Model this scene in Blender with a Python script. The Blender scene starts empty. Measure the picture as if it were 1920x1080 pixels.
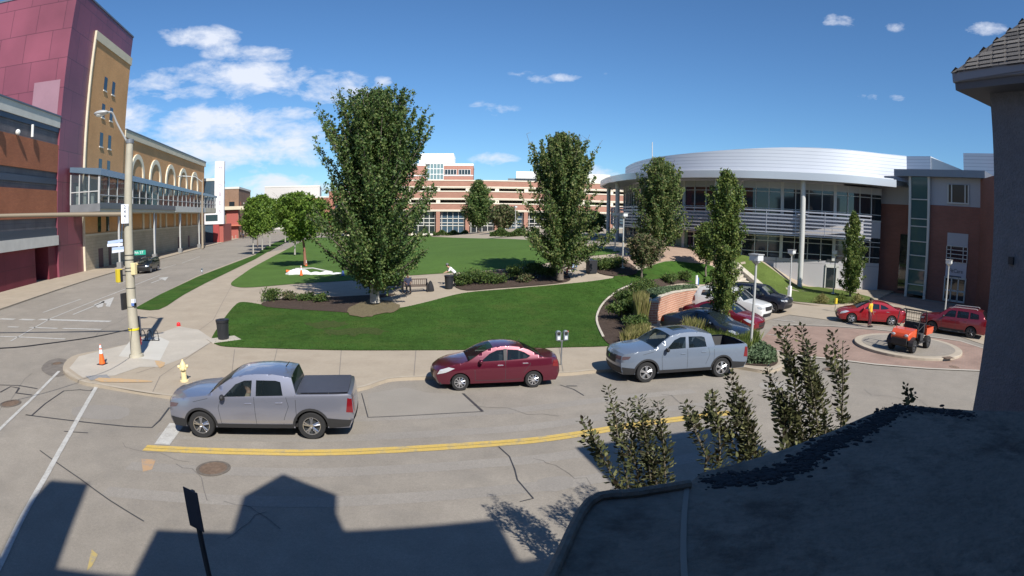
import bpy, bmesh, math, random
import numpy as np
from math import sin, cos, tan, pi, radians, sqrt, atan2, hypot
from mathutils import Vector, Matrix
from mathutils.geometry import tessellate_polygon

random.seed(7)
rng = np.random.default_rng(11)
S = bpy.context.scene
COL = S.collection

# ------------------------------------------------------------------ camera (wide-angle street camera lens)
K1, K3, PITCH, ROLL, CAMH = 0.8803, 0.017, 0.123, 0.0128, 5.8814
cam = bpy.data.objects.new('camera', bpy.data.cameras.new('camera'))
COL.objects.link(cam)
S.camera = cam
cd = cam.data
cd.type = 'PANO'
cd.sensor_width = 36
cd.clip_start = 0.05
cd.clip_end = 4000
cd.panorama_type = 'FISHEYE_LENS_POLYNOMIAL'
cd.fisheye_fov = radians(359)
cd.fisheye_polynomial_k0 = 0
cd.fisheye_polynomial_k1 = -K1 / 18
cd.fisheye_polynomial_k2 = 0
cd.fisheye_polynomial_k3 = -K3 / 18 ** 3
cd.fisheye_polynomial_k4 = 0
cam.matrix_world = Matrix.Translation((0, 0, CAMH)) @ Matrix.Rotation(pi / 2 - PITCH, 4, 'X') @ Matrix.Rotation(ROLL, 4, 'Z')

# ------------------------------------------------------------------ light
SUN_AZ, SUN_EL = radians(152), radians(42.3)     # azimuth from +y towards +x
sun = bpy.data.objects.new('sun', bpy.data.lights.new('sun', 'SUN'))
COL.objects.link(sun)
sun.data.energy = 5.0
sun.data.angle = radians(0.55)
sun.data.color = (1.0, 0.955, 0.88)
sd = Vector((sin(SUN_AZ) * cos(SUN_EL), cos(SUN_AZ) * cos(SUN_EL), sin(SUN_EL)))
sun.rotation_euler = sd.to_track_quat('Z', 'Y').to_euler()
S.view_settings.view_transform = 'Standard'
S.view_settings.look = 'None'
S.view_settings.exposure = 0.36
S.view_settings.gamma = 1
S.view_settings.use_curve_mapping = False
S.cycles.max_bounces = 6
S.cycles.transparent_max_bounces = 12
S.cycles.use_denoising = True


def ray(px, py):
    """direction in the world of a point of the 1920x1080 survey picture"""
    u = (px - 960) / 960
    v = -(py - 540) / 960
    c, s = cos(ROLL), sin(ROLL)
    u, v = c * u - s * v, s * u + c * v
    r = hypot(u, v) + 1e-9
    th = K1 * r + K3 * r ** 3
    x, z, y = sin(th) * u / r, sin(th) * v / r, cos(th)
    cp, sp = cos(PITCH), sin(PITCH)
    return Vector((x, y * cp + z * sp, -y * sp + z * cp))


# ---- sky: Nishita air plus clouds laid out by azimuth / elevation
W = bpy.data.worlds.new('World')
S.world = W
W.use_nodes = True
wt = W.node_tree
wt.nodes.clear()


def wn(t, **k):
    n = wt.nodes.new(t)
    for a, b in k.items():
        setattr(n, a, b)
    return n


def wm(op, a, b=None, c=None, clamp=False):
    n = wn('ShaderNodeMath', operation=op, use_clamp=clamp)
    for i, v in enumerate((a, b, c)):
        if v is None:
            continue
        if isinstance(v, (int, float)):
            n.inputs[i].default_value = v
        else:
            wt.links.new(v, n.inputs[i])
    return n.outputs[0]


out = wn('ShaderNodeOutputWorld')
bg = wn('ShaderNodeBackground')
bg.inputs['Strength'].default_value = 0.064
wt.links.new(bg.outputs[0], out.inputs[0])
sky = wn('ShaderNodeTexSky', sky_type='NISHITA', sun_disc=False)
sky.sun_elevation = SUN_EL
sky.sun_rotation = SUN_AZ
sky.altitude = 200
sky.air_density = 1.0
sky.dust_density = 0.15
sky.ozone_density = 2.6
tc = wn('ShaderNodeTexCoord')
sx = wn('ShaderNodeSeparateXYZ')
wt.links.new(tc.outputs['Generated'], sx.inputs[0])
az = wm('ARCTAN2', sx.outputs[0], sx.outputs[1])
el = wm('ARCSINE', sx.outputs[2])
cb = wn('ShaderNodeCombineXYZ')
wt.links.new(az, cb.inputs[0])
wt.links.new(wm('MULTIPLY', el, 2.1), cb.inputs[1])
nz = wn('ShaderNodeTexNoise')
nz.inputs['Scale'].default_value = 12
nz.inputs['Distortion'].default_value = .25
nz.inputs['Detail'].default_value = 9
nz.inputs['Roughness'].default_value = 0.62
wt.links.new(cb.outputs[0], nz.inputs['Vector'])
nz2 = wn('ShaderNodeTexNoise')
nz2.inputs['Scale'].default_value = 30
nz2.inputs['Detail'].default_value = 6
wt.links.new(cb.outputs[0], nz2.inputs['Vector'])
mask = None
# centre px, py, half width px, half height px, weight
CL = [(455, 150, 130, 30, 1.1), (630, 165, 70, 26, 1.05), (380, 70, 80, 20, .9), (470, 98, 80, 16, .9), (410, 240, 180, 38, 1.05),
      (300, 160, 60, 30, .8), (420, 285, 190, 32, 1.12), (250, 235, 60, 60, .9), (340, 308, 110, 26, .9), (520, 352, 80, 22, 1.2), (590, 355, 40, 14, 1.0),
      (930, 298, 42, 12, .9), (1062, 145, 36, 8, .8), (1577, 39, 34, 12, .85), (1850, 54, 38, 11, .8),
      (1676, 47, 20, 10, .62), (1622, 182, 26, 7, .68), (1685, 184, 18, 6, .62), (910, 205, 60, 14, .50), (1115, 330, 40, 18, .95), (1000, 145, 60, 10, .45),
      (1135, 140, 10, 5, .5), (550, 215, 40, 14, .85), (717, 152, 16, 10, .8), (30, 200, 140, 90, .9)]
for (px, py, hw, hh, wgt) in CL:
    d = ray(px, py)
    a0, e0 = atan2(d.x, d.y), math.asin(d.z)
    sa, se = hw / 960 * 0.93, hh / 960 * 0.93
    t1 = wm('POWER', wm('ABSOLUTE', wm('MULTIPLY', wm('SUBTRACT', az, a0), 1 / sa)), 2)
    t2 = wm('POWER', wm('ABSOLUTE', wm('MULTIPLY', wm('SUBTRACT', el, e0), 1 / se)), 2)
    b = wm('MULTIPLY', wm('SUBTRACT', 1.0, wm('MULTIPLY', wm('ADD', t1, t2), .55), clamp=True), wgt)
    mask = b if mask is None else wm('MAXIMUM', mask, b)
f = wm('ADD', wm('MULTIPLY', mask, 0.66), wm('MULTIPLY', wm('SUBTRACT', nz.outputs[0], 0.5), 2.0))
f = wm('ADD', f, wm('MULTIPLY', wm('SUBTRACT', nz2.outputs[0], 0.5), .3))
f = wm('MULTIPLY', wm('MULTIPLY', wm('SUBTRACT', f, 0.24), 1.9, clamp=True), wm('MULTIPLY', mask, 3.0, clamp=True), clamp=True)
f = wm('MULTIPLY', f, .92)
mx = wn('ShaderNodeMix', data_type='RGBA')
wt.links.new(f, mx.inputs['Factor'])
hz = wn('ShaderNodeMix', data_type='RGBA')      # the sky's own hue, a little deeper than the model gives
hz.blend_type = 'MULTIPLY'
hz.inputs['Factor'].default_value = 1
wt.links.new(sky.outputs[0], hz.inputs['A'])
hz.inputs['B'].default_value = (0.78, 1.16, 1.50, 1)
wt.links.new(hz.outputs['Result'], mx.inputs['A'])
mx.inputs['B'].default_value = (10.6, 11.2, 12.6, 1)
wt.links.new(mx.outputs['Result'], bg.inputs['Color'])

# ------------------------------------------------------------------ terrain
LOT = [(6.0, 27.0), (9.5, 34), (12.5, 39.2), (17.2, 45.6), (20.0, 46.6), (24.0, 44.6), (29.0, 50.0), (36.0, 54.0), (60.0, 56.0), (60.0, 5.0), (6.0, 5.0)]


def sst(a, b, x):
    t = min(1, max(0, (x - a) / (b - a)))
    return t * t * (3 - 2 * t)


def inpoly(x, y, P):
    c = False
    j = len(P) - 1
    for i in range(len(P)):
        if (P[i][1] > y) != (P[j][1] > y) and x < (P[j][0] - P[i][0]) * (y - P[i][1]) / (P[j][1] - P[i][1]) + P[i][0]:
            c = not c
        j = i
    return c


def pdist(x, y, P):
    best = 1e9
    for i in range(len(P)):
        ax, ay = P[i]
        bx, by = P[(i + 1) % len(P)]
        dx, dy = bx - ax, by - ay
        t = max(0, min(1, ((x - ax) * dx + (y - ay) * dy) / (dx * dx + dy * dy)))
        best = min(best, hypot(x - ax - dx * t, y - ay - dy * t))
    return best


def Z(x, y):
    z = 3.1 * sst(28, 62, y) * sst(-30, 12, x)
    if z < 1e-4:
        return 0.0
    if x > -3 and y < 64:
        if inpoly(x, y, LOT):
            return 0.0
        z *= sst(0, 6.8, pdist(x, y, LOT))
    return z


def G(px, py, zo=0.0):
    """where the sight line of a survey pixel meets the terrain (raised by zo)"""
    d = ray(px, py)
    lo = None
    t = 1.0
    while t < 2500:
        p = (d.x * t, d.y * t, CAMH + d.z * t)
        if p[2] < Z(p[0], p[1]) + zo:
            break
        lo = t
        t *= 1.03
    hi = t
    lo = lo or 0.5
    for _ in range(24):
        m = (lo + hi) / 2
        if CAMH + d.z * m < Z(d.x * m, d.y * m) + zo:
            hi = m
        else:
            lo = m
    return (d.x * hi, d.y * hi, CAMH + d.z * hi)


def GZ(px, py, z):
    d = ray(px, py)
    t = (z - CAMH) / d.z
    return (d.x * t, d.y * t)


def zat(px, py, x, y):
    """height seen at survey pixel on a vertical at plan distance of (x, y)"""
    d = ray(px, py)
    return CAMH + d.z / hypot(d.x, d.y) * hypot(x, y)


# ------------------------------------------------------------------ materials
MATS = {}


def mat(name, rgb, rough=.8, metal=0, vary=None, bump=None, spec=.5, coat=0, stain=None, island=None, trans=0, alpha=1, coords='Object', objrand=0):
    """vary=(scale, amount) brightness noise; bump=(scale, strength); stain=(scale, rgb, amount)"""
    if name in MATS:
        return MATS[name]
    m = bpy.data.materials.new(name)
    m.use_nodes = True
    nt = m.node_tree
    b = nt.nodes['Principled BSDF']
    b.inputs['Base Color'].default_value = (*rgb, 1)
    b.inputs['Roughness'].default_value = rough
    b.inputs['Metallic'].default_value = metal
    b.inputs['Specular IOR Level'].default_value = spec
    b.inputs['Coat Weight'].default_value = coat
    b.inputs['Coat Roughness'].default_value = .06
    if alpha < 1:
        b.inputs['Alpha'].default_value = alpha
    tcn = nt.nodes.new('ShaderNodeTexCoord')
    col = None
    if vary or stain or island or objrand:
        last = nt.nodes.new('ShaderNodeRGB')
        last.outputs[0].default_value = (*rgb, 1)
        col = last.outputs[0]
    if island:
        g = nt.nodes.new('ShaderNodeNewGeometry')
        cr = nt.nodes.new('ShaderNodeValToRGB')
        cr.color_ramp.elements[0].color = (*island[0], 1)
        cr.color_ramp.elements[1].color = (*island[1], 1)
        if len(island) > 2:
            e = cr.color_ramp.elements.new(.5)
            e.color = (*island[2], 1)
        nt.links.new(g.outputs['Random Per Island'], cr.inputs[0])
        col = cr.outputs[0]
    if vary:
        for k, (sc, am) in enumerate(vary if isinstance(vary[0], tuple) else [vary]):
            n = nt.nodes.new('ShaderNodeTexNoise')
            n.inputs['Scale'].default_value = sc
            n.inputs['Detail'].default_value = 6
            n.inputs['Roughness'].default_value = .65
            nt.links.new(tcn.outputs[coords], n.inputs['Vector'])
            mr = nt.nodes.new('ShaderNodeMapRange')
            mr.inputs['From Min'].default_value = .28
            mr.inputs['From Max'].default_value = .72
            mr.inputs['To Min'].default_value = 1 - am
            mr.inputs['To Max'].default_value = 1 + am
            nt.links.new(n.outputs[0], mr.inputs[0])
            v = nt.nodes.new('ShaderNodeVectorMath')
            v.operation = 'SCALE'
            nt.links.new(col, v.inputs[0])
            nt.links.new(mr.outputs[0], v.inputs['Scale'])
            col = v.outputs[0]
    if stain:
        n = nt.nodes.new('ShaderNodeTexNoise')
        n.inputs['Scale'].default_value = stain[0]
        n.inputs['Detail'].default_value = 8
        n.inputs['Roughness'].default_value = .7
        nt.links.new(tcn.outputs[coords], n.inputs['Vector'])
        cr = nt.nodes.new('ShaderNodeValToRGB')
        cr.color_ramp.elements[0].position = .5
        cr.color_ramp.elements[0].color = (0, 0, 0, 1)
        cr.color_ramp.elements[1].position = .66
        cr.color_ramp.elements[1].color = (stain[2],) * 3 + (1,)
        nt.links.new(n.outputs[0], cr.inputs[0])
        mm = nt.nodes.new('ShaderNodeMix')
        mm.data_type = 'RGBA'
        nt.links.new(cr.outputs[0], mm.inputs['Factor'])
        nt.links.new(col, mm.inputs['A'])
        mm.inputs['B'].default_value = (*stain[1], 1)
        col = mm.outputs['Result']
    if col is not None:
        nt.links.new(col, b.inputs['Base Color'])
    if bump:
        n = nt.nodes.new('ShaderNodeTexNoise')
        n.inputs['Scale'].default_value = bump[0]
        n.inputs['Detail'].default_value = 5
        nt.links.new(tcn.outputs[coords], n.inputs['Vector'])
        bp = nt.nodes.new('ShaderNodeBump')
        bp.inputs['Strength'].default_value = bump[1]
        bp.inputs['Distance'].default_value = .05
        nt.links.new(n.outputs[0], bp.inputs['Height'])
        nt.links.new(bp.outputs[0], b.inputs['Normal'])
    if trans:
        tr = nt.nodes.new('ShaderNodeBsdfTranslucent')
        mxs = nt.nodes.new('ShaderNodeMixShader')
        mxs.inputs[0].default_value = trans
        if col is not None:
            nt.links.new(col, tr.inputs[0])
        nt.links.new(b.outputs[0], mxs.inputs[1])
        nt.links.new(tr.outputs[0], mxs.inputs[2])
        o = [x for x in nt.nodes if x.type == 'OUTPUT_MATERIAL'][0]
        nt.links.new(mxs.outputs[0], o.inputs[0])
    MATS[name] = m
    return m


def brickmat(name, c1, c2, mortar, bw=.22, bh=.075, ms=.012, offset=.5, rough=.85, metal=0, flat=False, vary=None, spec=.3, bumpy=.3):
    """courses wrapped round any upright face (u = x + y, v = z of the object); flat=True lays them on the ground"""
    if name in MATS:
        return MATS[name]
    m = bpy.data.materials.new(name)
    m.use_nodes = True
    nt = m.node_tree
    b = nt.nodes['Principled BSDF']
    b.inputs['Roughness'].default_value = rough
    b.inputs['Metallic'].default_value = metal
    b.inputs['Specular IOR Level'].default_value = spec
    tcn = nt.nodes.new('ShaderNodeTexCoord')
    br = nt.nodes.new('ShaderNodeTexBrick')
    br.offset = offset
    br.inputs['Color1'].default_value = (*c1, 1)
    br.inputs['Color2'].default_value = (*c2, 1)
    br.inputs['Mortar'].default_value = (*mortar, 1)
    br.inputs['Scale'].default_value = 1
    br.inputs['Mortar Size'].default_value = ms
    br.inputs['Mortar Smooth'].default_value = .3
    br.inputs['Brick Width'].default_value = bw
    br.inputs['Row Height'].default_value = bh
    if flat:
        nt.links.new(tcn.outputs['Object'], br.inputs['Vector'])
    else:
        sp = nt.nodes.new('ShaderNodeSeparateXYZ')
        nt.links.new(tcn.outputs['Object'], sp.inputs[0])
        ad = nt.nodes.new('ShaderNodeMath')
        ad.operation = 'ADD'
        nt.links.new(sp.outputs[0], ad.inputs[0])
        nt.links.new(sp.outputs[1], ad.inputs[1])
        cb = nt.nodes.new('ShaderNodeCombineXYZ')
        nt.links.new(ad.outputs[0], cb.inputs[0])
        nt.links.new(sp.outputs[2], cb.inputs[1])
        nt.links.new(cb.outputs[0], br.inputs['Vector'])
    col = br.outputs['Color']
    n = nt.nodes.new('ShaderNodeTexNoise')
    n.inputs['Scale'].default_value = (vary or (.7, .15))[0]
    n.inputs['Detail'].default_value = 7
    nt.links.new(tcn.outputs['Object'], n.inputs['Vector'])
    mr = nt.nodes.new('ShaderNodeMapRange')
    a = (vary or (.7, .15))[1]
    mr.inputs['From Min'].default_value = .3
    mr.inputs['From Max'].default_value = .7
    mr.inputs['To Min'].default_value = 1 - a
    mr.inputs['To Max'].default_value = 1 + a
    nt.links.new(n.outputs[0], mr.inputs[0])
    v = nt.nodes.new('ShaderNodeVectorMath')
    v.operation = 'SCALE'
    nt.links.new(col, v.inputs[0])
    nt.links.new(mr.outputs[0], v.inputs['Scale'])
    nt.links.new(v.outputs[0], b.inputs['Base Color'])
    bp = nt.nodes.new('ShaderNodeBump')
    bp.inputs['Strength'].default_value = bumpy
    bp.inputs['Distance'].default_value = .01
    nt.links.new(br.outputs['Fac'], bp.inputs['Height'])
    bp.invert = True
    nt.links.new(bp.outputs[0], b.inputs['Normal'])
    MATS[name] = m
    return m


def glassmat(name, rgb=(.02, .03, .04), rough=.04, see=0.0):
    if name in MATS:
        return MATS[name]
    m = bpy.data.materials.new(name)
    m.use_nodes = True
    nt = m.node_tree
    b = nt.nodes['Principled BSDF']
    b.inputs['Base Color'].default_value = (*rgb, 1)
    b.inputs['Roughness'].default_value = rough
    b.inputs['Specular IOR Level'].default_value = .9
    if see:
        t = nt.nodes.new('ShaderNodeBsdfTransparent')
        t.inputs[0].default_value = (.72, .8, .82, 1)
        mxs = nt.nodes.new('ShaderNodeMixShader')
        mxs.inputs[0].default_value = see
        nt.links.new(b.outputs[0], mxs.inputs[1])
        nt.links.new(t.outputs[0], mxs.inputs[2])
        o = [x for x in nt.nodes if x.type == 'OUTPUT_MATERIAL'][0]
        nt.links.new(mxs.outputs[0], o.inputs[0])
    MATS[name] = m
    return m


# ------------------------------------------------------------------ objects
def tag(o, label=None, cat=None, group=None, kind=None):
    if label:
        o['label'] = label
    if cat:
        o['category'] = cat
    if group:
        o['group'] = group
    if kind:
        o['kind'] = kind
    return o


def thing(name, label, cat, loc=(0, 0, 0), rz=0.0, group=None):
    o = bpy.data.objects.new(name, None)
    COL.objects.link(o)
    o.location = loc
    o.rotation_euler = (0, 0, rz)
    o.empty_display_size = .2
    return tag(o, label, cat, group)


class MB:
    def __init__(s):
        s.v, s.f, s.m = [], [], []

    def add(s, vs, fs, mi=0):
        b = len(s.v)
        s.v += [tuple(v) for v in vs]
        s.f += [tuple(i + b for i in f) for f in fs]
        s.m += [mi] * len(fs)
        return s

    def box(s, x0, x1, y0, y1, z0, z1, mi=0, M=None):
        vs = [(x, y, z) for z in (z0, z1) for y in (y0, y1) for x in (x0, x1)]
        if M is not None:
            vs = [M @ Vector(v) for v in vs]
        return s.add(vs, [(0, 2, 3, 1), (4, 5, 7, 6), (0, 1, 5, 4), (2, 6, 7, 3), (0, 4, 6, 2), (1, 3, 7, 5)], mi)

    def prism(s, P, z0, z1, mi=0):
        n = len(P)
        ar = sum(P[i][0] * P[(i + 1) % n][1] - P[(i + 1) % n][0] * P[i][1] for i in range(n))
        if ar < 0:
            P = P[::-1]
        zz0 = z0 if callable(z0) else (lambda x, y: z0)
        zz1 = z1 if callable(z1) else (lambda x, y: z1)
        vs = [(x, y, zz0(x, y)) for x, y in P] + [(x, y, zz1(x, y)) for x, y in P]
        tri = tessellate_polygon([[Vector((x, y, 0)) for x, y in P]])
        fs = []
        for t in tri:
            a, b, c = t
            k = (P[b][0] - P[a][0]) * (P[c][1] - P[a][1]) - (P[c][0] - P[a][0]) * (P[b][1] - P[a][1])
            if k < 0:
                a, b, c = a, c, b
            fs.append((a + n, b + n, c + n))
            fs.append((c, b, a))
        for i in range(n):
            j = (i + 1) % n
            fs.append((i, j, j + n, i + n))
        return s.add(vs, fs, mi)

    def quad(s, a, b, c, d, mi=0):
        return s.add([a, b, c, d], [(0, 1, 2, 3)], mi)

    def tube(s, pts, r, n=8, mi=0, cap=True):
        pts = [Vector(p) for p in pts]
        R = r if isinstance(r, (list, tuple)) else [r] * len(pts)
        vs, fs = [], []
        for i, p in enumerate(pts):
            if i == 0:
                d = pts[1] - p
            elif i == len(pts) - 1:
                d = p - pts[i - 1]
            else:
                d = (pts[i + 1] - pts[i - 1])
            d.normalize()
            a = d.cross(Vector((0, 0, 1)) if abs(d.z) < .9 else Vector((1, 0, 0))).normalized()
            b = d.cross(a)
            for k in range(n):
                t = 2 * pi * k / n
                vs.append(p + (a * cos(t) + b * sin(t)) * R[i])
        for i in range(len(pts) - 1):
            for k in range(n):
                q = (k + 1) % n
                fs.append((i * n + k, i * n + q, (i + 1) * n + q, (i + 1) * n + k))
        if cap:
            fs.append(tuple(range(n)))
            fs.append(tuple(reversed(range((len(pts) - 1) * n, len(pts) * n))))
        return s.add(vs, fs, mi)

    def lathe(s, prof, n=20, c=(0, 0, 0), axis='z', mi=0):
        vs, fs = [], []
        for (r, h) in prof:
            for k in range(n):
                t = 2 * pi * k / n
                a, b = r * cos(t), r * sin(t)
                if axis == 'z':
                    vs.append((c[0] + a, c[1] + b, c[2] + h))
                elif axis == 'y':
                    vs.append((c[0] + a, c[1] + h, c[2] + b))
                else:
                    vs.append((c[0] + h, c[1] + a, c[2] + b))
        for i in range(len(prof) - 1):
            for k in range(n):
                q = (k + 1) % n
                fs.append((i * n + k, i * n + q, (i + 1) * n + q, (i + 1) * n + k))
        if prof[0] == prof[-1]:
            return s.add(vs, fs, mi)
        if prof[0][0] > 1e-5:
            fs.append(tuple(range(n)))
        if prof[-1][0] > 1e-5:
            fs.append(tuple(range((len(prof) - 1) * n, len(prof) * n)))
        return s.add(vs, fs, mi)

    def ell(s, c, r, n=10, m=7, mi=0):
        prof = [(max(1e-6, sin(pi * i / m)), -cos(pi * i / m)) for i in range(m + 1)]
        b = len(s.v)
        s.lathe([(a, h) for a, h in prof], n, mi=mi)
        for i in range(b, len(s.v)):
            x, y, z = s.v[i]
            s.v[i] = (c[0] + x * r[0], c[1] + y * r[1], c[2] + z * r[2])
        return s

    def build(s, name, mats, parent=None, smooth=False, bevel=0, fix=True, angle=40):
        me = bpy.data.meshes.new(name)
        me.from_pydata(s.v, [], s.f)
        if not isinstance(mats, (list, tuple)):
            mats = [mats]
        for m in mats:
            me.materials.append(m)
        if len(mats) > 1:
            me.polygons.foreach_set('material_index', s.m)
        if fix:
            bm = bmesh.new()
            bm.from_mesh(me)
            bmesh.ops.remove_doubles(bm, verts=bm.verts, dist=1e-5)
            bmesh.ops.recalc_face_normals(bm, faces=bm.faces)
            bm.to_mesh(me)
            bm.free()
        if smooth:
            me.shade_smooth()
            me.set_sharp_from_angle(angle=radians(angle))
        me.update()
        o = bpy.data.objects.new(name, me)
        COL.objects.link(o)
        if parent is not None:
            o.parent = parent
        if bevel:
            b = o.modifiers.new('bevel', 'BEVEL')
            b.width = bevel
            b.segments = 2
            b.limit_method = 'ANGLE'
            b.harden_normals = False
        return o


def one(mb, name, mats, label, cat, loc=(0, 0, 0), rz=0, group=None, **k):
    o = mb.build(name, mats, None, **k)
    o.location = loc
    o.rotation_euler = (0, 0, rz)
    return tag(o, label, cat, group)


def copy_tree(o, parent=None):
    c = o.copy()
    COL.objects.link(c)
    if parent is not None:
        c.parent = parent
    for ch in o.children:
        copy_tree(ch, c)
    return c


# ---- draped ground sheets
GX = [-900, -500, -300, -200, -150, -120, -100, -85, -72, -62] + [-54 + 4 * i for i in range(7)] + [-27 + 1.5 * i for i in range(63)] + [70, 80, 95, 120, 160, 250, 500, 900]
GY = [-60, -30, -10, 0, 6, 12, 18, 22] + [25 + 1.5 * i for i in range(28)] + [69, 72, 76, 82, 90, 100, 112, 125, 140, 160, 200, 260, 400, 900]


def drape(name, P, mats, zo, skirt=0.0, kind='structure', parent=None, px=True, zref=None, holes=()):
    """a sheet over the terrain with its outline given in survey pixels (or plan metres), zo above the ground"""
    if px:
        P = [G(a, b, zo if zref is None else zref)[:2] if not (isinstance(a, tuple)) else a for a, b in P]
    P = [tuple(p) for p in P]
    bm = bmesh.new()
    loops = [P] + [list(h) for h in holes]
    allv = [bm.verts.new((x, y, 0)) for L in loops for x, y in L]
    tri = tessellate_polygon([[Vector((x, y, 0)) for x, y in L] for L in loops])
    for t in tri:
        try:
            f = bm.faces.new([allv[i] for i in t])
        except ValueError:
            pass
    xs = [v.co.x for v in bm.verts]
    ys = [v.co.y for v in bm.verts]
    flat = all(Z(x, y) == 0 for x, y in P) and len(P) < 400 and max(ys) < 60
    if not flat or (max(xs) > 5 and max(ys) > 30):
        for g, ax, lo, hi in ((GX, 0, min(xs), max(xs)), (GY, 1, min(ys), max(ys))):
            for c in g:
                if lo < c < hi:
                    co = (c, 0, 0) if ax == 0 else (0, c, 0)
                    no = (1, 0, 0) if ax == 0 else (0, 1, 0)
                    bmesh.ops.bisect_plane(bm, geom=bm.verts[:] + bm.edges[:] + bm.faces[:], plane_co=co, plane_no=no, dist=1e-5)
    for v in bm.verts:
        v.co.z = Z(v.co.x, v.co.y) + zo
    bmesh.ops.recalc_face_normals(bm, faces=bm.faces)
    for f in bm.faces:
        if f.normal.z < 0:
            f.normal_flip()
    if skirt:
        be = [e for e in bm.edges if len(e.link_faces) == 1]
        r = bmesh.ops.extrude_edge_only(bm, edges=be)
        for v in [x for x in r['geom'] if isinstance(x, bmesh.types.BMVert)]:
            v.co.z -= skirt
    me = bpy.data.meshes.new(name)
    bm.to_mesh(me)
    bm.free()
    me.materials.append(mats)
    me.shade_smooth()
    me.set_sharp_from_angle(angle=radians(35))
    o = bpy.data.objects.new(name, me)
    COL.objects.link(o)
    if parent:
        o.parent = parent
    elif kind:
        o['kind'] = kind
    return o


def strip(pts, w, px=True, z=0.0):
    """outline of a painted line of width w along pts"""
    P = [Vector(G(a, b, z)[:2]) if px else Vector((a, b)) for a, b in pts]
    L, R = [], []
    for i, p in enumerate(P):
        d = (P[min(i + 1, len(P) - 1)] - P[max(i - 1, 0)]).normalized()
        n = Vector((-d.y, d.x)) * w / 2
        L.append(tuple(p + n))
        R.append(tuple(p - n))
    return L + R[::-1]


def ragged(P, amp, k=5, closed=True):
    rr = random.Random(len(P) * 7 + int(P[0][0]))
    return [(x + rr.uniform(-amp, amp), y + rr.uniform(-amp, amp) * .6) for x, y in smooth_curve(P, k, closed)]


def smooth_curve(P, k=6, closed=False):
    out = []
    n = len(P)
    rngn = n if closed else n - 1
    for i in range(rngn):
        if closed:
            p0, p1, p2, p3 = P[(i - 1) % n], P[i], P[(i + 1) % n], P[(i + 2) % n]
        else:
            p0, p1, p2, p3 = P[max(i - 1, 0)], P[i], P[i + 1], P[min(i + 2, n - 1)]
        for j in range(k):
            t = j / k
            out.append(tuple(.5 * ((2 * b) + (c - a) * t + (2 * a - 5 * b + 4 * c - d) * t * t + (-a + 3 * b - 3 * c + d) * t ** 3) for a, b, c, d in zip(p0, p1, p2, p3)))
    if not closed:
        out.append(tuple(P[-1]))
    return out
# ------------------------------------------------------------------ ground
ASPH = mat('asphalt_aged', (.272, .243, .205), .92, vary=((.16, .13), (1.3, .08), (9, .07), (20, .12), (60, .22)), bump=(90, .25), stain=(.55, (.19, .175, .155), .35), spec=.25)
ASPH2 = mat('asphalt_street', (.235, .23, .225), .92, vary=((.3, .12), (8, .08), (60, .1)), bump=(90, .2), stain=(.4, (.17, .17, .165), .4), spec=.25)
CONC = mat('concrete_walk', (.37, .312, .24), .9, vary=((.5, .09), (9, .06)), bump=(60, .12), stain=(.8, (.28, .225, .165), .3), spec=.25)
CONCL = mat('concrete_new', (.44, .40, .34), .9, vary=((.6, .10), (9, .06)), bump=(60, .12), spec=.25)
KERB = mat('concrete_kerb', (.40, .345, .27), .9, vary=((1.2, .12),), spec=.25)
GRASS = mat('grass', (.044, .098, .017), .95, vary=((.35, .26), (2.2, .24), (9, .2), (30, .30)), bump=(40, .8), stain=(.45, (.070, .108, .024), .75), spec=.1)
GRASSB = mat('grass_far', (.078, .142, .032), .95, vary=((.25, .14), (3.0, .12), (20, .2)), bump=(40, .6), spec=.1)
GRASSD = mat('grass_slope', (.10, .14, .035), .95, vary=((.5, .2), (6, .2)), bump=(40, .6), spec=.1)
MULCH = mat('mulch', (.085, .062, .050), .95, vary=((8, .3), (40, .4)), bump=(50, 1.0), spec=.1)
DIRT = mat('dirt_patch', (.17, .14, .085), .95, vary=((8, .3), (40, .35)), bump=(50, .8), spec=.1)
WHITE = mat('paint_white', (.47, .46, .43), .7, vary=((3, .12), (30, .15)), stain=(3.5, (.33, .31, .28), .95))
YELL = mat('paint_yellow', (.56, .39, .10), .7, vary=((3, .12), (30, .15)), stain=(3, (.33, .275, .17), 1.0))
TAR = mat('tar', (.045, .045, .047), .6, vary=((6, .3),))
BRPAV = brickmat('brick_paving', (.32, .215, .17), (.28, .19, .15), (.24, .19, .16), .24, .12, .012, flat=True)
STONE = mat('pale_stone', (.50, .45, .37), .9, vary=((2, .18), (12, .15)), bump=(20, .5))

P = [(-900, -60), (900, -60), (900, 900), (-900, 900)]
drape('ground', P, ASPH, 0.0, px=False)

# the park block: a raised concrete slab that everything in the park lies on
far = [(28, 150), (-38, 152)]
SLAB = [G(*q, .12)[:2] for q in smooth_curve([(262, 640), (195, 655), (135, 668), (118, 694), (150, 714), (190, 722), (315, 742)], 4)]
SLAB += [G(*q, .12)[:2] for q in smooth_curve([(420, 748), (560, 746), (675, 727), (713, 715), (752, 708), (900, 704), (1061, 699), (1119, 694), (1250, 689), (1340, 687), (1378, 686), (1431, 694), (1461, 690), (1472, 677), (1462, 661), (1425, 640)], 4)]
SLAB += [G(*q, .12)[:2] for q in [(1380, 622), (1320, 606), (1250, 628), (1218, 628), (1207, 600), (1228, 596), (1262, 585), (1312, 567)]]
SLAB += [(17.2, 46.2), (20.0, 46.9)]
SLAB += [G(*q, .12)[:2] for q in smooth_curve([(1440, 558), (1491, 567), (1560, 573), (1640, 563)], 3)]
SLAB += [(40.0, 50.0), (60, 56), (70, 150)] + far
SLAB += [G(*q, .12)[:2] for q in [(478, 476), (370, 517), (252, 577)]]
slab = drape('pavement', SLAB, CONC, .12, skirt=.14, px=False)

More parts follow.
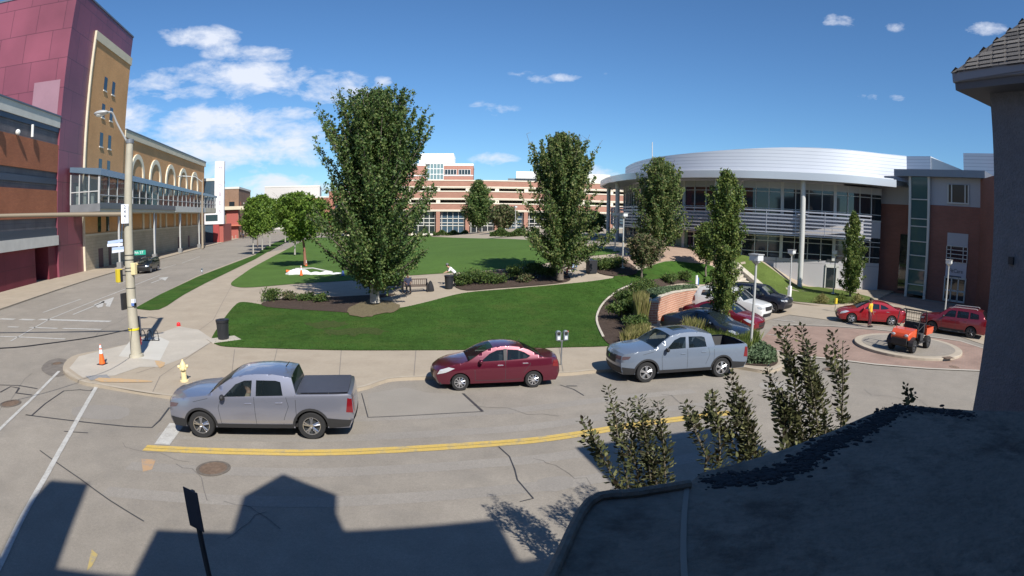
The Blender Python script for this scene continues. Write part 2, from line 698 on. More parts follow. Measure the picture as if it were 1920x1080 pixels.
# brick forecourt of the campus building (flush with the lot) and pale apron
drape('pavement', [(1540, 598), (1600, 607), (1690, 613), (1800, 631), (1862, 652), (1853, 607), (1775, 586), (1720, 575), (1660, 560), (1640, 563), (1560, 574), (1491, 567), (1440, 560), (1385, 552), (1313, 570), (1262, 588), (1228, 600), (1222, 612), (1250, 625), (1318, 604), (1380, 618), (1440, 600), (1480, 590)], CONC, .022)
drape('path', [(1623, 562), (1725, 577.5), (1773, 587), (1853, 610), (1862, 590), (1775, 570), (1720, 560), (1650, 548)], BRPAV, .034)
circ = G(1706, 655)
CX, CY, CR = 20.7, 24.4, 3.15
drape('road', [(1425, 640), (1462, 661), (1500, 667), (1560, 673), (1640, 683), (1740, 691), (1838, 695), (1852, 656), (1800, 640), (1744, 633), (1690, 624), (1640, 619), (1560, 613), (1500, 611), (1450, 612)], BRPAV, .022)
drape('road_marking', strip([(1478, 666), (1560, 674), (1640, 684), (1740, 692), (1838, 696)], .22), CONCL, .036, px=False)
drape('road_marking', strip([(1450, 611), (1500, 610), (1560, 612), (1640, 618), (1690, 623), (1744, 632), (1800, 640), (1850, 656)], .18), CONCL, .036, px=False)
for k, (a, b) in enumerate([((1466, 660), (1425, 655)), ((1440, 628), (1478, 633)), ((1450, 600), (1490, 604))]):
    drape('road_marking', strip([a, b], .1), WHITE, .038, px=False)
ring = [(CX + CR * cos(t * pi / 24), CY + CR * sin(t * pi / 24)) for t in range(48)]
mb = MB()
mb.prism(ring, 0, .16)
r = mb.build('kerb', KERB, bevel=.03)
tag(r, kind='structure')
inner = [(CX + (CR - .42) * cos(t * pi / 24), CY + (CR - .42) * sin(t * pi / 24)) for t in range(48)]
drape('road', inner, ASPH, .166, px=False)

# lawns
LAWNA = smooth_curve([(441, 572), (458, 566), (500, 572), (560, 578), (640, 583), (740, 578), (800, 566), (870, 549), (960, 541), (1050, 533), (1110, 527), (1165, 519), (1184, 522), (1172, 536), (1140, 556), (1122, 578), (1118, 602), (1130, 632), (1150, 647), (1048, 651), (900, 655), (780, 656), (640, 656), (520, 653), (432, 650), (405, 645), (397, 634), (418, 600)], 4, True)
drape('lawn', LAWNA, GRASS, .15)
LAWNB = smooth_curve([(433, 531), (455, 514), (478, 499), (529, 472), (560, 456), (590, 446), (680, 444), (780, 443), (880, 446.5), (980, 449), (1095, 461), (1150, 468), (1162, 473), (1135, 477), (1065, 484), (1020, 494), (950, 503), (900, 508), (834, 512), (745, 518), (650, 526), (553, 532), (480, 538), (446, 538)], 4, True)
drape('lawn', LAWNB, GRASSB, .15)
drape('lawn', smooth_curve([(1150, 519), (1200, 506), (1247, 490), (1290, 492), (1336, 499), (1345, 520), (1318, 533), (1262, 530), (1215, 540), (1180, 536)], 3, True), GRASS, .165)
drape('lawn', [(1375, 476), (1416, 484), (1450, 506), (1490, 533), (1535, 538), (1590, 546), (1630, 556), (1640, 561), (1560, 571), (1491, 565), (1442, 556), (1434, 545), (1380, 500)], GRASSD, .15)
drape('lawn', smooth_curve([(252, 578), (298, 580), (345, 552), (400, 523)], 3)[:-1] + [(478, 486), (520, 462), (550, 447), (543, 443), (500, 462), (478, 478), (370, 519), (300, 552)], GRASS, .15)
# beds
drape('ground', smooth_curve([(492, 567), (525, 560), (560, 555), (605, 557), (690, 553), (745, 551), (700, 562), (735, 575), (742, 583), (690, 590), (640, 585), (560, 580), (500, 575)], 3, True), MULCH, .172)
drape('ground', smooth_curve([(852, 534), (880, 514), (930, 507), (1000, 502), (1050, 506), (1068, 518), (1062, 528), (1000, 535), (930, 540), (876, 544)], 3, True), MULCH, .172)
drape('ground', smooth_curve([(1117, 508), (1125, 488), (1160, 485), (1190, 500), (1192, 514), (1150, 517)], 3, True), MULCH, .18)
BED2 = smooth_curve([(1172, 536), (1140, 556), (1122, 578), (1118, 602), (1130, 632), (1152, 648), (1212, 648), (1216, 620), (1216, 560), (1250, 535), (1300, 528), (1240, 522)], 3, True)
drape('ground', BED2, MULCH, .182)
drape('ground', ragged([(660, 574), (686, 563), (722, 563), (752, 573), (738, 584), (712, 588), (690, 595), (650, 586)], 3.0, 4), DIRT, .19)
for q in ([(575, 606), (610, 601), (652, 604), (640, 612), (590, 613)], [(610, 620), (680, 616), (730, 621), (690, 628), (625, 629)]):
    drape('lawn', ragged(q, 5, 5), mat('worn_grass', (.062, .085, .026), .95, vary=((6, .3), (30, .3)), bump=(50, .8), spec=.1), .158)
ISL = smooth_curve([(1322, 612), (1380, 626), (1425, 645), (1452, 664), (1459, 678), (1445, 686), (1400, 683), (1370, 676), (1300, 666), (1240, 655), (1225, 640), (1260, 634)], 3, True)
drape('ground', ISL, MULCH, .15)
# far walk lines (pale edging along the great lawn, shadowed drive beyond)
drape('pavement', smooth_curve([(1165, 466), (1250, 459), (1310, 462), (1380, 477), (1350, 497), (1290, 490), (1250, 488), (1200, 500), (1160, 486)], 3, True), mat('plaza_paving', (.38, .27, .20), .9, vary=((1, .12), (9, .1))), .14)
drape('road', [(1095, 456), (1160, 459), (1170, 447), (1110, 436), (1080, 436)], ASPH, .16)

# corner ramp, patches
drape('pavement', [(262, 640), (200, 655), (148, 668), (130, 690), (155, 708), (215, 704), (262, 688), (300, 688), (352, 668), (396, 641), (396, 634), (372, 618), (335, 612), (290, 628)], CONCL, .128)
drape('pavement', [(246, 636), (222, 668), (300, 676), (318, 640), (300, 632)], mat('corner_patch', (.50, .48, .43), .9, vary=((1, .06),)), .132)
drape('pavement', [(160, 705), (200, 702), (208, 709), (170, 713)], mat('tactile', (.25, .25, .25), .8, vary=((10, .2),)), .136)
for a, b in (((398, 640), (300, 706)), ((300, 706), (285, 738)), ((520, 653), (500, 742)), ((640, 656), (634, 735)), ((780, 656), (776, 707)), ((920, 654), (922, 703)), ((1048, 651), (1056, 698)), ((437, 532), (400, 600)), ((400, 600), (345, 640)), ((330, 676), (255, 700)), ((430, 748), (440, 655))):
    drape('pavement_line', strip([a, b], .03, z=.12), mat('joint', (.2, .175, .15), .9), .126, px=False)
for a, b in (((478, 500), (520, 476)), ((440, 545), (600, 540)),):
    drape('pavement_line', strip([a, b], .04, z=.12), mat('joint', (.2, .175, .15), .9), .126, px=False)
for q in ([(185, 708), (265, 712), (285, 716), (190, 716)], [(290, 676), (310, 680), (300, 690)],):
    drape('pavement_marking', smooth_curve(q, 2, True), mat('survey_orange', (.50, .33, .17), .9, stain=(6, (.37, .325, .275), 1.0)), .14)
# kerb top band along the near side of the block
kb = [(118, 694), (150, 714), (190, 722), (315, 742), (420, 748), (560, 746), (675, 727), (713, 715), (752, 708), (900, 704), (1061, 699), (1119, 694), (1250, 689), (1340, 687), (1378, 686), (1431, 694), (1461, 690), (1472, 677), (1462, 661), (1425, 640)]
kp = [Vector(q) for q in smooth_curve([G(a, b, .12)[:2] for a, b in kb], 6)]
inn = []
for i, p in enumerate(kp):
    d = (kp[min(i + 1, len(kp) - 1)] - kp[max(i - 1, 0)]).normalized()
    inn.append(tuple(p + Vector((-d.y, d.x)) * .17))
kt = drape('kerb', [tuple(p + (Vector(i2) - p).normalized() * .003) for p, i2 in zip(kp, inn)] + inn[::-1], KERB, .128, px=False)

# left street: far pavement under the buildings, in the street frame
A0 = Vector((-53.94, 57.78))
DS = Vector((-.297, .955)).normalized()
NS = Vector((DS.y, -DS.x))


def SW(s, o):
    """street frame: s metres along the facade, o metres out from it towards the carriageway"""
    p = A0 + DS * s + NS * o
    return (p.x, p.y)


drape('pavement', [SW(-80, 6.8), SW(-30, 6.8), SW(-10, 5.8), SW(60, 4.6), SW(160, 4.6), SW(160, -2), SW(-80, -2)], CONC, .12, skirt=.14, px=False)
drape('kerb', strip([SW(-80, 6.7), SW(-30, 6.7), SW(-10, 5.7), SW(60, 4.5), SW(160, 4.5)], .2, px=False), KERB, .128, px=False)
# near pavement below the camera building
drape('pavement', [(-30, -1.2), (-30, -24), (40, -24), (40, 18.9), (9.5, 10.4), (7.2, 9.7)], CONC, .12, skirt=.14, px=False)

# paint on the road
for pts, w in [([(74, 599), (207, 603)], .45), ([(0, 598), (27, 599)], .45), ([(38, 599), (64, 600)], .45), ([(15, 613), (35, 613.5)], .25), ([(56, 614), (108, 616)], .25), ([(118, 616), (190, 618)], .25), ([(0, 631), (60, 633), (122, 636)], .2),
               ([(96, 597), (230, 544), (300, 516)], .13), ([(221, 533), (300, 505), (330, 496)], .12), ([(81, 586), (152, 561)], .16), ([(137, 590), (196, 566)], .16), ([(283, 531), (304, 523)], .16), ([(340, 494), (375, 481)], .1), ([(20, 640), (96, 597)], .12),
               ([(183, 722), (130, 815), (89, 888), (40, 975), (5, 1050), (-20, 1100)], .17), ([(111, 696), (60, 748), (0, 805), (-60, 860)], .15)]:
    drape('road_marking', strip(pts, w), WHITE, .012, px=False)
drape('road_marking', [(186, 566), (214, 557), (206, 575), (198, 574), (200, 569)], WHITE, .012)
drape('road_marking', [(176, 571), (196, 564), (192, 575), (184, 577)], WHITE, .012)
drape('road_marking', [(297, 521), (316, 519), (310, 526)], WHITE, .012)
drape('road_marking', [(318, 793), (347, 795), (318, 834), (289, 833)], WHITE, .012)
yl = [(272, 840), (400, 846), (480, 848), (610, 849), (775, 842), (900, 834), (1000, 826), (1100, 812), (1195, 796), (1290, 784), (1370, 774)]
ymid = smooth_curve([G(a, b)[:2] for a, b in yl], 3)
for off in (-.105, .105):
    q = []
    for i, p in enumerate(ymid):
        d = (Vector(ymid[min(i + 1, len(ymid) - 1)]) - Vector(ymid[max(i - 1, 0)])).normalized()
        q.append((p[0] - d.y * off, p[1] + d.x * off))
    drape('road_marking', strip(q, .19, px=False), YELL, .012, px=False)
for pts, w in [([(48, 778), (60, 779), (85, 757), (120, 733), (150, 731), (170, 733), (183, 723), (250, 732), (315, 741)], .07), ([(48, 778), (110, 786), (170, 793), (240, 800), (285, 802), (300, 788), (318, 764)], .07), ([(0, 722), (35, 723), (70, 729)], .08),
               ([(690, 783), (760, 780), (830, 776), (905, 772)], .04), ([(905, 772), (892, 760), (868, 738)], .09), ([(678, 738), (684, 760), (690, 783)], .03), ([(0, 736), (20, 725), (36, 728), (30, 737), (60, 741)], .10), ([(120, 809), (165, 812)], .05),
               ([(75, 845), (150, 898), (205, 938), (270, 978)], .035), ([(935, 838), (955, 856), (965, 880), (970, 900), (1000, 935)], .035), ([(1000, 935), (975, 941)], .03), ([(1050, 722), (1075, 730), (1095, 742)], .04), ([(1062, 724), (1082, 724)], .08), ([(300, 640), (380, 700)], .001)]:
    if w > .01:
        drape('road_line', strip(pts, w), TAR, .009, px=False)
drape('road', [(692, 781), (903, 770), (868, 739), (800, 736), (760, 726), (690, 738)], mat('patch', (.265, .24, .205), .92, vary=((.6, .08), (40, .12)), bump=(80, .2)), .006)
for q, c in (([(265, 860), (292, 862), (285, 880), (268, 884)], (.42, .27, .15)), ([(172, 1030), (184, 1040), (172, 1062), (163, 1070)], (.42, .32, .12))):
    drape('road_marking', q, mat('survey' + str(c[1]), c, .9, stain=(5, (.24, .23, .22), 1)), .007)
drape('road', smooth_curve([(85, 680), (105, 672), (128, 676), (125, 700), (100, 706), (78, 694)], 3, True), mat('silt', (.16, .14, .12), .9, vary=((3, .3),)), .01)


CRK = mat('crack', (.165, .15, .135), .95, vary=((6, .3),))
rk = random.Random(19)
for (px, py, dx_, dy_, n_) in ((420, 940, 20, 9, 9), (1130, 745, 22, 7, 8), (230, 830, 24, 10, 8), (1240, 740, 20, 9, 7), (880, 760, 30, 4, 8),
                            (60, 700, -12, 14, 7), (1000, 860, 18, 10, 8), (330, 870, 14, 22, 6), (1420, 740, 26, 10, 9), (1620, 730, 24, 6, 8), (160, 640, 20, -12, 8), (120, 560, 26, -8, 8), (260, 540, 22, -10, 7), (500, 960, -16, 16, 6)):
    pts, x_, y_ = [], px, py
    for q_ in range(n_):
        pts.append((x_, y_))
        x_ += dx_ * rk.uniform(.3, 1.3) + rk.uniform(-5, 5)
        y_ += dy_ * rk.uniform(.2, 1.3) + rk.uniform(-5, 5)
    drape('road_line', strip(pts, rk.uniform(.014, .028)), CRK, .0075, px=False)
for q_, c_ in (([(1010, 900), (1062, 893), (1075, 912), (1020, 921)], 0), ([(150, 760), (240, 764), (225, 785), (140, 781)], 0), ([(1440, 715), (1530, 722), (1515, 735), (1430, 728)], 1)):
    drape('road', ragged(q_, 2, 3), mat('road_patch%s' % 'ab'[c_], ((.25, .228, .20), (.295, .27, .237))[c_], .92, vary=((.9, .08), (20, .14))), .0045)
for q_ in ([(60, 700), (180, 850), (90, 1000), (40, 1000), (110, 860), (20, 740)],):
    pass
for k_, (o_, w_) in enumerate(((1.0, .5), (2.5, .5), (-1.2, .5), (-2.7, .5))):
    qq = []
    for i_, p_ in enumerate(ymid):
        d_ = (Vector(ymid[min(i_ + 1, len(ymid) - 1)]) - Vector(ymid[max(i_ - 1, 0)])).normalized()
        qq.append((p_[0] - d_.y * o_, p_[1] + d_.x * o_))
    drape('road', strip(qq, w_, px=False), mat('tyre_track', (.262, .238, .207), .9, vary=((.5, .10), (9, .08), (20, .12), (60, .22))), .0025 + k_ * .0003, px=False)


def manhole(px, py, r, label):
    x, y, z = G(px, py)
    t = thing('manhole_cover', label, 'manhole', (x, y, z + .01), 0, 'manhole covers in the road')
    MB().lathe([(r + .09, 0), (r + .09, .008), (r + .01, .012), (r + .01, .002)], 28).build('frame', mat('manhole_rim', (.13, .11, .09), .8, vary=((8, .3),)), t)
    m = MB()
    m.lathe([(r, 0), (r, .01), (.001, .012)], 28)
    for i in range(-4, 5):
        w = sqrt(max(0, r * r - (i * r / 4.6) ** 2)) * .85
        m.box(-w, w, i * r / 4.6 - .012, i * r / 4.6 + .012, .01, .02)
    m.build('lid', mat('manhole_lid', (.15, .105, .075), .75, vary=((9, .35),)), t)


manhole(400, 879, .36, 'rusty round manhole cover behind the double yellow line, nearest the camera')
manhole(20, 757, .36, 'round manhole cover at the left edge of the crossing')
manhole(1560, 694, .34, 'round manhole cover on the road in front of the leafy shoots')
manhole(1789, 689, .3, 'manhole cover just outside the roundabout line near the grey turret')
manhole(107, 682, .22, 'small grate cover in silt beside the corner kerb')
x, y, z = G(1778, 671, .16)
t = thing('drain_cover', 'small drain cover set in the roundabout centre beside the orange utility vehicle', 'drain', (x, y, .168))
MB().box(-.3, .3, -.2, .2, 0, .012).build('lid', MATS['manhole_lid'], t)

# the mound behind the brick retaining wall, as low juniper ground cover later
# ------------------------------------------------------------------ buildings
STREET_RZ = atan2(DS.y, DS.x)
# theatre frame: local x along the street (away), local y into the building (so -y is the carriageway)
def stthing(name, label, cat, s=0, group=None):
    p = SW(s, 0)
    return thing(name, label, cat, (p[0], p[1], 0), STREET_RZ, group)


REDP = brickmat('red_panels', (.225, .062, .088), (.185, .052, .076), (.10, .028, .042), 4.2, 3.7, .05, offset=.35, rough=.38, spec=.5, vary=(.12, .22), bumpy=.1)
REDL = mat('red_panel_pale', (.27, .15, .18), .45, vary=((.3, .1),))
OCHRE = brickmat('ochre_brick', (.66, .35, .15), (.60, .31, .13), (.5, .32, .18), .4, .13, .012, vary=(.25, .10))
BUFF = mat('buff_stone', (.60, .53, .40), .85, vary=((.5, .08), (6, .06)))
BUFFB = brickmat('buff_blocks', (.50, .42, .30), (.46, .385, .27), (.33, .28, .2), 1.3, .42, .02, vary=(.3, .1))
WHITEST = mat('pale_trim', (.62, .60, .54), .8, vary=((.8, .08),))
DKGL = glassmat('dark_glass', (.018, .024, .03), .05)
BLGL = glassmat('blue_glass', (.05, .085, .12), .06)
SEEGL = glassmat('clear_glass', (.08, .11, .13), .04, see=.55)
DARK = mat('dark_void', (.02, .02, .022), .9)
STEEL = mat('painted_steel', (.50, .50, .49), .45, .2, vary=((2, .08),))
GREYM = mat('grey_metal', (.22, .23, .245), .45, .4, vary=((.8, .12),))
DKM = mat('dark_metal', (.05, .055, .06), .5, .3)
ORBR = brickmat('orange_brick', (.42, .15, .075), (.36, .125, .065), (.25, .13, .08), .4, .13, .012, vary=(.3, .12))
LOUV = brickmat('grey_screen', (.17, .155, .16), (.15, .14, .15), (.10, .10, .11), 2.4, .5, .03, offset=0, rough=.6, metal=.3)

# ---- theatre: red tower, ochre hall, glazed skywalk
th = stthing('theatre_building', 'theatre with red panelled tower, ochre brick hall, five pale arches and glazed skywalk', 'building')
mb = MB()
mb.box(-7, 15.7, 0, 26, 0, 34.8)
tower = mb.build('tower', REDP, th)
mb = MB(); mb.box(-7.1, 15.8, -.1, 26.1, 34.8, 35.05); mb.build('coping', mat('coping', (.16, .18, .22), .5, .5), tower)
mb = MB(); mb.box(-7.04, -7.0, .6, 4.6, 19.0, 23.2); mb.build('pale_panel', REDL, tower)
mb = MB()
mb.box(.75, 15.6, -.16, -.003, 4.7, 30.2)
bp = mb.build('brick_panel', OCHRE, tower)
mb = MB()
mb.box(.45, 15.75, -.32, -.003, 30.2, 31.4)
mb.box(.45, .73, -.3, -.003, 0, 30.2)
mb.build('stone_frame', BUFF, tower)
for z0, z1 in ((24.3, 26.2), (20.5, 22.4), (16.5, 18.4), (13.0, 14.8)):
    for s0 in (5.5, 8.7):
        w = MB().box(s0, s0 + 1.15, -.19, -.165, z0, z1).build('window', DKGL, tower)
        MB().box(s0 - .1, s0 + 1.25, -.3, -.165, z0 - .18, z0 - .003).build('sill', WHITEST, w)
for s0 in (5.4, 8.6):
    MB().box(s0, s0 + 1.2, -.19, -.165, 4.9, 7.2).build('window', DKGL, tower)
mb = MB(); mb.box(15.7, 74, .02, 26, 0, 19.0)
hall = mb.build('brick_hall', OCHRE, th)
mb = MB(); mb.box(15.75, 74.3, -.3, 26.2, 19.0, 20.1); mb.build('cornice', BUFF, hall)
MB().box(15.75, 74.4, -.38, 26.3, 20.1, 20.3).build('coping', MATS['coping'], hall)
mb = MB(); mb.box(.75, 74.1, -.26, -.003, 0, 4.7); base = mb.build('stone_base', BUFFB, th)
MB().box(.75, 74.1, -.34, -.26 - .003, 4.5, 4.75).build('string_course', BUFF, base)
for c in (22.8, 33.0, 43.2, 53.1, 63.6):
    mb = MB()
    ro, ri, zc = 3.55, 2.75, 13.45
    n = 20
    O = [(c + ro * cos(pi * i / n), zc + ro * sin(pi * i / n)) for i in range(n + 1)]
    I = [(c + ri * cos(pi * i / n), zc + ri * sin(pi * i / n)) for i in range(n + 1)]
    O = [(c + ro, 4.75)] + O + [(c - ro, 4.75)]
    I = [(c + ri, 4.75)] + I + [(c - ri, 4.75)]
    for i in range(len(O) - 1):
        (x0, z0), (x1, z1), (u0, w0), (u1, w1) = O[i], O[i + 1], I[i], I[i + 1]
        vs = [(x0, -.2, z0), (x1, -.2, z1), (u1, -.2, w1), (u0, -.2, w0), (x0, .02, z0), (x1, .02, z1), (u1, .02, w1), (u0, .02, w0)]
        mb.add(vs, [(0, 1, 2, 3), (0, 4, 5, 1), (3, 2, 6, 7)])
    mb.build('arch', mat('arch_stone', (.74, .66, .50), .85, vary=((2, .06),)), hall)
for s0, s1, h in ((5.2, 6.9, 2.7), (9.0, 10.0, 2.8), (48, 49.6, 2.6), (56.5, 58, 2.6), (66, 69, 2.9)):
    MB().box(s0, s1, -.29, -.263, .12, h).build('door', mat('maroon_door', (.09, .035, .045), .5), th)
# skywalk
sw = MB()
sw.box(-4.0, 67, -4.6, -.35, 7.35, 7.75)
floor = sw.build('skywalk_floor', BUFF, th)
MB().box(-4.0, 31, -4.75, -4.6 - .003, 7.75, 8.5).build('fascia', mat('slate_fascia', (.16, .185, .21), .35, .5), floor)
MB().box(31, 56, -4.75, -4.6 - .003, 7.45, 8.5).build('fascia', WHITEST, floor)
MB().box(56, 67, -4.75, -4.6 - .003, 7.45, 8.5).build('fascia', BUFF, floor)
MB().box(-4.12, -4.003, -4.75, -.35, 7.45, 8.4).build('end_fascia', GREYM, floor)
mb = MB()
vs = [(-4.3, -4.9, 11.7), (68, -4.8, 10.9), (68, -.35, 12.0), (-4.3, -.35, 12.3), (-4.3, -4.9, 12.5), (68, -4.8, 11.4), (68, -.35, 12.4), (-4.3, -.35, 12.9)]
mb.add(vs, [(3, 2, 1, 0), (4, 5, 6, 7), (0, 1, 5, 4), (1, 2, 6, 5), (2, 3, 7, 6), (3, 0, 4, 7)])
rf = mb.build('skywalk_roof', mat('roof_fascia', (.17, .25, .34), .25, .5, vary=((.3, .1),)), th)
mb = MB()
mb.quad((-4, -4.55, 8.4), (67, -4.55, 8.4), (67, -4.55, 11.1), (-4, -4.55, 11.9))
mb.quad((-4, -4.55, 8.4), (-4, -.35, 8.4), (-4, -.35, 12.4), (-4, -4.55, 11.9))
gl = mb.build('skywalk_glazing', SEEGL, th)
mb = MB()
for k in range(0, 24):
    s = -4 + k * 71 / 23
    mb.box(s - .09, s + .09, -4.68, -4.58, 8.4, 11.85 - k * .03)
mb.box(-4, 67, -4.67, -4.6, 9.35, 9.45)
for o in (-4.5, -3.1, -1.7, -.4):
    mb.box(-4.08, -4.01, o - .08, o + .08, 8.4, 12)
mb.box(-4.07, -4.01, -4.5, -.35, 9.8, 9.92)
mb.build('mullion', STEEL, gl)
mb = MB()
for k in range(11):
    s = 1 + k * 6.4
    mb = MB()
    mb.box(s - .2, s + .2, -.9, -.45, 7.75, 12)
    mb.tube([(s, -.7, 8), (s + 2.6, -4.2, 11.2)], .09, 6)
    mb.build('inner_frame', STEEL, gl)
for k in range(3):
    MB().box(-3.6, -3.2, -3.6 + k * 1.1, -3.2 + k * 1.1, 7.8, 9.6 + .5 * k).build('interior_fitting', mat('pale_fitting', (.6, .57, .5), .6), floor)
for s in (3.5, 19.5, 35.5, 51.0):
    o = MB()
    o.tube([(s, -4.3, .15), (s, -4.3, 7.35)], .17, 10)
    o.build('column', STEEL, th, smooth=True)
    MB().tube([(s + .3, -4.2, 1.4), (s + 4.6, -3.2, 7.35)], .13, 8).build('brace', STEEL, th, smooth=True)
    MB().box(s - .35, s + .35, -4.65, -3.95, .12, .9).build('plinth', mat('plinth', (.2, .2, .2), .8), th)

# ---- parking building at the far left
pk = stthing('parking_building', 'long building with orange brick and grey screen bands left of the red tower', 'building')
X0, X1 = -62, -7.06
MB().box(X0, X1, 0, 24, 17.3, 18.55).build('roof_band', WHITEST, pk)
MB().box(X0, X1, -.12, 24, 18.55, 18.72).build('coping', MATS['coping'], pk)
MB().box(X0, X1 + .02, .25, 24, 15.3, 17.3).build('screen', LOUV, pk)
MB().box(X0, X1, .12, .24, 16.75, 17.3).build('dark_strip', mat('slate_strip', (.07, .085, .115), .4, .4), pk)  # darker slate strip just proud of the grey screen
MB().box(X0, X1, .06, 24, 12.15, 15.3).build('brick_band', ORBR, pk)
MB().box(X0, X1 + .02, .25, 24, 10.05, 12.15).build('screen', LOUV, pk)
MB().box(X0, X1, .1, .24, 10.75, 11.4).build('dark_strip', MATS['slate_strip'], pk)
MB().box(X0, X1, .06, 24, 6.95, 10.05).build('brick_band', ORBR, pk)
MB().box(X0, X1 + .02, .25, 24, 4.95, 6.95).build('screen', LOUV, pk)
MB().box(X0, X1, .1, .24, 4.95, 5.8).build('dark_strip', MATS['slate_strip'], pk)
MB().box(X0, X1, -.15, 24, 3.85, 4.95).build('band', WHITEST, pk)
MB().box(X0, -12.2, .5, 24, .12, 3.85).build('ground_wall', brickmat('maroon_wall', (.17, .03, .045), (.15, .027, .04), (.10, .02, .03), 3.1, 2.0, .03, offset=0, rough=.6, vary=(.5, .1)), pk)
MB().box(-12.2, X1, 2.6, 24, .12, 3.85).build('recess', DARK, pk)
MB().box(-9.2, X1 - .01, .3, 2.5, .12, 3.85).build('pier', MATS['maroon_wall'], pk)
for s in (-33, -22, -14.5):
    MB().tube([(s, -.25, 16.7), (s, -.3, 15.4)], .16, 8).build('light', mat('lamp_white', (.75, .74, .7), .5), pk)
for k, s in enumerate((-23.5, -17.6)):
    MB().ell((s, -.2, 15.55 if k else 16.6), (.3, .3, .3)).build('vent', MATS['lamp_white'], pk)

# ---- white sign tower building further up the street
pb = stthing('sign_tower_building', 'white framed building with a tall narrow lettered sign tower', 'building', 78)
MB().box(0, 20, 1.4, 22, .1, 15.5).build('wall', BUFF, pb)
MB().box(0, 14, -1.9, 1.4, 7.8, 16.4).build('glass_box', BLGL, pb)
mb = MB()
mb.box(-.12, 14, -2.0, 1.5, 15.7, 16.4)
mb.box(-.1, -.003, -2.0, 1.5, 11.6, 11.8)
mb.box(-.12, 14, 1.2, 1.5, 7.8, 15.7)
mb.build('glass_frame', WHITEST, pb)
syl = MB().box(-.3, 1.0, -4.5, -2.0, 4.7, 20.6).build('sign_tower', mat('sign_white', (.72, .71, .73), .6), pb)
arm = MB().box(-.3, 14, -2.0, 1.6, 4.7, 7.8).build('sign_box', MATS['sign_white'], pb)
MB().box(-.34, -.303, -2.9, .4, 5.5, 7.1).build('screen', glassmat('screen_dark', (.03, .06, .07), .2), pb)
MB().box(0, 14, -1.5, 1.4, .12, 4.7).build('entrance', BLGL, pb)
MB().box(-.2, .8, -3.2, -1.6, .12, 4.69).build('red_panel', mat('red_plain', (.34, .05, .05), .6), pb)
MB().box(.3, 12, -4.3, -3.2, .12, 4.69).build('red_panel', mat('red_plain2', (.34, .09, .07), .6), pb)


def text(body, size, name, m, parent, loc, rot, ext=.01, align='CENTER', spacing=1):
    cu = bpy.data.curves.new(name, 'FONT')
    cu.body = body
    cu.size = size
    cu.extrude = ext
    cu.align_x = align
    cu.align_y = 'CENTER'
    cu.space_character = spacing
    t = bpy.data.objects.new(name, cu)
    COL.objects.link(t)
    dg = bpy.context.evaluated_depsgraph_get()
    me = bpy.data.meshes.new_from_object(t.evaluated_get(dg))
    bpy.data.objects.remove(t)
    me.materials.clear()
    me.materials.append(m)
    o = bpy.data.objects.new(name, me)
    COL.objects.link(o)
    o.parent = parent
    o.location = loc
    o.rotation_euler = rot
    return o


GL = mat('sign_letter', (.42, .34, .42), .6)
for i, ch in enumerate('MIDBES'):
    text(ch, 1.35, 'letter', GL, syl, (-.33, -3.5, 18.8 - i * 2.2), (pi / 2, 0, -pi / 2), .02)

# ---- further blocks along the street
BR2 = brickmat('brown_brick', (.26, .155, .10), (.23, .14, .09), (.2, .15, .12), .4, .15, .01)
BR3 = brickmat('red_brick', (.36, .15, .10), (.32, .13, .09), (.3, .2, .16), .4, .15, .01, vary=(.3, .12))


def block(name, label, s0, s1, o0, o1, h, m, extra=None, cat='building'):
    t = stthing(name, label, cat, s0)
    MB().box(0, s1 - s0, -o1, -o0, 0, h - .6).build('wall', m, t)
    MB().box(-.15, s1 - s0, -o1 - .15, -o0, h - .6, h).build('parapet', WHITEST if extra is None else extra, t)
    L = s1 - s0
    for z0 in [z for z in (1.0, 5.0, 9.0, 13.0) if z + 2.4 < h - .7]:
        for k in range(int(L / 6)):
            x = 2 + k * 6
            MB().box(x, x + 2.6, -o1 - .04, -o1 - .003, z0, z0 + 2).build('window', DKGL, t)
        for y in np.arange(-o1 + 1.3, -o0 - 2, 3.2):
            MB().box(-.04, -.003, y, y + 1.7, z0, z0 + 2).build('window', DKGL, t)
    return t


b1 = block('brick_shop', 'brown and red brick shop block behind the white sign tower', 104, 128, -14, 4.0, 15.4, BR2)
MB().box(-.4, -.18, -3.9, -.2, .12, 8.4).build('red_bay', MATS['red_plain2'], b1)
MB().box(-1.6, -.18, -7.6, 2.5, 8.6, 9.6).build('canopy', BUFF, b1)
block('tan_block', 'tan low block further along the left street', 134, 165, -14, 7.5, 11.5, BUFF)
MB().box(-1.6, -.01, -7.9, -1, 3.8, 4.2).build('canopy', mat('awning_red', (.5, .16, .1), .8), b1)
block('brick_block', 'distant red brick block closing the left street', 190, 230, 12, 40, 15, BR3)
block('brick_block', 'distant brick block seen between the street trees and the maple', 150, 175, 31, 46, 15.5, BR3, mat('parapet2', (.35, .17, .12), .8))
block('grey_block', 'pale distant block with a flat roof beyond the street trees', 230, 262, -4, 25, 22, mat('pale_block', (.5, .47, .44), .8))

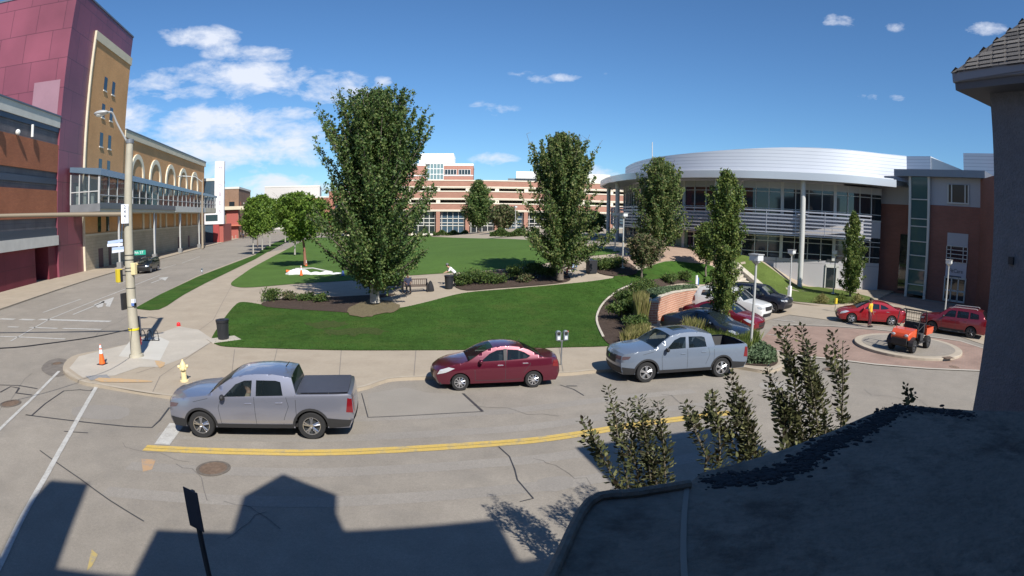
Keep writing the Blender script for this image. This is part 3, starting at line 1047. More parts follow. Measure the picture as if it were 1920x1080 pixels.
# ---- parking garage across the great lawn
ga = thing('parking_garage', 'four level parking garage of brick bands and pale trim across the great lawn', 'building', (-47, 157.8, .5), radians(5.2))
GW = 93
GB = brickmat('garage_brick', (.40, .205, .15), (.36, .18, .13), (.36, .23, .17), .8, .3, .02, vary=(.2, .08))
CRM = mat('cream_trim', (.74, .66, .53), .85, vary=((.5, .05),))
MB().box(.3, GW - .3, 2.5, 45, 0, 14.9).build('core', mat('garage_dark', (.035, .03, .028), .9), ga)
for z0, z1 in ((13.65, 15.15), (10.4, 12.1), (7.15, 8.75)):
    b = MB().box(0, GW, 0, 45, z0, z1).build('brick_band', GB, ga)
    MB().box(-.05, GW + .05, -.1, 45.05, z1, z1 + .3).build('coping', CRM, b)
    MB().box(-.05, GW + .05, -.08, 45, z0 - .28, z0).build('lintel', CRM, b)
    MB().box(0, GW, 0, 2.5, z0 - .5, z0 - .28).build('slab_edge', CRM, b)
for k in range(12):
    x = 1.4 + k * 8.15
    MB().box(x, x + 1.1, .05, 1.2, 0, 6.87).build('brick_pier', GB, ga)
    MB().box(x, x + 1.1, .05, 1.2, 9.05, 10.12).build('column', CRM, ga)
    MB().box(x, x + 1.1, .05, 1.2, 12.4, 13.37).build('column', CRM, ga)
    if k < 11:
        sh = MB().box(x + 1.1, x + 8.15, 1.25, 1.4, .3, 6.8).build('shopfront', BLGL if k % 2 else DKGL, ga)
        mb = MB()
        for j in range(5):
            mb.box(x + 1.5 + j * 1.55, x + 1.65 + j * 1.55, 1.05, 1.22, .3, 6.8)
        for zz in (.3, 2.6, 3.4, 4.6, 6.6):
            mb.box(x + 1.1, x + 8.15, 1.05, 1.21, zz, zz + .18)
        mb.build('window_grid', WHITEST, sh)
MB().box(-.05, GW, -.05, .9, 0, .3).build('plinth', CRM, ga)
for i, x in enumerate((55, 23)):
    MB().tube([(x, 6, 15), (x, 6, 20)], .11, 6).build('roof_lamp_post', GREYM, ga)
    MB().box(x - .6, x + .6, 5.8, 6.2, 20, 20.3).build('roof_lamp', DKM, ga)
MB().box(69, 77, 8, 15, 15, 18.5).build('stair_head', WHITEST, ga)
# office block behind the garage
ob = thing('office_building', 'brick and white office block with a glazed corner rising behind the parking garage', 'building', (-43, 210, 0), radians(3))
MB().box(0, 28.4, 0, 20, 0, 24.3).build('wall', brickmat('office_brick', (.42, .19, .14), (.38, .17, .13), (.4, .3, .25), .8, .3, .02, vary=(.2, .06)), ob)
MB().box(-.1, 28.5, -.1, 20.1, 24.3, 25.1).build('parapet', mat('white_panel', (.78, .77, .74), .6), ob)
MB().box(8.6, 21.2, -.3, 14, 25.1, 28.8).build('penthouse', MATS['white_panel'], ob)
g = MB().box(11.5, 17.6, -.4, -.11, 15, 25.2).build('glazed_corner', glassmat('green_glass', (.16, .24, .25), .1), ob)
mb = MB()
for k in range(6):
    mb.box(11.4 + k * 1.22, 11.6 + k * 1.22, -.52, -.405, 15, 25.25)
for zz in (17, 19, 21, 23, 24.9):
    mb.box(11.4, 17.7, -.5, -.41, zz, zz + .25)
mb.build('mullion', MATS['white_panel'], g)
for z0 in (21.0, 16.0):
    for k in range(2):
        w = MB().box(18 + k * 5.1, 22.4 + k * 5.1, -.2, -.103, z0, z0 + 1.9).build('window', DKGL, ob)
        mb = MB()
        for j in range(5):
            mb.box(18 + k * 5.1 + j * 1.07, 18.12 + k * 5.1 + j * 1.07, -.3, -.203, z0, z0 + 1.9)
        mb.box(17.95 + k * 5.1, 22.45 + k * 5.1, -.29, -.21, z0 - .02, z0 + .08)
        mb.box(17.95 + k * 5.1, 22.45 + k * 5.1, -.29, -.21, z0 + 1.82, z0 + 1.92)
        mb.build('frame', MATS['white_panel'], w)
    MB().box(-.05, 28.45, -.12, -.04, z0 - .5, z0 - .1).build('string_course', MATS['white_panel'], ob)
bl = thing('white_rooftop_building', 'small white topped building peeking over the garage behind the middle maple', 'building', (-2, 215, 0))
MB().box(0, 14, 0, 12, 0, 20).build('wall', GREYM, bl)
MB().box(3, 15, -1, 12, 20, 22.6).build('roof_block', MATS['white_panel'], bl)

# ---- the curved campus building
CV = [(14.6, 86), (12.0, 79.5), (11.3, 72), (11.6, 66), (13.0, 60.6), (16.4, 55.6), (21.0, 51.4), (26.2, 48.3), (31.0, 46.3), (35.6, 45.5)]
EV = smooth_curve(CV, 8)


def offs(P, d):
    out = []
    for i, p in enumerate(P):
        a = Vector(P[max(i - 1, 0)])
        b = Vector(P[min(i + 1, len(P) - 1)])
        t = (b - a).normalized()
        n = Vector((-t.y, t.x))          # to the left of travel = inside of the building
        out.append((p[0] + n.x * d, p[1] + n.y * d))
    return out


cb_ = thing('curved_campus_building', 'long curved two storey building with silver ribbed roof band and louvred sunshade', 'building', (0, 0, 0))
SILV = mat('silver_metal', (.50, .51, .55), .32, .75, vary=((.4, .05),))
SILV2 = brickmat('ribbed_metal', (.72, .73, .75), (.71, .72, .74), (.46, .47, .50), 600, .34, .025, offset=0, rough=.45, metal=.35, vary=(.2, .04), bumpy=.0)
LOU = mat('louvre_metal', (.48, .485, .53), .4, .6)
PANEL = brickmat('grey_panel', (.42, .41, .42), (.40, .39, .40), (.25, .25, .26), 2.6, 2.4, .03, offset=0, rough=.6, vary=(.3, .05))
CLMN = mat('column_paint', (.52, .52, .50), .5, .1)


def wallstrip(P, z0, z1, th=.15, n=None):
    mb = MB()
    Q = offs(P, th)
    f0 = z0 if callable(z0) else (lambda x, y: z0)
    f1 = z1 if callable(z1) else (lambda x, y: z1)
    for i in range(len(P) - 1):
        a, b, c, d = P[i], P[i + 1], Q[i + 1], Q[i]
        vs = [(*a, f0(*a)), (*b, f0(*b)), (*c, f0(*c)), (*d, f0(*d)), (*a, f1(*a)), (*b, f1(*b)), (*c, f1(*c)), (*d, f1(*d))]
        fs = [(0, 1, 5, 4), (2, 3, 7, 6), (4, 5, 6, 7), (3, 2, 1, 0)]
        if i == 0:
            fs.append((3, 0, 4, 7))
        if i == len(P) - 2:
            fs.append((1, 2, 6, 5))
        mb.add(vs, fs)
    return mb


ZE0, ZE1 = 10.15, 10.85     # eave fascia
INN = [(60, 70), (45, 100)]
mb = wallstrip(EV, ZE0, ZE1, .3)
mb.build('eave_fascia', mat('eave_white', (.66, .66, .66), .3, .5), cb_, smooth=True)
W0 = offs(EV, 3.3)
mb = MB()
inner_ = W0
for i in range(len(EV) - 1):
    mb.quad((*offs(EV, .3)[i], ZE0 + .12), (*offs(EV, .3)[i + 1], ZE0 + .12), (*W0[i + 1], ZE0 + .12), (*W0[i], ZE0 + .12))
mb.build('soffit', mat('soffit', (.40, .41, .42), .6), cb_)
# roof body
ROOFP = offs(EV, .05)[:-1] + [(35.6, 45.6), (60, 60), (60, 100), (30, 100), (18, 92)]
MB().prism(offs(EV, .31) + [(40, 47), (62, 60), (62, 104), (30, 104), (18, 92)], ZE0 + .2, ZE1 - .02).build('roof', SILV, cb_)
RB = offs(EV, 3.4)
RB = RB[6:] + [(39.0, 48.0)]
z1f = lambda x, y: 12.75 + .9 * sst(12, 30, x)
mb = wallstrip(RB, ZE1 - .05, z1f, .4)
rb_ = mb.build('roof_band', SILV2, cb_, smooth=False)
rb_.data.shade_smooth(); rb_.data.set_sharp_from_angle(angle=radians(30))
MB().prism(offs(RB, .35) + [(58, 62), (58, 98), (28, 98)], 12.2, 12.4).build('upper_roof', SILV, cb_)
mb = wallstrip(offs(EV, .5)[3:], ZE1, ZE1 + .12, .25)
mb.build('gutter', mat('eave_bright', (.8, .8, .8), .3, .3), cb_)
# walls: upper glazing, solid band behind the louvres, lower glazing, base
ZG = lambda x, y: max(Z(x, y) - .15, -.1)
WU = W0
band = wallstrip(WU, 5.2, 6.9, .25).build('solid_band', PANEL, cb_)
gu = wallstrip(WU, 6.9, 10.1, .1).build('upper_glazing', DKGL, cb_)
gl_ = wallstrip(offs(WU, .02), 2.75, 5.2, .1).build('lower_glazing', DKGL, cb_)
bs = wallstrip(WU, ZG, 2.75, .25).build('base_wall', PANEL, cb_)
# curve length parameters for posts
def walk(P, step):
    out = []
    acc = 0.0
    nxt = 0.0
    for i in range(len(P) - 1):
        a, b = Vector(P[i]), Vector(P[i + 1])
        L = (b - a).length
        while nxt <= acc + L:
            t = (nxt - acc) / L
            p = a.lerp(b, t)
            out.append((p.x, p.y, atan2((b - a).y, (b - a).x)))
            nxt += step
        acc += L
    return out


mbu, mbl = MB(), MB()
for k, (x, y, a) in enumerate(walk(offs(WU, -.05), 1.35)):
    M = Matrix.Translation((x, y, 0)) @ Matrix.Rotation(a, 4, 'Z')
    big = k % 4 == 0
    w = .16 if big else .04
    mbu.box(-w, w, -.09, .04, 6.9, 10.1, M=M)
    mbl.box(-w, w, -.09, .04, 2.75, 5.2, M=M)
mbu.build('mullion', mat('mullion_light', (.50, .50, .47), .5), gu)
mbl.build('mullion', MATS['mullion_light'], gl_)
q = offs(WU, -.04)
for z in (7.45, 9.1):
    wallstrip(q, z, z + .07, .06).build('transom', MATS['mullion_light'], gu)
for z in (3.25, 4.3, 4.75):
    wallstrip(q, z, z + .07, .06).build('transom', MATS['mullion_light'], gl_)
wallstrip(offs(WU, -.08), 6.8, 6.95, .1).build('sill', MATS['mullion_light'], gu)
wallstrip(offs(WU, -.08), 9.45, 10.1, .07).build('head_panel', MATS['soffit'], gu)
# louvres
LP = offs(EV, 1.5)
for k in range(7):
    z = 5.15 + k * .34
    wallstrip(LP[2:-4], z, z + .13, .30).build('louvre', LOU, cb_)
wallstrip(offs(EV, 1.7)[2:-4], 4.95, 5.08, 1.5).build('louvre_shelf', LOU, cb_)
for k, (x, y, a) in enumerate(walk(offs(EV, 1.15), 8.6)):
    if k == 0 or x > 31:
        continue
    zb = ZG(x, y)
    MB().tube([(x, y, zb), (x, y, 10.15)], .26, 14).build('column', CLMN, cb_, smooth=True)
    MB().box(-.5, .5, -.12, .9, 6.95, 7.05, M=Matrix.Translation((x, y, 0)) @ Matrix.Rotation(a, 4, 'Z')).build('bracket', LOU, cb_)
for (x, y, a) in walk(offs(EV, 1.45)[2:-4], 2.9):
    MB().box(-.03, .03, .02, .2, 5.1, 7.35, M=Matrix.Translation((x, y, 0)) @ Matrix.Rotation(a, 4, 'Z')).build('louvre_hanger', LOU, cb_)
# basement door at the right
wp = [p for p in walk(offs(WU, -.03), .5)]
dx, dy, da = min(wp, key=lambda q: abs(atan2(q[0], q[1]) - atan2(*[ray(1553, 520).x, ray(1553, 520).y])))
M = Matrix.Translation((dx, dy, Z(dx, dy) - .05)) @ Matrix.Rotation(da, 4, 'Z')
d_ = MB().box(-.5, .55, -.05, .05, .1, 2.15, M=M).build('door', DKGL, cb_)
mb = MB()
mb.box(-.6, -.5, -.1, .06, .1, 2.3, M=M); mb.box(.55, .8, -.1, .06, .1, 2.3, M=M); mb.box(-.6, .8, -.1, .06, 2.15, 2.45, M=M)
mb.build('frame', MATS['mullion_light'], d_)
MB().box(-.5, .8, -.06, .03, 2.75, 3.0, M=M).build('vent', DKM, cb_)
for q2 in range(2):
    dx, dy, da = min(wp, key=lambda q: abs(atan2(q[0], q[1]) - atan2(*[ray(1272 + q2 * 12, 450).x, ray(1272 + q2 * 12, 450).y])))
    M = Matrix.Translation((dx, dy, Z(dx, dy) - .05)) @ Matrix.Rotation(da, 4, 'Z')
    MB().box(-.5, .5, -.08, .05, .1, 2.2, M=M).build('door', mat('green_door', (.12, .2, .14), .3), cb_)
MB().tube([(17, 70, 12), (17, 70, 15.5)], .06, 6).build('mast', STEEL, cb_)

# ---- brick wing with stair tower at the right
WA, WB = Vector(G(1702, 556)[:2]), Vector(G(1850, 578)[:2])
wd = (WB - WA).normalized()
wrz = atan2(wd.y, wd.x)
wing = thing('brick_wing', 'dark brick wing with a glazed stair bay and lettered white entrance panel', 'building', (WA.x, WA.y, 0), wrz)
# local x along the facade towards the camera side, local +y = left of travel = into building? compute
DBR = brickmat('dark_brick', (.25, .105, .08), (.22, .092, .07), (.17, .12, .10), .4, .13, .012, vary=(.4, .1))
GRP = mat('grey_render', (.36, .37, .40), .6, vary=((.5, .05),))
L = (WB - WA).length + 5


def WX(px, py, off=0.0):
    """facade coordinates (x along, z) seen at a survey pixel, off metres in front of the facade"""
    d = ray(px, py)
    n = Vector((wd.y, -wd.x))       # towards the viewer side
    if n.dot(Vector((0, 0)) - WA) < 0:
        n = -n
    A = WA + n * off
    t = A.dot(n) / Vector((d.x, d.y)).dot(n)
    p = Vector((d.x * t, d.y * t))
    return (p - A).dot(wd), CAMH + d.z * t


nv = Vector((wd.y, -wd.x))
sgn = 1 if nv.dot(-WA) > 0 else -1      # local y sign that points to the viewer: local y axis = (-wd.y, wd.x)
F = -1 if sgn == 1 else 1               # viewer side is local y * F


def wbox(x0, x1, y0, y1, z0, z1):       # y measured outwards to the viewer
    a, b = sorted((y0 * F, y1 * F))
    return MB().box(x0, x1, a, b, z0, z1)


zr = 11.0
a1, _ = WX(1707, 450)
a2, _ = WX(1742, 450)
x3, z3 = WX(1744, 384)
zbr = z3
_, ztop = WX(1760, 320)
_, zfb = WX(1760, 333)
wbox(-9, a1, -2, -12, 0, zbr).build('brick_wall', DBR, wing)
wbox(-9, a1, -2, -12, zbr, ztop - 1.3).build('upper_wall', GRP, wing)
wbox(-9, a1 - .2, -1.2, -12, ztop - 1.3, ztop - .45).build('roof_edge', mat('slate_metal', (.20, .23, .27), .4, .5), wing)
wbox(a2, L, 0, -12, 0, zbr).build('brick_wall', DBR, wing)
wbox(a2, L - 6.2, -.05, -12, zbr, zfb).build('upper_wall', GRP, wing)
wbox(L - 6.2, L, 0, -12, zbr, zfb).build('brick_wall', DBR, wing)
nb = MB().prism([(37.2, 32.3), (39.1, 19.8), (60, 16), (60, 40), (44, 44)], 0, 11.2).build('near_block', DBR, None)
nb.parent = wing
nb.matrix_parent_inverse = (Matrix.Translation((WA.x, WA.y, 0)) @ Matrix.Rotation(wrz, 4, 'Z')).inverted()
wbox(a1 - 1.6, L - 5.6, .9, -12, zfb, ztop).build('roof_edge', MATS['slate_metal'], wing)
sg = wbox(a1, a2, .35, -6, .3, zfb).build('stair_glazing', glassmat('stair_glass', (.06, .11, .11), .05), wing)
mb = MB()
for xx in (a1, a2):
    y0, y1 = sorted(((.30) * F, (.5) * F))
    mb.box(xx - .12, xx + .12, y0, y1, 0, zfb)
for zz in (1.2, 2.6, 3.9, 5.2, 6.6, 7.3, 9.1):
    y0, y1 = sorted((.36 * F, .44 * F))
    mb.box(a1, a2, y0, y1, zz, zz + .09)
y0, y1 = sorted((.36 * F, .44 * F))
mb.build('mullion', MATS['mullion_light'], sg)
wbox(a1 - 1.9, a1 - .15, -1.9, -1.98, .3, 5.8).build('side_window', DKGL, wing)
# upper window, tall window, entrance
u0, zu1 = WX(1778, 346); u1, zu0 = WX(1816, 381)
w = wbox(u0, u1, .0, -.03, zu0, zu1).build('window', DKGL, wing)
w = wbox(u0, u1, .04, -.02, zu0, zu1).build('window', mat('warm_pane', (.075, .06, .04), .2), wing)
mb = MB()
yy = sorted((.05 * F, .1 * F))
for xx in (u0, u0 + (u1 - u0) * .18, u0 + (u1 - u0) * .84, u1):
    mb.box(xx - .06, xx + .06, yy[0], yy[1], zu0, zu1)
mb.box(u0 - .1, u1 + .1, yy[0], yy[1], zu0 - .12, zu0)
mb.build('frame', MATS['mullion_light'], w)
t0, zt1 = WX(1777, 436); t1, zt0 = WX(1813, 495)
_, zdoor = WX(1800, 530)
wbox(t0, t1, .05, -.02, zt1 - 1.2, zt1).build('head_panel', GRP, wing)
w = wbox(t0, t1, .05, -.02, zt0, zt1 - 1.2 - .003).build('window', DKGL, wing)
mb = MB()
yy = sorted((.055 * F, .1 * F))
for k in range(5):
    zz = zt0 + (zt1 - zt0 - 1.2) * k / 4
    mb.box(t0, t1, yy[0], yy[1], zz, zz + .07)
for xx in (t0, t0 + (t1 - t0) * .2, t0 + (t1 - t0) * .8, t1):
    mb.box(xx - .04, xx + .04, yy[0], yy[1], zt0, zt1 - 1.2)
mb.build('frame', MATS['mullion_light'], w)
ep = wbox(t0, t1, .06, -.02, 2.35, zt0 - .003).build('entrance_panel', mat('panel_pale', (.45, .45, .5), .6), wing)
dr = wbox(t0, t1, .05, -.02, .12, 2.35 - .003).build('entrance_door', DKGL, wing)
mb = MB()
for xx in (t0, t0 + (t1 - t0) * .33, t0 + (t1 - t0) * .66, t1):
    mb.box(xx - .07, xx + .07, yy[0], yy[1], .12, 2.35)
mb.box(t0, t1, yy[0], yy[1], 2.2, 2.35); mb.box(t0, t1, yy[0], yy[1], .12, .3); mb.box(t0, t1, yy[0], yy[1], 1.05, 1.2)
mb.build('frame', MATS['mullion_light'], dr)
DKL = mat('dark_letter', (.05, .06, .08), .6)
tm = (t0 + t1) / 2
text('FitCare', .5, 'lettering', DKL, ep, (tm, .075 * F, zt0 - .75), (pi / 2, 0, 0 if F < 0 else pi), .01)
MB().box(tm - .8, tm + .6, min(.062 * F, .08 * F), max(.062 * F, .08 * F), zt0 - 1.3, zt0 - 1.18).build('lettering', DKL, ep)
# rooftop volumes
def rbox(p0, p1, depth, z0, h, name, label, m, top=None):
    pass


rv = SILV2
x0, _ = WX(1690, 300, -8); x1, _ = WX(1745, 300, -8)
_, zz1 = WX(1700, 293, -8)
wbox(x0, x1, -8, -16, ztop - .5, zz1).build('roof_volume', rv, wing)
x2, zz2 = WX(1803, 318, -8)
mb = MB()
yA, yB = -8.05 * F, -16 * F
mb.add([(x1, yA, ztop - .5), (x2, yA, ztop - .5), (x2, yA, zz2), (x1, yA, zz1 - .1), (x1, yB, ztop - .5), (x2, yB, ztop - .5), (x2, yB, zz2), (x1, yB, zz1 - .1)],
       [(0, 1, 2, 3), (4, 5, 6, 7), (0, 1, 5, 4), (1, 2, 6, 5), (2, 3, 7, 6), (0, 3, 7, 4)])
mb.build('roof_wedge', mat('pale_wedge', (.6, .63, .62), .5), wing)
x4, zz4 = WX(1806, 287, -5)
wbox(x4, x4 + 7, -5, -12, ztop - .5, zz4).build('roof_volume', rv, wing)

# ---- the camera's own building: three-storey house whose shadow falls on the road
HD = Vector((.963, .27)).normalized()
HB = Vector((.27, -.963)).normalized()
STUC = mat('grey_stucco', (.22, .225, .24), .9, vary=((.6, .16), (5, .1), (40, .12)), bump=(30, .5), spec=.2)
SHING = brickmat('roof_shingles', (.17, .155, .145), (.12, .11, .105), (.05, .05, .05), .32, .16, .012, rough=.95, flat=True, vary=(.8, .2))
hrz = atan2(HD.y, HD.x)
ex = Vector((5.88, -1.42))     # front right eave corner, z = 12
ho = thing('street_house', 'tall stucco house behind the viewpoint with a gabled bay and a chimney', 'building', (ex.x, ex.y, 0), hrz)
# local x along HD (right), local y = left of travel (towards the street); house extends to -y


def HL(p):
    v = Vector(p) - ex
    return (v.dot(HD), v.dot(Vector((-HD.y, HD.x))))


a0l = HL((-.67, -3.39))
MB().box(a0l[0] + .3, -.35, -12, -.35, 0, 11.7).build('wall', STUC, ho)
MB().box(a0l[0], 0, -12.4, 0, 11.7, 12.0).build('eave', WHITEST, ho)
mb = MB()
mb.add([(a0l[0], 0, 12), (0, 0, 12), (0, -12.4, 12), (a0l[0], -12.4, 12), (a0l[0] / 2 - .5, -6.2, 14.2), (a0l[0] / 2 + .5, -6.2, 14.2)], [(0, 1, 5, 4), (1, 2, 5), (2, 3, 4, 5), (3, 0, 4)])
mb.build('roof', SHING, ho)
gl0, gr0 = HL((.43, -1.32)), HL((2.46, -.70))
yb = max(gl0[1], gr0[1])
MB().box(gl0[0] + .15, gr0[0] - .15, -.34, yb - .2, 0, 11.9).build('bay', STUC, ho)
mb = MB()
xa, xb, xm = gl0[0], gr0[0], (gl0[0] + gr0[0]) / 2
mb.add([(xa, yb, 11.95), (xb, yb, 11.95), (xm, yb, 13.05), (xa, -5, 11.95), (xb, -5, 11.95), (xm, -5, 13.05)], [(0, 1, 2), (3, 5, 4), (0, 3, 5, 2), (1, 2, 5, 4), (0, 1, 4, 3)])
mb.build('gable_roof', SHING, ho)
for k in range(4):
    for z0 in (1.2, 5, 8.8):
        MB().box(-1.2 - k * 1.6, -.6 - k * 1.6 + .3, -.34, -.3, z0, z0 + 1.6).build('window', DKGL, ho) if not (gl0[0] - 1.6 < -1.2 - k * 1.6 < gr0[0] + .2) else None
wl = HL((-1.8, -5.35)); wr = HL((-.42, -5.0))
MB().box(-22, a0l[0] + .28, -12, wl[1] - .3, 0, 11.7).build('wing_wall', STUC, ho)
MB().box(-22.3, a0l[0] - .003, -12.3, wl[1], 11.7, 12.0).build('wing_eave', WHITEST, ho)
MB().box(wl[0] - 1.2, wl[0], wl[1] - 1.3, wl[1] - .05, 12.0, 15.45).build('chimney', brickmat('chimney_brick', (.3, .13, .1), (.26, .11, .09), (.3, .25, .2), .22, .075, .01), ho)

MB().box(.01, 16, -14, -1.6, 0, 12.0).build('porch_shade_block', STUC, ho)  # unseen block added to keep the sun off the porch roof
# turret at the right with eave and shingles
P0 = Vector((5.92, 6.08))
tu = thing('stucco_turret', 'grey stucco turret with white gutter and shingled hip roof at the right edge', 'turret', (P0.x, P0.y, 0), hrz)
TWD = 4.6
MB().box(.42, TWD - .42, -TWD + .42, -.42, 0, 7.95).build('wall', STUC, tu)
MB().box(.03, TWD - .03, -TWD + .03, -.03, 7.9, 8.0).build('soffit', mat('soffit_grey', (.17, .17, .18), .8), tu)
mb = MB()
for (x0, x1, y0, y1) in ((0, TWD, -.12, 0), (0, .12, -TWD, -.12), (0, TWD, -TWD - .12, -TWD), (TWD, TWD + .12, -TWD, 0)):
    mb.box(x0, x1, y0, y1, 8.0, 8.16)
mb.build('gutter', mat('gutter_grey', (.36, .36, .38), .5), tu, bevel=.02)
mb = MB()
c = TWD / 2
mb.add([(0, 0, 8.14), (TWD, 0, 8.14), (TWD, -TWD, 8.14), (0, -TWD, 8.14), (c, -c, 8.14 + 2.25)], [(0, 4, 1), (1, 4, 2), (2, 4, 3), (3, 4, 0)])
mb.build('hip_roof', SHING, tu)
# individual shingle courses standing proud along the two visible slopes
mb = MB()
for side in range(2):
    for k in range(26):
        f0 = k / 26
        xx = c * f0
        zz = 8.14 + 2.25 * f0
        ln = TWD - 2 * xx
        nsh = int(ln / .24)
        for j in range(nsh):
            u = xx + (j + (k % 2) * .5) * .24
            if u + .22 > TWD - xx or random.random() < .12:
                continue
            h = .002 + random.random() * .006
            e = .08
            if side == 0:
                mb.add([(xx - .015, -u, zz + h), (xx - .015, -u - .22, zz + h), (xx + e, -u - .22, zz + e * 2.25 / c + .002), (xx + e, -u, zz + e * 2.25 / c + .002)], [(0, 1, 2, 3)])
            else:
                mb.add([(u, -xx + .015, zz + h), (u + .22, -xx + .015, zz + h), (u + .22, -xx - e, zz + e * 2.25 / c + .002), (u, -xx - e, zz + e * 2.25 / c + .002)], [(0, 1, 2, 3)])
mb.build('shingles', mat('shingle', (.15, .14, .13), .95, island=((.19, .175, .16), (.085, .08, .078)), bump=(60, .3)), tu, fix=False)
MB().box(.37, .419, -.8, -.72, 5.6, 5.7).build('wall_hook', DKM, tu)

# porch roof in the foreground
PZ = 4.4
pr = [(-.1, 1.2), (.16, 2.07), (.41, 2.77), (.69, 2.86), (1.02, 2.93), (1.15, 3.08), (1.75, 3.3), (2.36, 3.58), (2.9, 3.85), (3.39, 4.05), (4.06, 3.66), (5.2, 3.2), (6.3, 3.4), (6.3, 1.0), (5.8, -1.0), (2.4, -1.0), (-.1, -1.6)]
po = thing('porch_roof', 'dark flat porch roof with a worn raised edge filling the lower right foreground', 'porch', (0, 0, 0))
RUB = mat('roof_membrane', (.215, .185, .15), .95, vary=((1.2, .18), (9, .12)), bump=(14, .6), stain=(1.7, (.08, .068, .058), .8), spec=.15)
MB().prism(pr, PZ - .35, PZ).build('deck', RUB, po, bevel=.015)
front = [(-.08, 1.25), (.18, 2.05), (.42, 2.72), (.69, 2.81), (1.02, 2.885)]
mb = MB()
mb.tube([(x, y, PZ + .02) for x, y in smooth_curve(front, 4)], .028, 8)
mb.build('rolled_edge', RUB, po, smooth=True)
mb = MB()
mb.prism(strip(smooth_curve([(1.0, 2.87), (.88, 2.5), (.76, 2.05), (.66, 1.5)], 4), .03, px=False), PZ - .01, PZ + .006)
mb.build('seam', mat('membrane_seam', (.27, .24, .20), .9), po, smooth=True)
dm = MB()
pts = smooth_curve([(1.2, 3.0), (1.5, 3.0), (1.85, 3.12), (2.2, 3.38), (2.5, 3.5), (2.9, 3.72), (3.35, 3.95), (3.9, 3.62)], 6)
for i, (x, y) in enumerate(pts):
    for k in range(60):
        rr = .004 + .014 * random.random() ** 2
        dm.ell((x + random.gauss(0, .05), y + random.gauss(-.05, .05), PZ + .0), (rr * random.uniform(1, 2.4), rr * random.uniform(.8, 1.6), rr * .8), 6, 4)
dm.build('debris', mat('dark_debris', (.03, .032, .035), 1.0, vary=((20, .4),)), po, smooth=True)
m_ = [(x * .995 + .08, y - .12) for x, y in pr[1:10]]
MB().prism([(p[0], p[1]) for p in [(.35, 1.9), (.52, 2.62), (1.05, 2.75), (1.9, 3.15), (2.9, 3.65), (3.4, 3.85), (4.0, 3.5), (6.1, 3.0), (5.8, -.9), (.3, -1.0)]], 0.12, PZ - .36).build('wall', brickmat('porch_brick', (.26, .11, .08), (.22, .1, .08), (.25, .2, .17), .22, .075, .01), po)
# ------------------------------------------------------------------ vehicles
def paint(name, rgb, metal=.35, rough=.28):
    return mat(name, rgb, rough, metal, coat=1.0, vary=((.9, .03),))


TYRE = mat('tyre_rubber', (.016, .016, .017), .85, vary=((20, .2),))
RIM = mat('alloy_rim', (.62, .62, .64), .28, .85)
BLK = mat('black_trim', (.02, .02, .022), .6)
CARGL = glassmat('car_glass', (.012, .018, .022), .03)
CARSEE = glassmat('car_glass_clear', (.02, .03, .035), .03, see=.62)
DLENS = mat('dark_lens', (.13, .09, .10), .08, .3, coat=1)
HEADL = mat('headlight_lens', (.62, .64, .66), .08, .3, coat=1)
TAILL = mat('tail_lens', (.16, .006, .01), .12, 0, coat=1)
SEAT = mat('seat_fabric', (.06, .06, .062), .9)
CHROME = mat('chrome', (.8, .8, .82), .1, 1)


def interp(T, x):
    if x <= T[0][0]:
        return T[0][1]
    for (a, b), (c, d) in zip(T, T[1:]):
        if x <= c:
            return b + (d - b) * (x - a) / (c - a + 1e-9)
    return T[-1][1]


def grid_poly(loops, fx, step=.14):
    """tessellate (with holes), cut on a grid, map 2D -> 3D with fx"""
    bm = bmesh.new()
    vs = [bm.verts.new((a, b, 0)) for L in loops for a, b in L]
    for t in tessellate_polygon([[Vector((a, b, 0)) for a, b in L] for L in loops]):
        try:
            bm.faces.new([vs[i] for i in t])
        except ValueError:
            pass
    xs = [v.co.x for v in bm.verts]
    ys = [v.co.y for v in bm.verts]
    for ax, lo, hi in ((0, min(xs), max(xs)), (1, min(ys), max(ys))):
        n = int((hi - lo) / step)
        for i in range(1, n + 1):
            c = lo + (hi - lo) * i / (n + 1)
            bmesh.ops.bisect_plane(bm, geom=bm.verts[:] + bm.edges[:] + bm.faces[:], plane_co=(c, 0, 0) if ax == 0 else (0, c, 0), plane_no=(1, 0, 0) if ax == 0 else (0, 1, 0), dist=1e-5)
    bm.verts.index_update()
    v = [fx(q.co.x, q.co.y) for q in bm.verts]
    f = [tuple(q.index for q in p.verts) for p in bm.faces]
    bm.free()
    return v, f


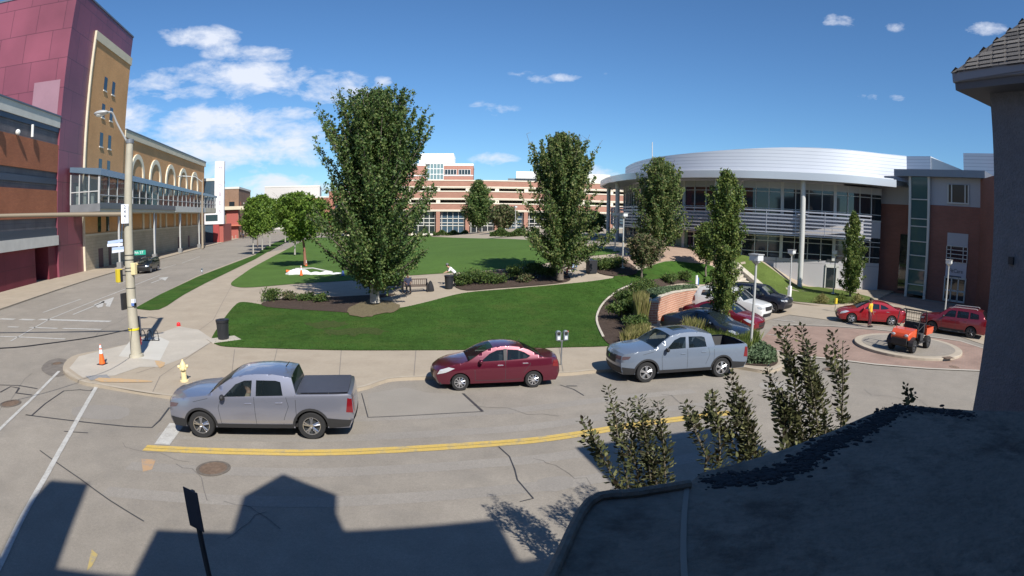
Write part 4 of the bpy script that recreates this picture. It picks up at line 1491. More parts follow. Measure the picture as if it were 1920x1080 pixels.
def wheel(parent, x, y, r, w, side, spokes=5, style='alloy', rimc=None):
    """side = -1 / +1 : outer face towards that y"""
    t = MB()
    ri = r * .66
    prof = [(ri, -w / 2), (r * .93, -w / 2), (r * .985, -w / 2 + .02), (r, -w / 2 + .05), (r, w / 2 - .05), (r * .985, w / 2 - .02), (r * .93, w / 2), (ri, w / 2), (ri * .98, w / 2 - .03), (ri * .98, -w / 2 + .03), (ri, -w / 2)]
    t.lathe(prof, 32, (x, y, r), 'y')
    wh = t.build('wheel', TYRE, parent, smooth=True)
    m = MB()
    yo = y + side * (w / 2 - .035)
    m.lathe([(ri * .985, -.02), (ri * .985, .02), (ri * .9, .015), (ri * .9, -.02), (ri * .985, -.02)], 28, (x, yo, r), 'y')
    n = spokes
    for k in range(n):
        a = 2 * pi * k / n + .3
        for da in ((-.16, .16) if n <= 6 else (0,)):
            p0 = (x + .05 * cos(a), yo + side * .012, r + .05 * sin(a))
            p1 = (x + ri * .93 * cos(a + da), yo, r + ri * .93 * sin(a + da))
            m.tube([p0, p1], [.03, .022] if n > 6 else [.036, .026], 5)
    m.lathe([(.001, -.01), (.065, -.01), (.06, .03), (.001, .035)], 12, (x, yo, r), 'y')
    m.build('rim', rimc or RIM, wh, smooth=True)
    MB().lathe([(ri * .95, 0), (.001, .002)], 24, (x, y + side * (w / 2 - .1), r), 'y').build('brake_disc', DKM, wh)
    return wh


def make_car(sp, root):
    """sp: dict with L, W, top outline, wheels..., local x forwards = -x (front at x=0, rear at x=L), shifted so wheelbase middle is the origin"""
    L, Wd, top = sp['L'], sp['W'], sp['top']
    x1, x2, r = sp['x1'], sp['x2'], sp['r']
    zb = sp['sill']
    belt = sp['belt']
    roofz = max(z for x, z in top)
    rw = sp.get('roofw', .76)
    ox = (x1 + x2) / 2
    nose, tail = sp.get('nose', .10), sp.get('tail', .07)

    def Wf(x, z):
        e = 1.0
        if x < .75:
            e -= sp.get('ntap', .16) * ((.75 - x) / .75) ** 2.2
        if x > L - .6:
            e -= sp.get('ttap', .10) * ((x - L + .6) / .6) ** 2.2
        zbl = interp(belt, x)
        if z > zbl:
            t = (z - zbl) / max(.05, roofz - zbl)
            s = 1 - .035 - (1 - rw - .035) * min(1.1, t) ** 1.1
        else:
            zm = .62
            s = 1 - .035 * ((z - zm) / (zbl - zm)) ** 1.5 + .012 * sin((z - zm) / (zbl - zm) * pi) if z > zm else 1 - .085 * ((zm - z) / .45) ** 2
        return Wd * e * s

    wh = sp['wheels_arch'] if 'wheels_arch' in sp else r * 1.17
    # ---- side outline with arches
    bot = []
    n = 14

    def arch(xc):
        pts = []
        for i in range(n + 1):
            a = pi * i / n
            xx, zz = xc + wh * cos(a), r + wh * sin(a)
            pts.append((xx, zz))
        return [p for p in pts]
    rear = [(x2 + wh, zb)] + [p for p in arch(x2) if p[1] > zb] + [(x2 - wh, zb)]
    front = [(x1 + wh, zb)] + [p for p in arch(x1) if p[1] > zb] + [(x1 - wh, zb)]
    outline = list(top) + [(top[-1][0], zb + .02)] * 0 + rear + front
    holes = []
    for wn_ in sp['windows']:
        holes.append(wn_)
    mb = MB()
    v, f = grid_poly([outline] + holes, lambda x, z: (x - ox, -Wf(x, z), z), .16)
    mb.add(v, f)
    mb.add([(a, -b, c) for a, b, c in v], [tuple(reversed(q)) for q in f])
    # ---- top strip
    dens = []
    for (a, b), (c, d) in zip(top, top[1:]):
        k = max(1, int(hypot(c - a, d - b) / .13))
        dens += [(a + (c - a) * i / k, b + (d - b) * i / k) for i in range(k)]
    dens.append(top[-1])
    K = [-1, -.93, -.8, -.6, -.35, 0, .35, .6, .8, .93, 1]
    crown = sp.get('crown', .05)
    zf = sp['zf']
    hood_x, tail_x = sp['hoodx'], sp['tailx']

    def top3(x, z, k):
        bow = 0
        if x < hood_x:
            bow = -nose * (1 - abs(k) ** 2.2) * (1 - (x / hood_x)) ** .8
        if x > tail_x:
            bow = tail * (1 - abs(k) ** 2.2) * ((x - tail_x) / (L - tail_x)) ** .8
        cr = crown * (1 - k * k)
        if x < .12 and z < zf or x > L - .12 and z < zf:
            cr *= .1
        return (x + bow - ox, k * Wf(x, z), z + cr)
    rows = [[top3(x, z, k) for k in K] for x, z in dens]
    groups = {'body': [], 'windscreen': [], 'rear_window': [], 'bed': []}
    m_ = len(K)
    allv = [p for row in rows for p in row]
    ws, rg = sp['ws'], sp['rw_']
    bed = sp.get('bed')
    for i in range(len(rows) - 1):
        xc, zc = (dens[i][0] + dens[i + 1][0]) / 2, (dens[i][1] + dens[i + 1][1]) / 2
        for j in range(m_ - 1):
            g = 'body'
            if 1 <= j <= m_ - 3:
                if ws[0] < xc < ws[1] and zc > ws[2]:
                    g = 'windscreen'
                elif rg[0] < xc < rg[1] and rg[2] < zc < rg[3]:
                    g = 'rear_window'
                elif bed and bed[0] < xc < bed[1] and zc > .9:
                    g = 'bed'
            groups[g].append((i * m_ + j, i * m_ + j + 1, (i + 1) * m_ + j + 1, (i + 1) * m_ + j))
    mb.add(allv, groups['body'])
    # underside and wheel wells
    for ln in sp['seams']:
        for s in (-1, 1):
            for (a, b), (c, d) in zip(ln, ln[1:]):
                q = Vector((c - a, d - b))
                q = Vector((-q.y, q.x)).normalized() * .006
                k = max(1, int(hypot(c - a, d - b) / .15))
                for i in range(k):
                    p0 = (a + (c - a) * i / k, b + (d - b) * i / k)
                    p1 = (a + (c - a) * (i + 1) / k, b + (d - b) * (i + 1) / k)
                    P4 = [(p0[0] + q.x, p0[1] + q.y), (p1[0] + q.x, p1[1] + q.y), (p1[0] - q.x, p1[1] - q.y), (p0[0] - q.x, p0[1] - q.y)]
                    mb.add([(x - ox, s * (Wf(x, z) + .003), z) for x, z in P4], [(0, 1, 2, 3)], 1)
    body = mb.build('body', [sp['paint'], DKM], root, smooth=True, angle=28)
    GLM = sp.get('glass', CARGL)
    for g, nm in (('windscreen', 'windscreen'), ('rear_window', 'rear_window')):
        if groups[g]:
            MB().add([(a, b, c + .002) for a, b, c in allv], groups[g]).build(nm, GLM, root, smooth=True)
    for me in [o.data for o in root.children if o.name.split('.')[0] in ('windscreen', 'rear_window')]:
        bm = bmesh.new(); bm.from_mesh(me)
        bmesh.ops.delete(bm, geom=[q for q in bm.verts if not q.link_faces], context='VERTS')
        bm.to_mesh(me); bm.free()
    if bed:
        if sp.get('tonneau'):
            mb = MB().add([(a, b, c + .03) for a, b, c in allv], groups['bed'])
            o = mb.build('bed_cover', mat('tonneau_vinyl', (.055, .058, .075), .5, vary=((3, .1),)), root, smooth=True)
            bm = bmesh.new(); bm.from_mesh(o.data)
            bmesh.ops.delete(bm, geom=[q for q in bm.verts if not q.link_faces], context='VERTS')
            bm.to_mesh(o.data); bm.free()
        else:
            b0, b1 = bed[0] - ox, bed[1] - ox
            yi = Wd * .80
            mb = MB()
            mb.quad((b0, -yi, .72), (b1, -yi, .72), (b1, yi, .72), (b0, yi, .72))
            for s in (-1, 1):
                mb.quad((b0, s * yi, .72), (b1, s * yi, .72), (b1, s * Wd * .915, 1.21), (b0, s * Wd * .915, 1.21))
            for bx in (b0, b1):
                mb.quad((bx, -yi, .72), (bx, yi, .72), (bx, Wd * .915, 1.21), (bx, -Wd * .915, 1.21))
            mb.build('cargo_bed', BLK, root)
    mb = MB()
    mb.box(.12 - ox, L - .12 - ox, -Wd * .82, Wd * .82, zb - .02, zb + .06)
    for xc in (x1, x2):
        prof = []
        for i in range(n + 1):
            a = pi * i / n
            prof.append((xc + wh * cos(a) - ox, r + wh * sin(a)))
        prof = [(xc + wh - ox, zb)] + [p for p in prof if p[1] > zb] + [(xc - wh - ox, zb)]
        for s in (-1, 1):
            for (a, b), (c, d) in zip(prof, prof[1:]):
                mb.quad((a, s * (Wf(a + ox, b) - .004), b), (c, s * (Wf(c + ox, d) - .004), d), (c, s * Wd * .55, d), (a, s * Wd * .55, b))
            vs = [(p[0], s * Wd * .55, p[1]) for p in prof]
            mb.add(vs, [tuple(range(len(vs)))])
    mb.build('underbody', BLK, root)
    # interior block so clear glass shows something
    if sp.get('see'):
        mb = MB()
        cx0, cx1 = sp['cab']
        mb.box(cx0 - ox, cx1 - ox, -Wd * .8, Wd * .8, .45, .55)
        mb.box(cx0 - .1 - ox, cx0 + .35 - ox, -Wd * .82, Wd * .82, .5, interp(belt, cx0) - .08)
        for sx in sp['seats']:
            for s in (-1, 1):
                mb.box(sx - ox, sx + .5 - ox, s * .42 - .25, s * .42 + .25, .55, .72)
                mb.box(sx + .45 - ox, sx + .6 - ox, s * .42 - .24, s * .42 + .24, .6, 1.18)
                mb.box(sx + .48 - ox, sx + .58 - ox, s * .42 - .12, s * .42 + .12, 1.2, 1.36)
        mb.build('seat', SEAT, root, bevel=.03)
    # glass of the side windows
    for wn_ in sp['windows']:
        for s in (-1, 1):
            v, f = grid_poly([wn_], lambda x, z: (x - ox, s * (Wf(x, z) - .018), z), .25)
            g = MB().add(v, f).build('side_window', GLM, root, smooth=True)
    # window surround and door seams
    side = lambda poly, off, step=.2, sgn=-1: grid_poly([poly], lambda x, z: (x - ox, sgn * (Wf(x, z) + off), z), step)

    def sidepatch(poly, nm, m, off=.004, par=None, both=True):
        o = None
        for s in ((-1, 1) if both else (-1,)):
            v, f = side(poly, off, sgn=s)
            mb = MB().add(v, f)
            w = [tuple(list(q)) for q in v]
            o = mb.build(nm, m, par or root, smooth=True)
        return o
    for (x, z) in sp['handles']:
        for s in (-1, 1):
            y = s * (Wf(x, z) + .018)
            MB().box(x - .1 - ox, x + .1 - ox, min(y, y - s * .03), max(y, y - s * .03), z - .015, z + .02).build('door_handle', sp.get('handlem', sp['paint']), root, bevel=.008)
    # pillars between side windows painted black
    if sp.get('bpillar'):
        for P in sp['bpillar']:
            sidepatch(P, 'door_pillar', BLK, .002)
    for P in sp.get('cladding', []):
        sidepatch(P, 'sill_trim', BLK, .008)
    if sp.get('flare'):
        for xc in (x1, x2):
            P = [(xc + (wh + .065) * cos(pi * i / n), r + (wh + .065) * sin(pi * i / n)) for i in range(n + 1)]
            Q = [(xc + wh * cos(pi * i / n), r + wh * sin(pi * i / n)) for i in range(n + 1)]
            sidepatch([p for p in P if p[1] > zb] + [p for p in Q[::-1] if p[1] > zb], 'wheel_arch_trim', BLK, .012)
    for s in (-1, 1):
        x, z = sp['mirror']
        y = s * (Wf(x, z) + .13)
        mb = MB()
        mb.ell((x - ox, y, z + .05), (.075, .12, .085), 12, 8)
        mb.tube([(x - ox, s * Wf(x, z) * .97, z - .01), (x - ox, y, z + .02)], .025, 6)
        mb.build('wing_mirror', sp.get('mirrorm', sp['paint']), root, smooth=True)
    # front and rear furniture: polygons in (k, z), k = share of half width
    F_ = [(z, x) for x, z in top if x < sp['hoodx'] * .55]
    F_ = sorted(F_)
    R_ = sorted([(z, x) for x, z in top if x > L - .35])

    def fpt(k, z, off=.006):
        x = interp(F_, z)
        p = top3(x, z, k)
        return (p[0] - off, p[1], z)

    def rpt(k, z, off=.006):
        x = interp(R_, z)
        p = top3(x, z, k)
        return (p[0] + off, p[1], z)

    def fpatch(poly, nm, m, off=.006, rearp=False):
        fn = rpt if rearp else fpt
        v, f = grid_poly([poly], lambda k, z: fn(k, z, off), .12)
        return MB().add(v, f).build(nm, m, root, smooth=True)
    for nm, m, poly, off in sp['front']:
        fpatch(poly, nm, m, off)
    for nm, m, poly, off in sp['rear']:
        fpatch(poly, nm, m, off, True)
    for nm, m, poly in sp.get('sidelights', []):
        sidepatch(poly, nm, m, .007)
    for nm, m, x0, x1_, ky in sp.get('roofs', []):
        TZ = [(x, z) for x, z in top if x > .3]
        v, f = grid_poly([[(x0, -ky), (x1_, -ky), (x1_, ky), (x0, ky)]], lambda x, k: (top3(x, interp(TZ, x), k)[0], top3(x, interp(TZ, x), k)[1], top3(x, interp(TZ, x), k)[2] + .008), .15)
        MB().add(v, f).build(nm, m, root, smooth=True)
    tw = sp.get('tw', .225)
    yw = Wd - tw / 2 - .02
    for xc in (x1, x2):
        for s in (-1, 1):
            wheel(root, xc - ox, s * yw, r, tw, s, sp.get('spokes', 5), rimc=sp.get('rimc'))
    if sp.get('rails'):
        a, b = sp['rails']
        for s in (-1, 1):
            y = s * Wd * rw * .93
            TZ = [(x, z) for x, z in top if x > .3]
            MB().tube([(a - ox, y, interp(TZ, a) + .03), (a + .1 - ox, y, interp(TZ, a) + .09), (b - .1 - ox, y, interp(TZ, b) + .09), (b - ox, y, interp(TZ, b) + .03)], .018, 6).build('roof_rail', STEEL if not sp.get('railm') else sp['railm'], root)
    if sp.get('antenna'):
        x, z = sp['antenna']
        MB().tube([(x - ox, 0, z), (x + .12 - ox, 0, z + .14)], [.02, .006], 5).build('antenna', BLK, root)
    return root


def place(root, pf, pr, W, z=0.0, ctr=None):
    """near-side wheels' contact points: front and rear survey pixels"""
    a = Vector(GZ(*pf, z))
    b = Vector(GZ(*pr, z))
    d = (b - a).normalized()                # from front to rear = local +x
    n = Vector((-d.y, d.x))
    if n.dot((a + b) / 2) < 0:              # away from the viewer
        n = -n
    c = (a + b) / 2 + n * (W - .03)
    root.location = (c.x, c.y, z)
    root.rotation_euler = (0, 0, atan2(d.y, d.x))
    return (b - a).length


def mirror_k(P):
    return [(-k, z) for k, z in P]


def std_front(z0, z1, grille, lights, plate=None, low=None):
    out = [('grille', BLK, grille, .008)]
    for P in (lights, mirror_k(lights)):
        out.append(('headlight', HEADL, P, .012))
    if low:
        out.append(('lower_grille', BLK, low, .008))
    return out


def std_rear(lights, plate=True, zp=.75, extra=()):
    out = [('tail_light', TAILL, lights, .012), ('tail_light', TAILL, mirror_k(lights), .012)]
    if plate:
        out.append(('number_plate', mat('plate', (.6, .6, .58), .5), [(-.17, zp - .06), (.17, zp - .06), (.17, zp + .06), (-.17, zp + .06)], .014))
    return out + list(extra)


def pickup(paint_m, tonneau, sunroof, clear, rim):
    return dict(L=5.33, W=.995, x1=.97, x2=4.15, r=.385, sill=.33, paint=paint_m,
                top=[(.10, .33), (.03, .5), (0, .78), (.03, .98), (.12, 1.07), (.5, 1.15), (1.0, 1.20), (1.28, 1.235), (1.6, 1.46), (1.95, 1.665), (2.2, 1.735), (2.6, 1.775), (3.1, 1.775), (3.5, 1.72), (3.66, 1.68), (3.78, 1.27), (3.80, 1.265), (5.18, 1.265), (5.27, 1.24), (5.31, 1.1), (5.33, .75), (5.31, .55), (5.22, .4), (5.2, .33)],
                belt=[(0, 1.0), (1.3, 1.14), (2.5, 1.16), (3.8, 1.2), (5.33, 1.22)], roofw=.74, zf=1.0, hoodx=1.1, tailx=5.0, nose=.16, tail=.06, ntap=.16, ttap=.05, crown=.045,
                ws=(1.3, 2.02, 1.2), rw_=(3.6, 3.79, 1.32, 1.64), bed=(3.86, 5.2), tonneau=tonneau,
                windows=[[(1.72, 1.20), (2.52, 1.22), (2.56, 1.62), (2.34, 1.615), (2.08, 1.52)], [(2.66, 1.225), (3.42, 1.24), (3.36, 1.58), (3.22, 1.615), (2.68, 1.625)]],
                seams=[[(1.62, 1.1), (1.55, .9), (1.6, .45), (2.62, .42)], [(2.60, 1.2), (2.62, .42)], [(3.5, 1.2), (3.56, .95), (3.42, .62), (3.38, .42), (2.62, .42)], [(3.76, 1.25), (3.76, .55)], [(.8, 1.05), (1.25, 1.15)]],
                handles=[(2.42, 1.02), (3.3, 1.04)], mirror=(1.72, 1.17), mirrorm=BLK,
                cladding=[[(1.45, .33), (3.66, .33), (3.66, .45), (1.45, .45)], [(4.63, .33), (5.18, .36), (5.26, .55), (4.6, .62)], [(.10, .33), (.5, .33), (.53, .56), (.04, .6)]], flare=True,
                front=[('grille', BLK, [(-.62, .72), (.62, .72), (.66, 1.0), (-.66, 1.0)], .01), ('headlight', DLENS, [(.64, .86), (.98, .88), (.98, 1.0), (.66, 1.0)], .014), ('headlight', DLENS, [(-.64, .86), (-.98, .88), (-.98, 1.0), (-.66, 1.0)], .014),
                       ('bumper_trim', BLK, [(-.97, .36), (.97, .36), (.97, .6), (-.97, .6)], .012), ('badge', CHROME, [(-.07, .82), (.07, .82), (.07, .93), (-.07, .93)], .02)],
                rear=[('tail_light', TAILL, [(.8, .78), (.99, .78), (.99, 1.16), (.84, 1.16)], .012), ('tail_light', TAILL, [(-.8, .78), (-.99, .78), (-.99, 1.16), (-.84, 1.16)], .012), ('bumper_trim', BLK, [(-.97, .36), (.97, .36), (.97, .58), (-.97, .58)], .014)],
                sidelights=[('headlight_side', DLENS, [(.02, .86), (.26, .9), (.34, 1.0), (.05, .99)]), ('tail_light_side', TAILL, [(5.12, .78), (5.31, .76), (5.29, 1.14), (5.17, 1.16)])],
                roofs=[('sunroof', DKGL, 2.25, 2.85, .42)] if sunroof else [], glass=CARSEE if clear else CARGL, see=clear, cab=(1.5, 3.6), seats=(1.95, 2.85), spokes=5, rimc=rim, antenna=(3.4, 1.8))


MR = mat('machined_rim', (.5, .5, .52), .25, .9)
t = thing('pickup_truck', 'silver grey pickup with black bed cover stopped in the lane with its driver aboard', 'pickup truck')
make_car(pickup(paint('silver_paint', (.33, .34, .41), .72, .30), True, False, True, MR), t)
place(t, (373, 821), (596, 824), .995)
TRUCK1 = t
t = thing('pickup_truck', 'pale blue grey pickup with a sunroof and open black bed parked beside the grass island', 'pickup truck')
make_car(pickup(paint('blue_grey_paint', (.135, .165, .215), .05), False, True, True, RIM), t)
place(t, (1220, 717), (1343, 708), .995)

SED = dict(L=4.3, W=.84, x1=.80, x2=3.35, r=.30, sill=.24, paint=paint('maroon_paint', (.105, .008, .024), .35),
           top=[(.10, .24), (.03, .4), (.0, .55), (.05, .70), (.2, .80), (.5, .90), (.9, .98), (1.08, 1.01), (1.5, 1.26), (1.8, 1.40), (2.1, 1.465), (2.5, 1.48), (2.9, 1.43), (3.2, 1.33), (3.65, 1.09), (3.75, 1.07), (4.1, 1.05), (4.2, 1.0), (4.27, .8), (4.3, .55), (4.24, .35), (4.18, .24)],
           belt=[(0, .75), (1.1, .93), (2.5, .97), (3.6, 1.02), (4.3, 1.0)], roofw=.72, zf=.75, hoodx=.95, tailx=3.9, nose=.15, tail=.1, ntap=.22, ttap=.14, crown=.04,
           ws=(1.1, 1.9, 1.0), rw_=(3.0, 3.66, 1.05, 1.42), glass=CARSEE, see=True, cab=(1.35, 3.2), seats=(1.7, 2.55),
           windows=[[(1.5, 1.0), (2.3, 1.02), (2.32, 1.37), (2.08, 1.355), (1.82, 1.25)], [(2.42, 1.02), (3.1, 1.06), (3.24, 1.14), (3.02, 1.27), (2.8, 1.345), (2.44, 1.37)]],
           seams=[[(1.42, .95), (1.3, .7), (1.32, .35), (2.36, .33)], [(2.36, 1.0), (2.36, .33)], [(3.2, 1.05), (3.22, .85), (3.02, .6), (2.9, .35), (2.36, .33)]],
           handles=[(2.18, .86), (3.05, .9)], handlem=CHROME, mirror=(1.5, .99), bpillar=[[(2.3, 1.01), (2.42, 1.02), (2.43, 1.39), (2.31, 1.39)]],
           front=[('grille', BLK, [(-.5, .42), (.5, .42), (.62, .62), (-.62, .62)], .01), ('lower_grille', BLK, [(-.75, .26), (.75, .26), (.7, .38), (-.7, .38)], .01)],
           rear=std_rear([(.62, .72), (.99, .72), (.99, .95), (.66, .93)]),
           sidelights=[('headlight', HEADL, [(.03, .58), (.32, .66), (.62, .80), (.42, .84), (.12, .74)]), ('tail_light_side', TAILL, [(4.02, .76), (4.25, .72), (4.21, .96), (4.06, .97)])],
           spokes=9, tw=.19, antenna=(2.9, 1.46))
t = thing('sedan_car', 'dark maroon four door sedan parked at the kerb between the two pickups', 'car')
make_car(SED, t)
place(t, (864, 733), (999, 727), .84)


def variant(base, **k):
    d = dict(base)
    d.update(k)
    return d


def scaled(base, sx, sz, sw, **k):
    """the same build stretched to another car's length, height and width"""
    f = lambda P: [(x * sx, z * sz) for x, z in P]
    d = dict(base)
    d['L'] = base['L'] * sx
    d['W'] = base['W'] * sw
    for q in ('top', 'belt'):
        d[q] = f(base[q])
    for q in ('windows', 'seams'):
        d[q] = [f(P) for P in base[q]]
    d['bpillar'] = [f(P) for P in base.get('bpillar', [])]
    d['cladding'] = [f(P) for P in base.get('cladding', [])]
    d['handles'] = f(base['handles'])
    d['mirror'] = (base['mirror'][0] * sx, base['mirror'][1] * sz)
    d['x1'], d['x2'], d['hoodx'], d['tailx'] = base['x1'] * sx, base['x2'] * sx, base['hoodx'] * sx, base['tailx'] * sx
    d['ws'] = (base['ws'][0] * sx, base['ws'][1] * sx, base['ws'][2] * sz)
    d['rw_'] = (base['rw_'][0] * sx, base['rw_'][1] * sx, base['rw_'][2] * sz, base['rw_'][3] * sz)
    d['front'] = [(n_, m_, [(a, b * sz) for a, b in P], o_) for n_, m_, P, o_ in base['front']]
    d['rear'] = [(n_, m_, [(a, b * sz) for a, b in P], o_) for n_, m_, P, o_ in base['rear']]
    d['sidelights'] = [(n_, m_, f(P)) for n_, m_, P in base['sidelights']]
    d['zf'] = base['zf'] * sz
    d['cab'] = (base['cab'][0] * sx, base['cab'][1] * sx) if 'cab' in base else None
    d['seats'] = [q * sx for q in base.get('seats', [])]
    d['antenna'] = (base['antenna'][0] * sx, base['antenna'][1] * sz) if base.get('antenna') else None
    d.update(k)
    return d


COUPE = variant(scaled(SED, 1.10, .97, 1.06), paint=paint('red_paint', (.34, .012, .02), .25), r=.325, spokes=5,
                windows=[[(1.72, .98), (2.75, 1.0), (2.75, 1.31), (2.35, 1.33), (2.02, 1.22)], [(2.85, 1.0), (3.3, 1.04), (3.42, 1.1), (3.15, 1.23), (2.85, 1.30)]], glass=CARGL, see=False, bpillar=[])
t = thing('sedan_car', 'bright red car on the far side of the roundabout with a person beside it', 'car')
make_car(COUPE, t)
place(t, (1604, 607), (1663, 611), .89)

SUV = dict(L=4.65, W=.93, x1=.88, x2=3.58, r=.365, sill=.32, paint=paint('deep_red_paint', (.20, .012, .02), .3),
           top=[(.10, .32), (.03, .5), (0, .75), (.03, .92), (.15, 1.0), (.6, 1.07), (1.1, 1.13), (1.22, 1.15), (1.55, 1.40), (1.85, 1.59), (2.2, 1.66), (3.0, 1.69), (3.9, 1.67), (4.25, 1.62), (4.45, 1.3), (4.58, 1.05), (4.64, .85), (4.65, .6), (4.58, .42), (4.52, .32)],
           belt=[(0, .95), (1.3, 1.06), (3, 1.1), (4.65, 1.14)], roofw=.77, zf=.95, hoodx=1.05, tailx=4.3, nose=.13, tail=.06, ntap=.15, ttap=.08, crown=.04,
           ws=(1.24, 1.88, 1.12), rw_=(4.24, 4.5, 1.16, 1.58), glass=CARSEE, see=True, cab=(1.5, 3.6), seats=(1.9, 2.8),
           windows=[[(1.62, 1.12), (2.42, 1.14), (2.44, 1.54), (2.12, 1.535), (1.9, 1.45)], [(2.52, 1.14), (3.32, 1.16), (3.32, 1.55), (2.54, 1.545)], [(3.42, 1.165), (4.05, 1.2), (4.0, 1.48), (3.42, 1.545)]],
           seams=[[(1.56, 1.08), (1.5, .9), (1.52, .45), (2.47, .43)], [(2.47, 1.1), (2.47, .43)], [(3.37, 1.12), (3.34, .85), (3.12, .6), (3.05, .45), (2.47, .43)]],
           handles=[(2.28, .98), (3.15, 1.0)], mirror=(1.62, 1.1), mirrorm=BLK, cladding=[[(1.35, .32), (3.12, .32), (3.12, .44), (1.35, .44)]],
           front=[('grille', BLK, [(-.6, .7), (.6, .7), (.62, .92), (-.62, .92)], .01), ('headlight', HEADL, [(.66, .8), (.98, .82), (.98, .93), (.66, .93)], .012), ('headlight', HEADL, [(-.66, .8), (-.98, .82), (-.98, .93), (-.66, .93)], .012), ('lower_grille', BLK, [(-.85, .36), (.85, .36), (.8, .56), (-.8, .56)], .01)],
           rear=std_rear([(.78, .82), (.99, .82), (.99, 1.12), (.82, 1.12)], zp=.9, extra=[('bumper_trim', BLK, [(-.95, .36), (.95, .36), (.95, .55), (-.95, .55)], .012)]),
           sidelights=[('headlight_side', HEADL, [(.02, .8), (.25, .84), (.3, .93), (.04, .92)]), ('tail_light_side', TAILL, [(4.42, .84), (4.63, .82), (4.56, 1.12), (4.46, 1.12)])],
           spokes=5, rimc=mat('dark_rim', (.1, .1, .105), .4, .6), rails=(2.1, 3.9))
t = thing('suv_car', 'dark red boxy sport utility car with roof rails parked beside the turret at the right', 'car')
make_car(SUV, t)
place(t, (1753, 625), (1811, 634), .93)

# angled row in front of the retaining wall
rowd = Vector(GZ(1423, 634, 0)) - Vector(GZ(1300, 614, 0))
rowd.normalize()


def park(root, nose_px, L, x1, x2, hgt=0.3, d=rowd):
    n = Vector(GZ(*nose_px, 0))
    c = n - d * (x1 + x2) / 2
    root.location = (c.x, c.y, .026)
    root.rotation_euler = (0, 0, atan2(-d.y, -d.x))


HATCH = scaled(SED, 1.08, 1.04, 1.08, paint=paint('navy_paint', (.018, .028, .05), .3), r=.32, glass=CARGL, see=False)
t = thing('hatchback_car', 'navy blue car nearest the grass island in the angled parking row', 'car')
make_car(HATCH, t)
park(t, (1400, 652), HATCH['L'], HATCH['x1'], HATCH['x2'])
REDC = scaled(SED, 1.08, 1.06, 1.06, paint=paint('crimson_paint', (.20, .012, .022), .3), r=.32, glass=CARGL, see=False)
t = thing('sedan_car', 'crimson car parked between the navy car and the white van', 'car')
make_car(REDC, t)
park(t, (1424, 628), REDC['L'], REDC['x1'], REDC['x2'])
VAN = scaled(SUV, 1.05, 1.12, 1.03, paint=paint('white_van_paint', (.74, .74, .72), 0, .35), glass=CARSEE, rails=None, mirrorm=BLK)
t = thing('white_van', 'white boxy van with a lettered bonnet parked nose out behind the crimson car', 'van')
make_car(VAN, t)
park(t, (1437, 607), VAN['L'], VAN['x1'], VAN['x2'])
DSUV = scaled(SUV, 1.0, 1.03, 1.02, paint=paint('black_blue_paint', (.012, .015, .03), .3), glass=CARSEE, rails=None)
t = thing('suv_car', 'blue black sport utility car at the far end of the angled parking row', 'car')
make_car(DSUV, t)
park(t, (1478, 588), DSUV['L'], DSUV['x1'], DSUV['x2'])
# left street van
BV = scaled(SUV, 1.08, 1.0, 1.04, paint=paint('black_van_paint', (.012, .014, .016), .2), rimc=RIM, rails=(2.1, 3.9))
t = thing('suv_car', 'black sport utility car driving towards the junction on the left street', 'car')
make_car(BV, t)
c = SW(-2.6, 10.6)
t.location = (c[0], c[1], 0)
t.rotation_euler = (0, 0, STREET_RZ)

# ---- orange utility vehicle on the roundabout
ux, uy, uz = G(1706, 655, .166)
fr = Vector(GZ(1695, 657, .166)) - Vector(GZ(1722, 640, .166))
ut = thing('utility_vehicle', 'orange side by side utility vehicle with black roll cage parked on the roundabout', 'utility vehicle', (0, 0, 0))
OR = paint('orange_paint', (.62, .075, .012), 0, .35)
uW, uB, uR = .62, 1.0, .32     # half track, half wheelbase, radius ; local front = -x
mb = MB()
hood = [(-1.45, .62), (-1.5, .78), (-1.42, .95), (-1.1, 1.08), (-.62, 1.14), (-.6, .6)]
for s in (-1, 1):
    pass
n_ = len(hood)
vs = [(x, -.62 + (.10 if x < -1.2 else 0), z) for x, z in hood] + [(x, .62 - (.10 if x < -1.2 else 0), z) for x, z in hood]
mb.add(vs, [tuple(range(n_)), tuple(range(n_, 2 * n_))] + [(i, (i + 1) % n_, (i + 1) % n_ + n_, i + n_) for i in range(n_)])
b = mb.build('bonnet', OR, ut, bevel=.04)
MB().box(-1.53, -1.44, -.45, .45, .38, .7).build('bumper', BLK, ut, bevel=.02)
for s in (-1, 1):
    MB().ell((-1.47, s * .38, .86), (.05, .12, .07)).build('headlight', HEADL, ut, smooth=True)
    mb = MB()
    P = [(-1.0 + .44 * cos(a), .34 + .44 * sin(a)) for a in np.linspace(.05, pi - .05, 9)]
    vs = [(x, s * .5, z) for x, z in P] + [(x, s * .78, z) for x, z in P]
    mb.add(vs, [(i, i + 1, i + 10, i + 9) for i in range(8)])
    mb.build('front_mudguard', BLK, ut)
MB().box(-1.3, 1.35, -.45, .45, .28, .42).build('chassis', BLK, ut)
MB().box(-.6, .45, -.7, .7, .38, .44).build('floor', BLK, ut)
mb = MB(); mb.box(.0, .45, -.62, .62, .44, .82); mb.box(.38, .5, -.62, .62, .82, 1.32)
mb.build('seat', mat('seat_black', (.035, .035, .038), .8), ut, bevel=.04)
mb = MB()
mb.box(.55, 1.5, -.72, .72, .72, .8)
for s in (-1, 1):
    mb.box(.55, 1.5, s * .72 - .02, s * .72 + .02, .8, 1.08)
mb.box(.53, .57, -.74, .74, .8, 1.08); mb.box(1.48, 1.52, -.74, .74, .8, 1.08)
mb.build('cargo_box', OR, ut, bevel=.01)
mb = MB()
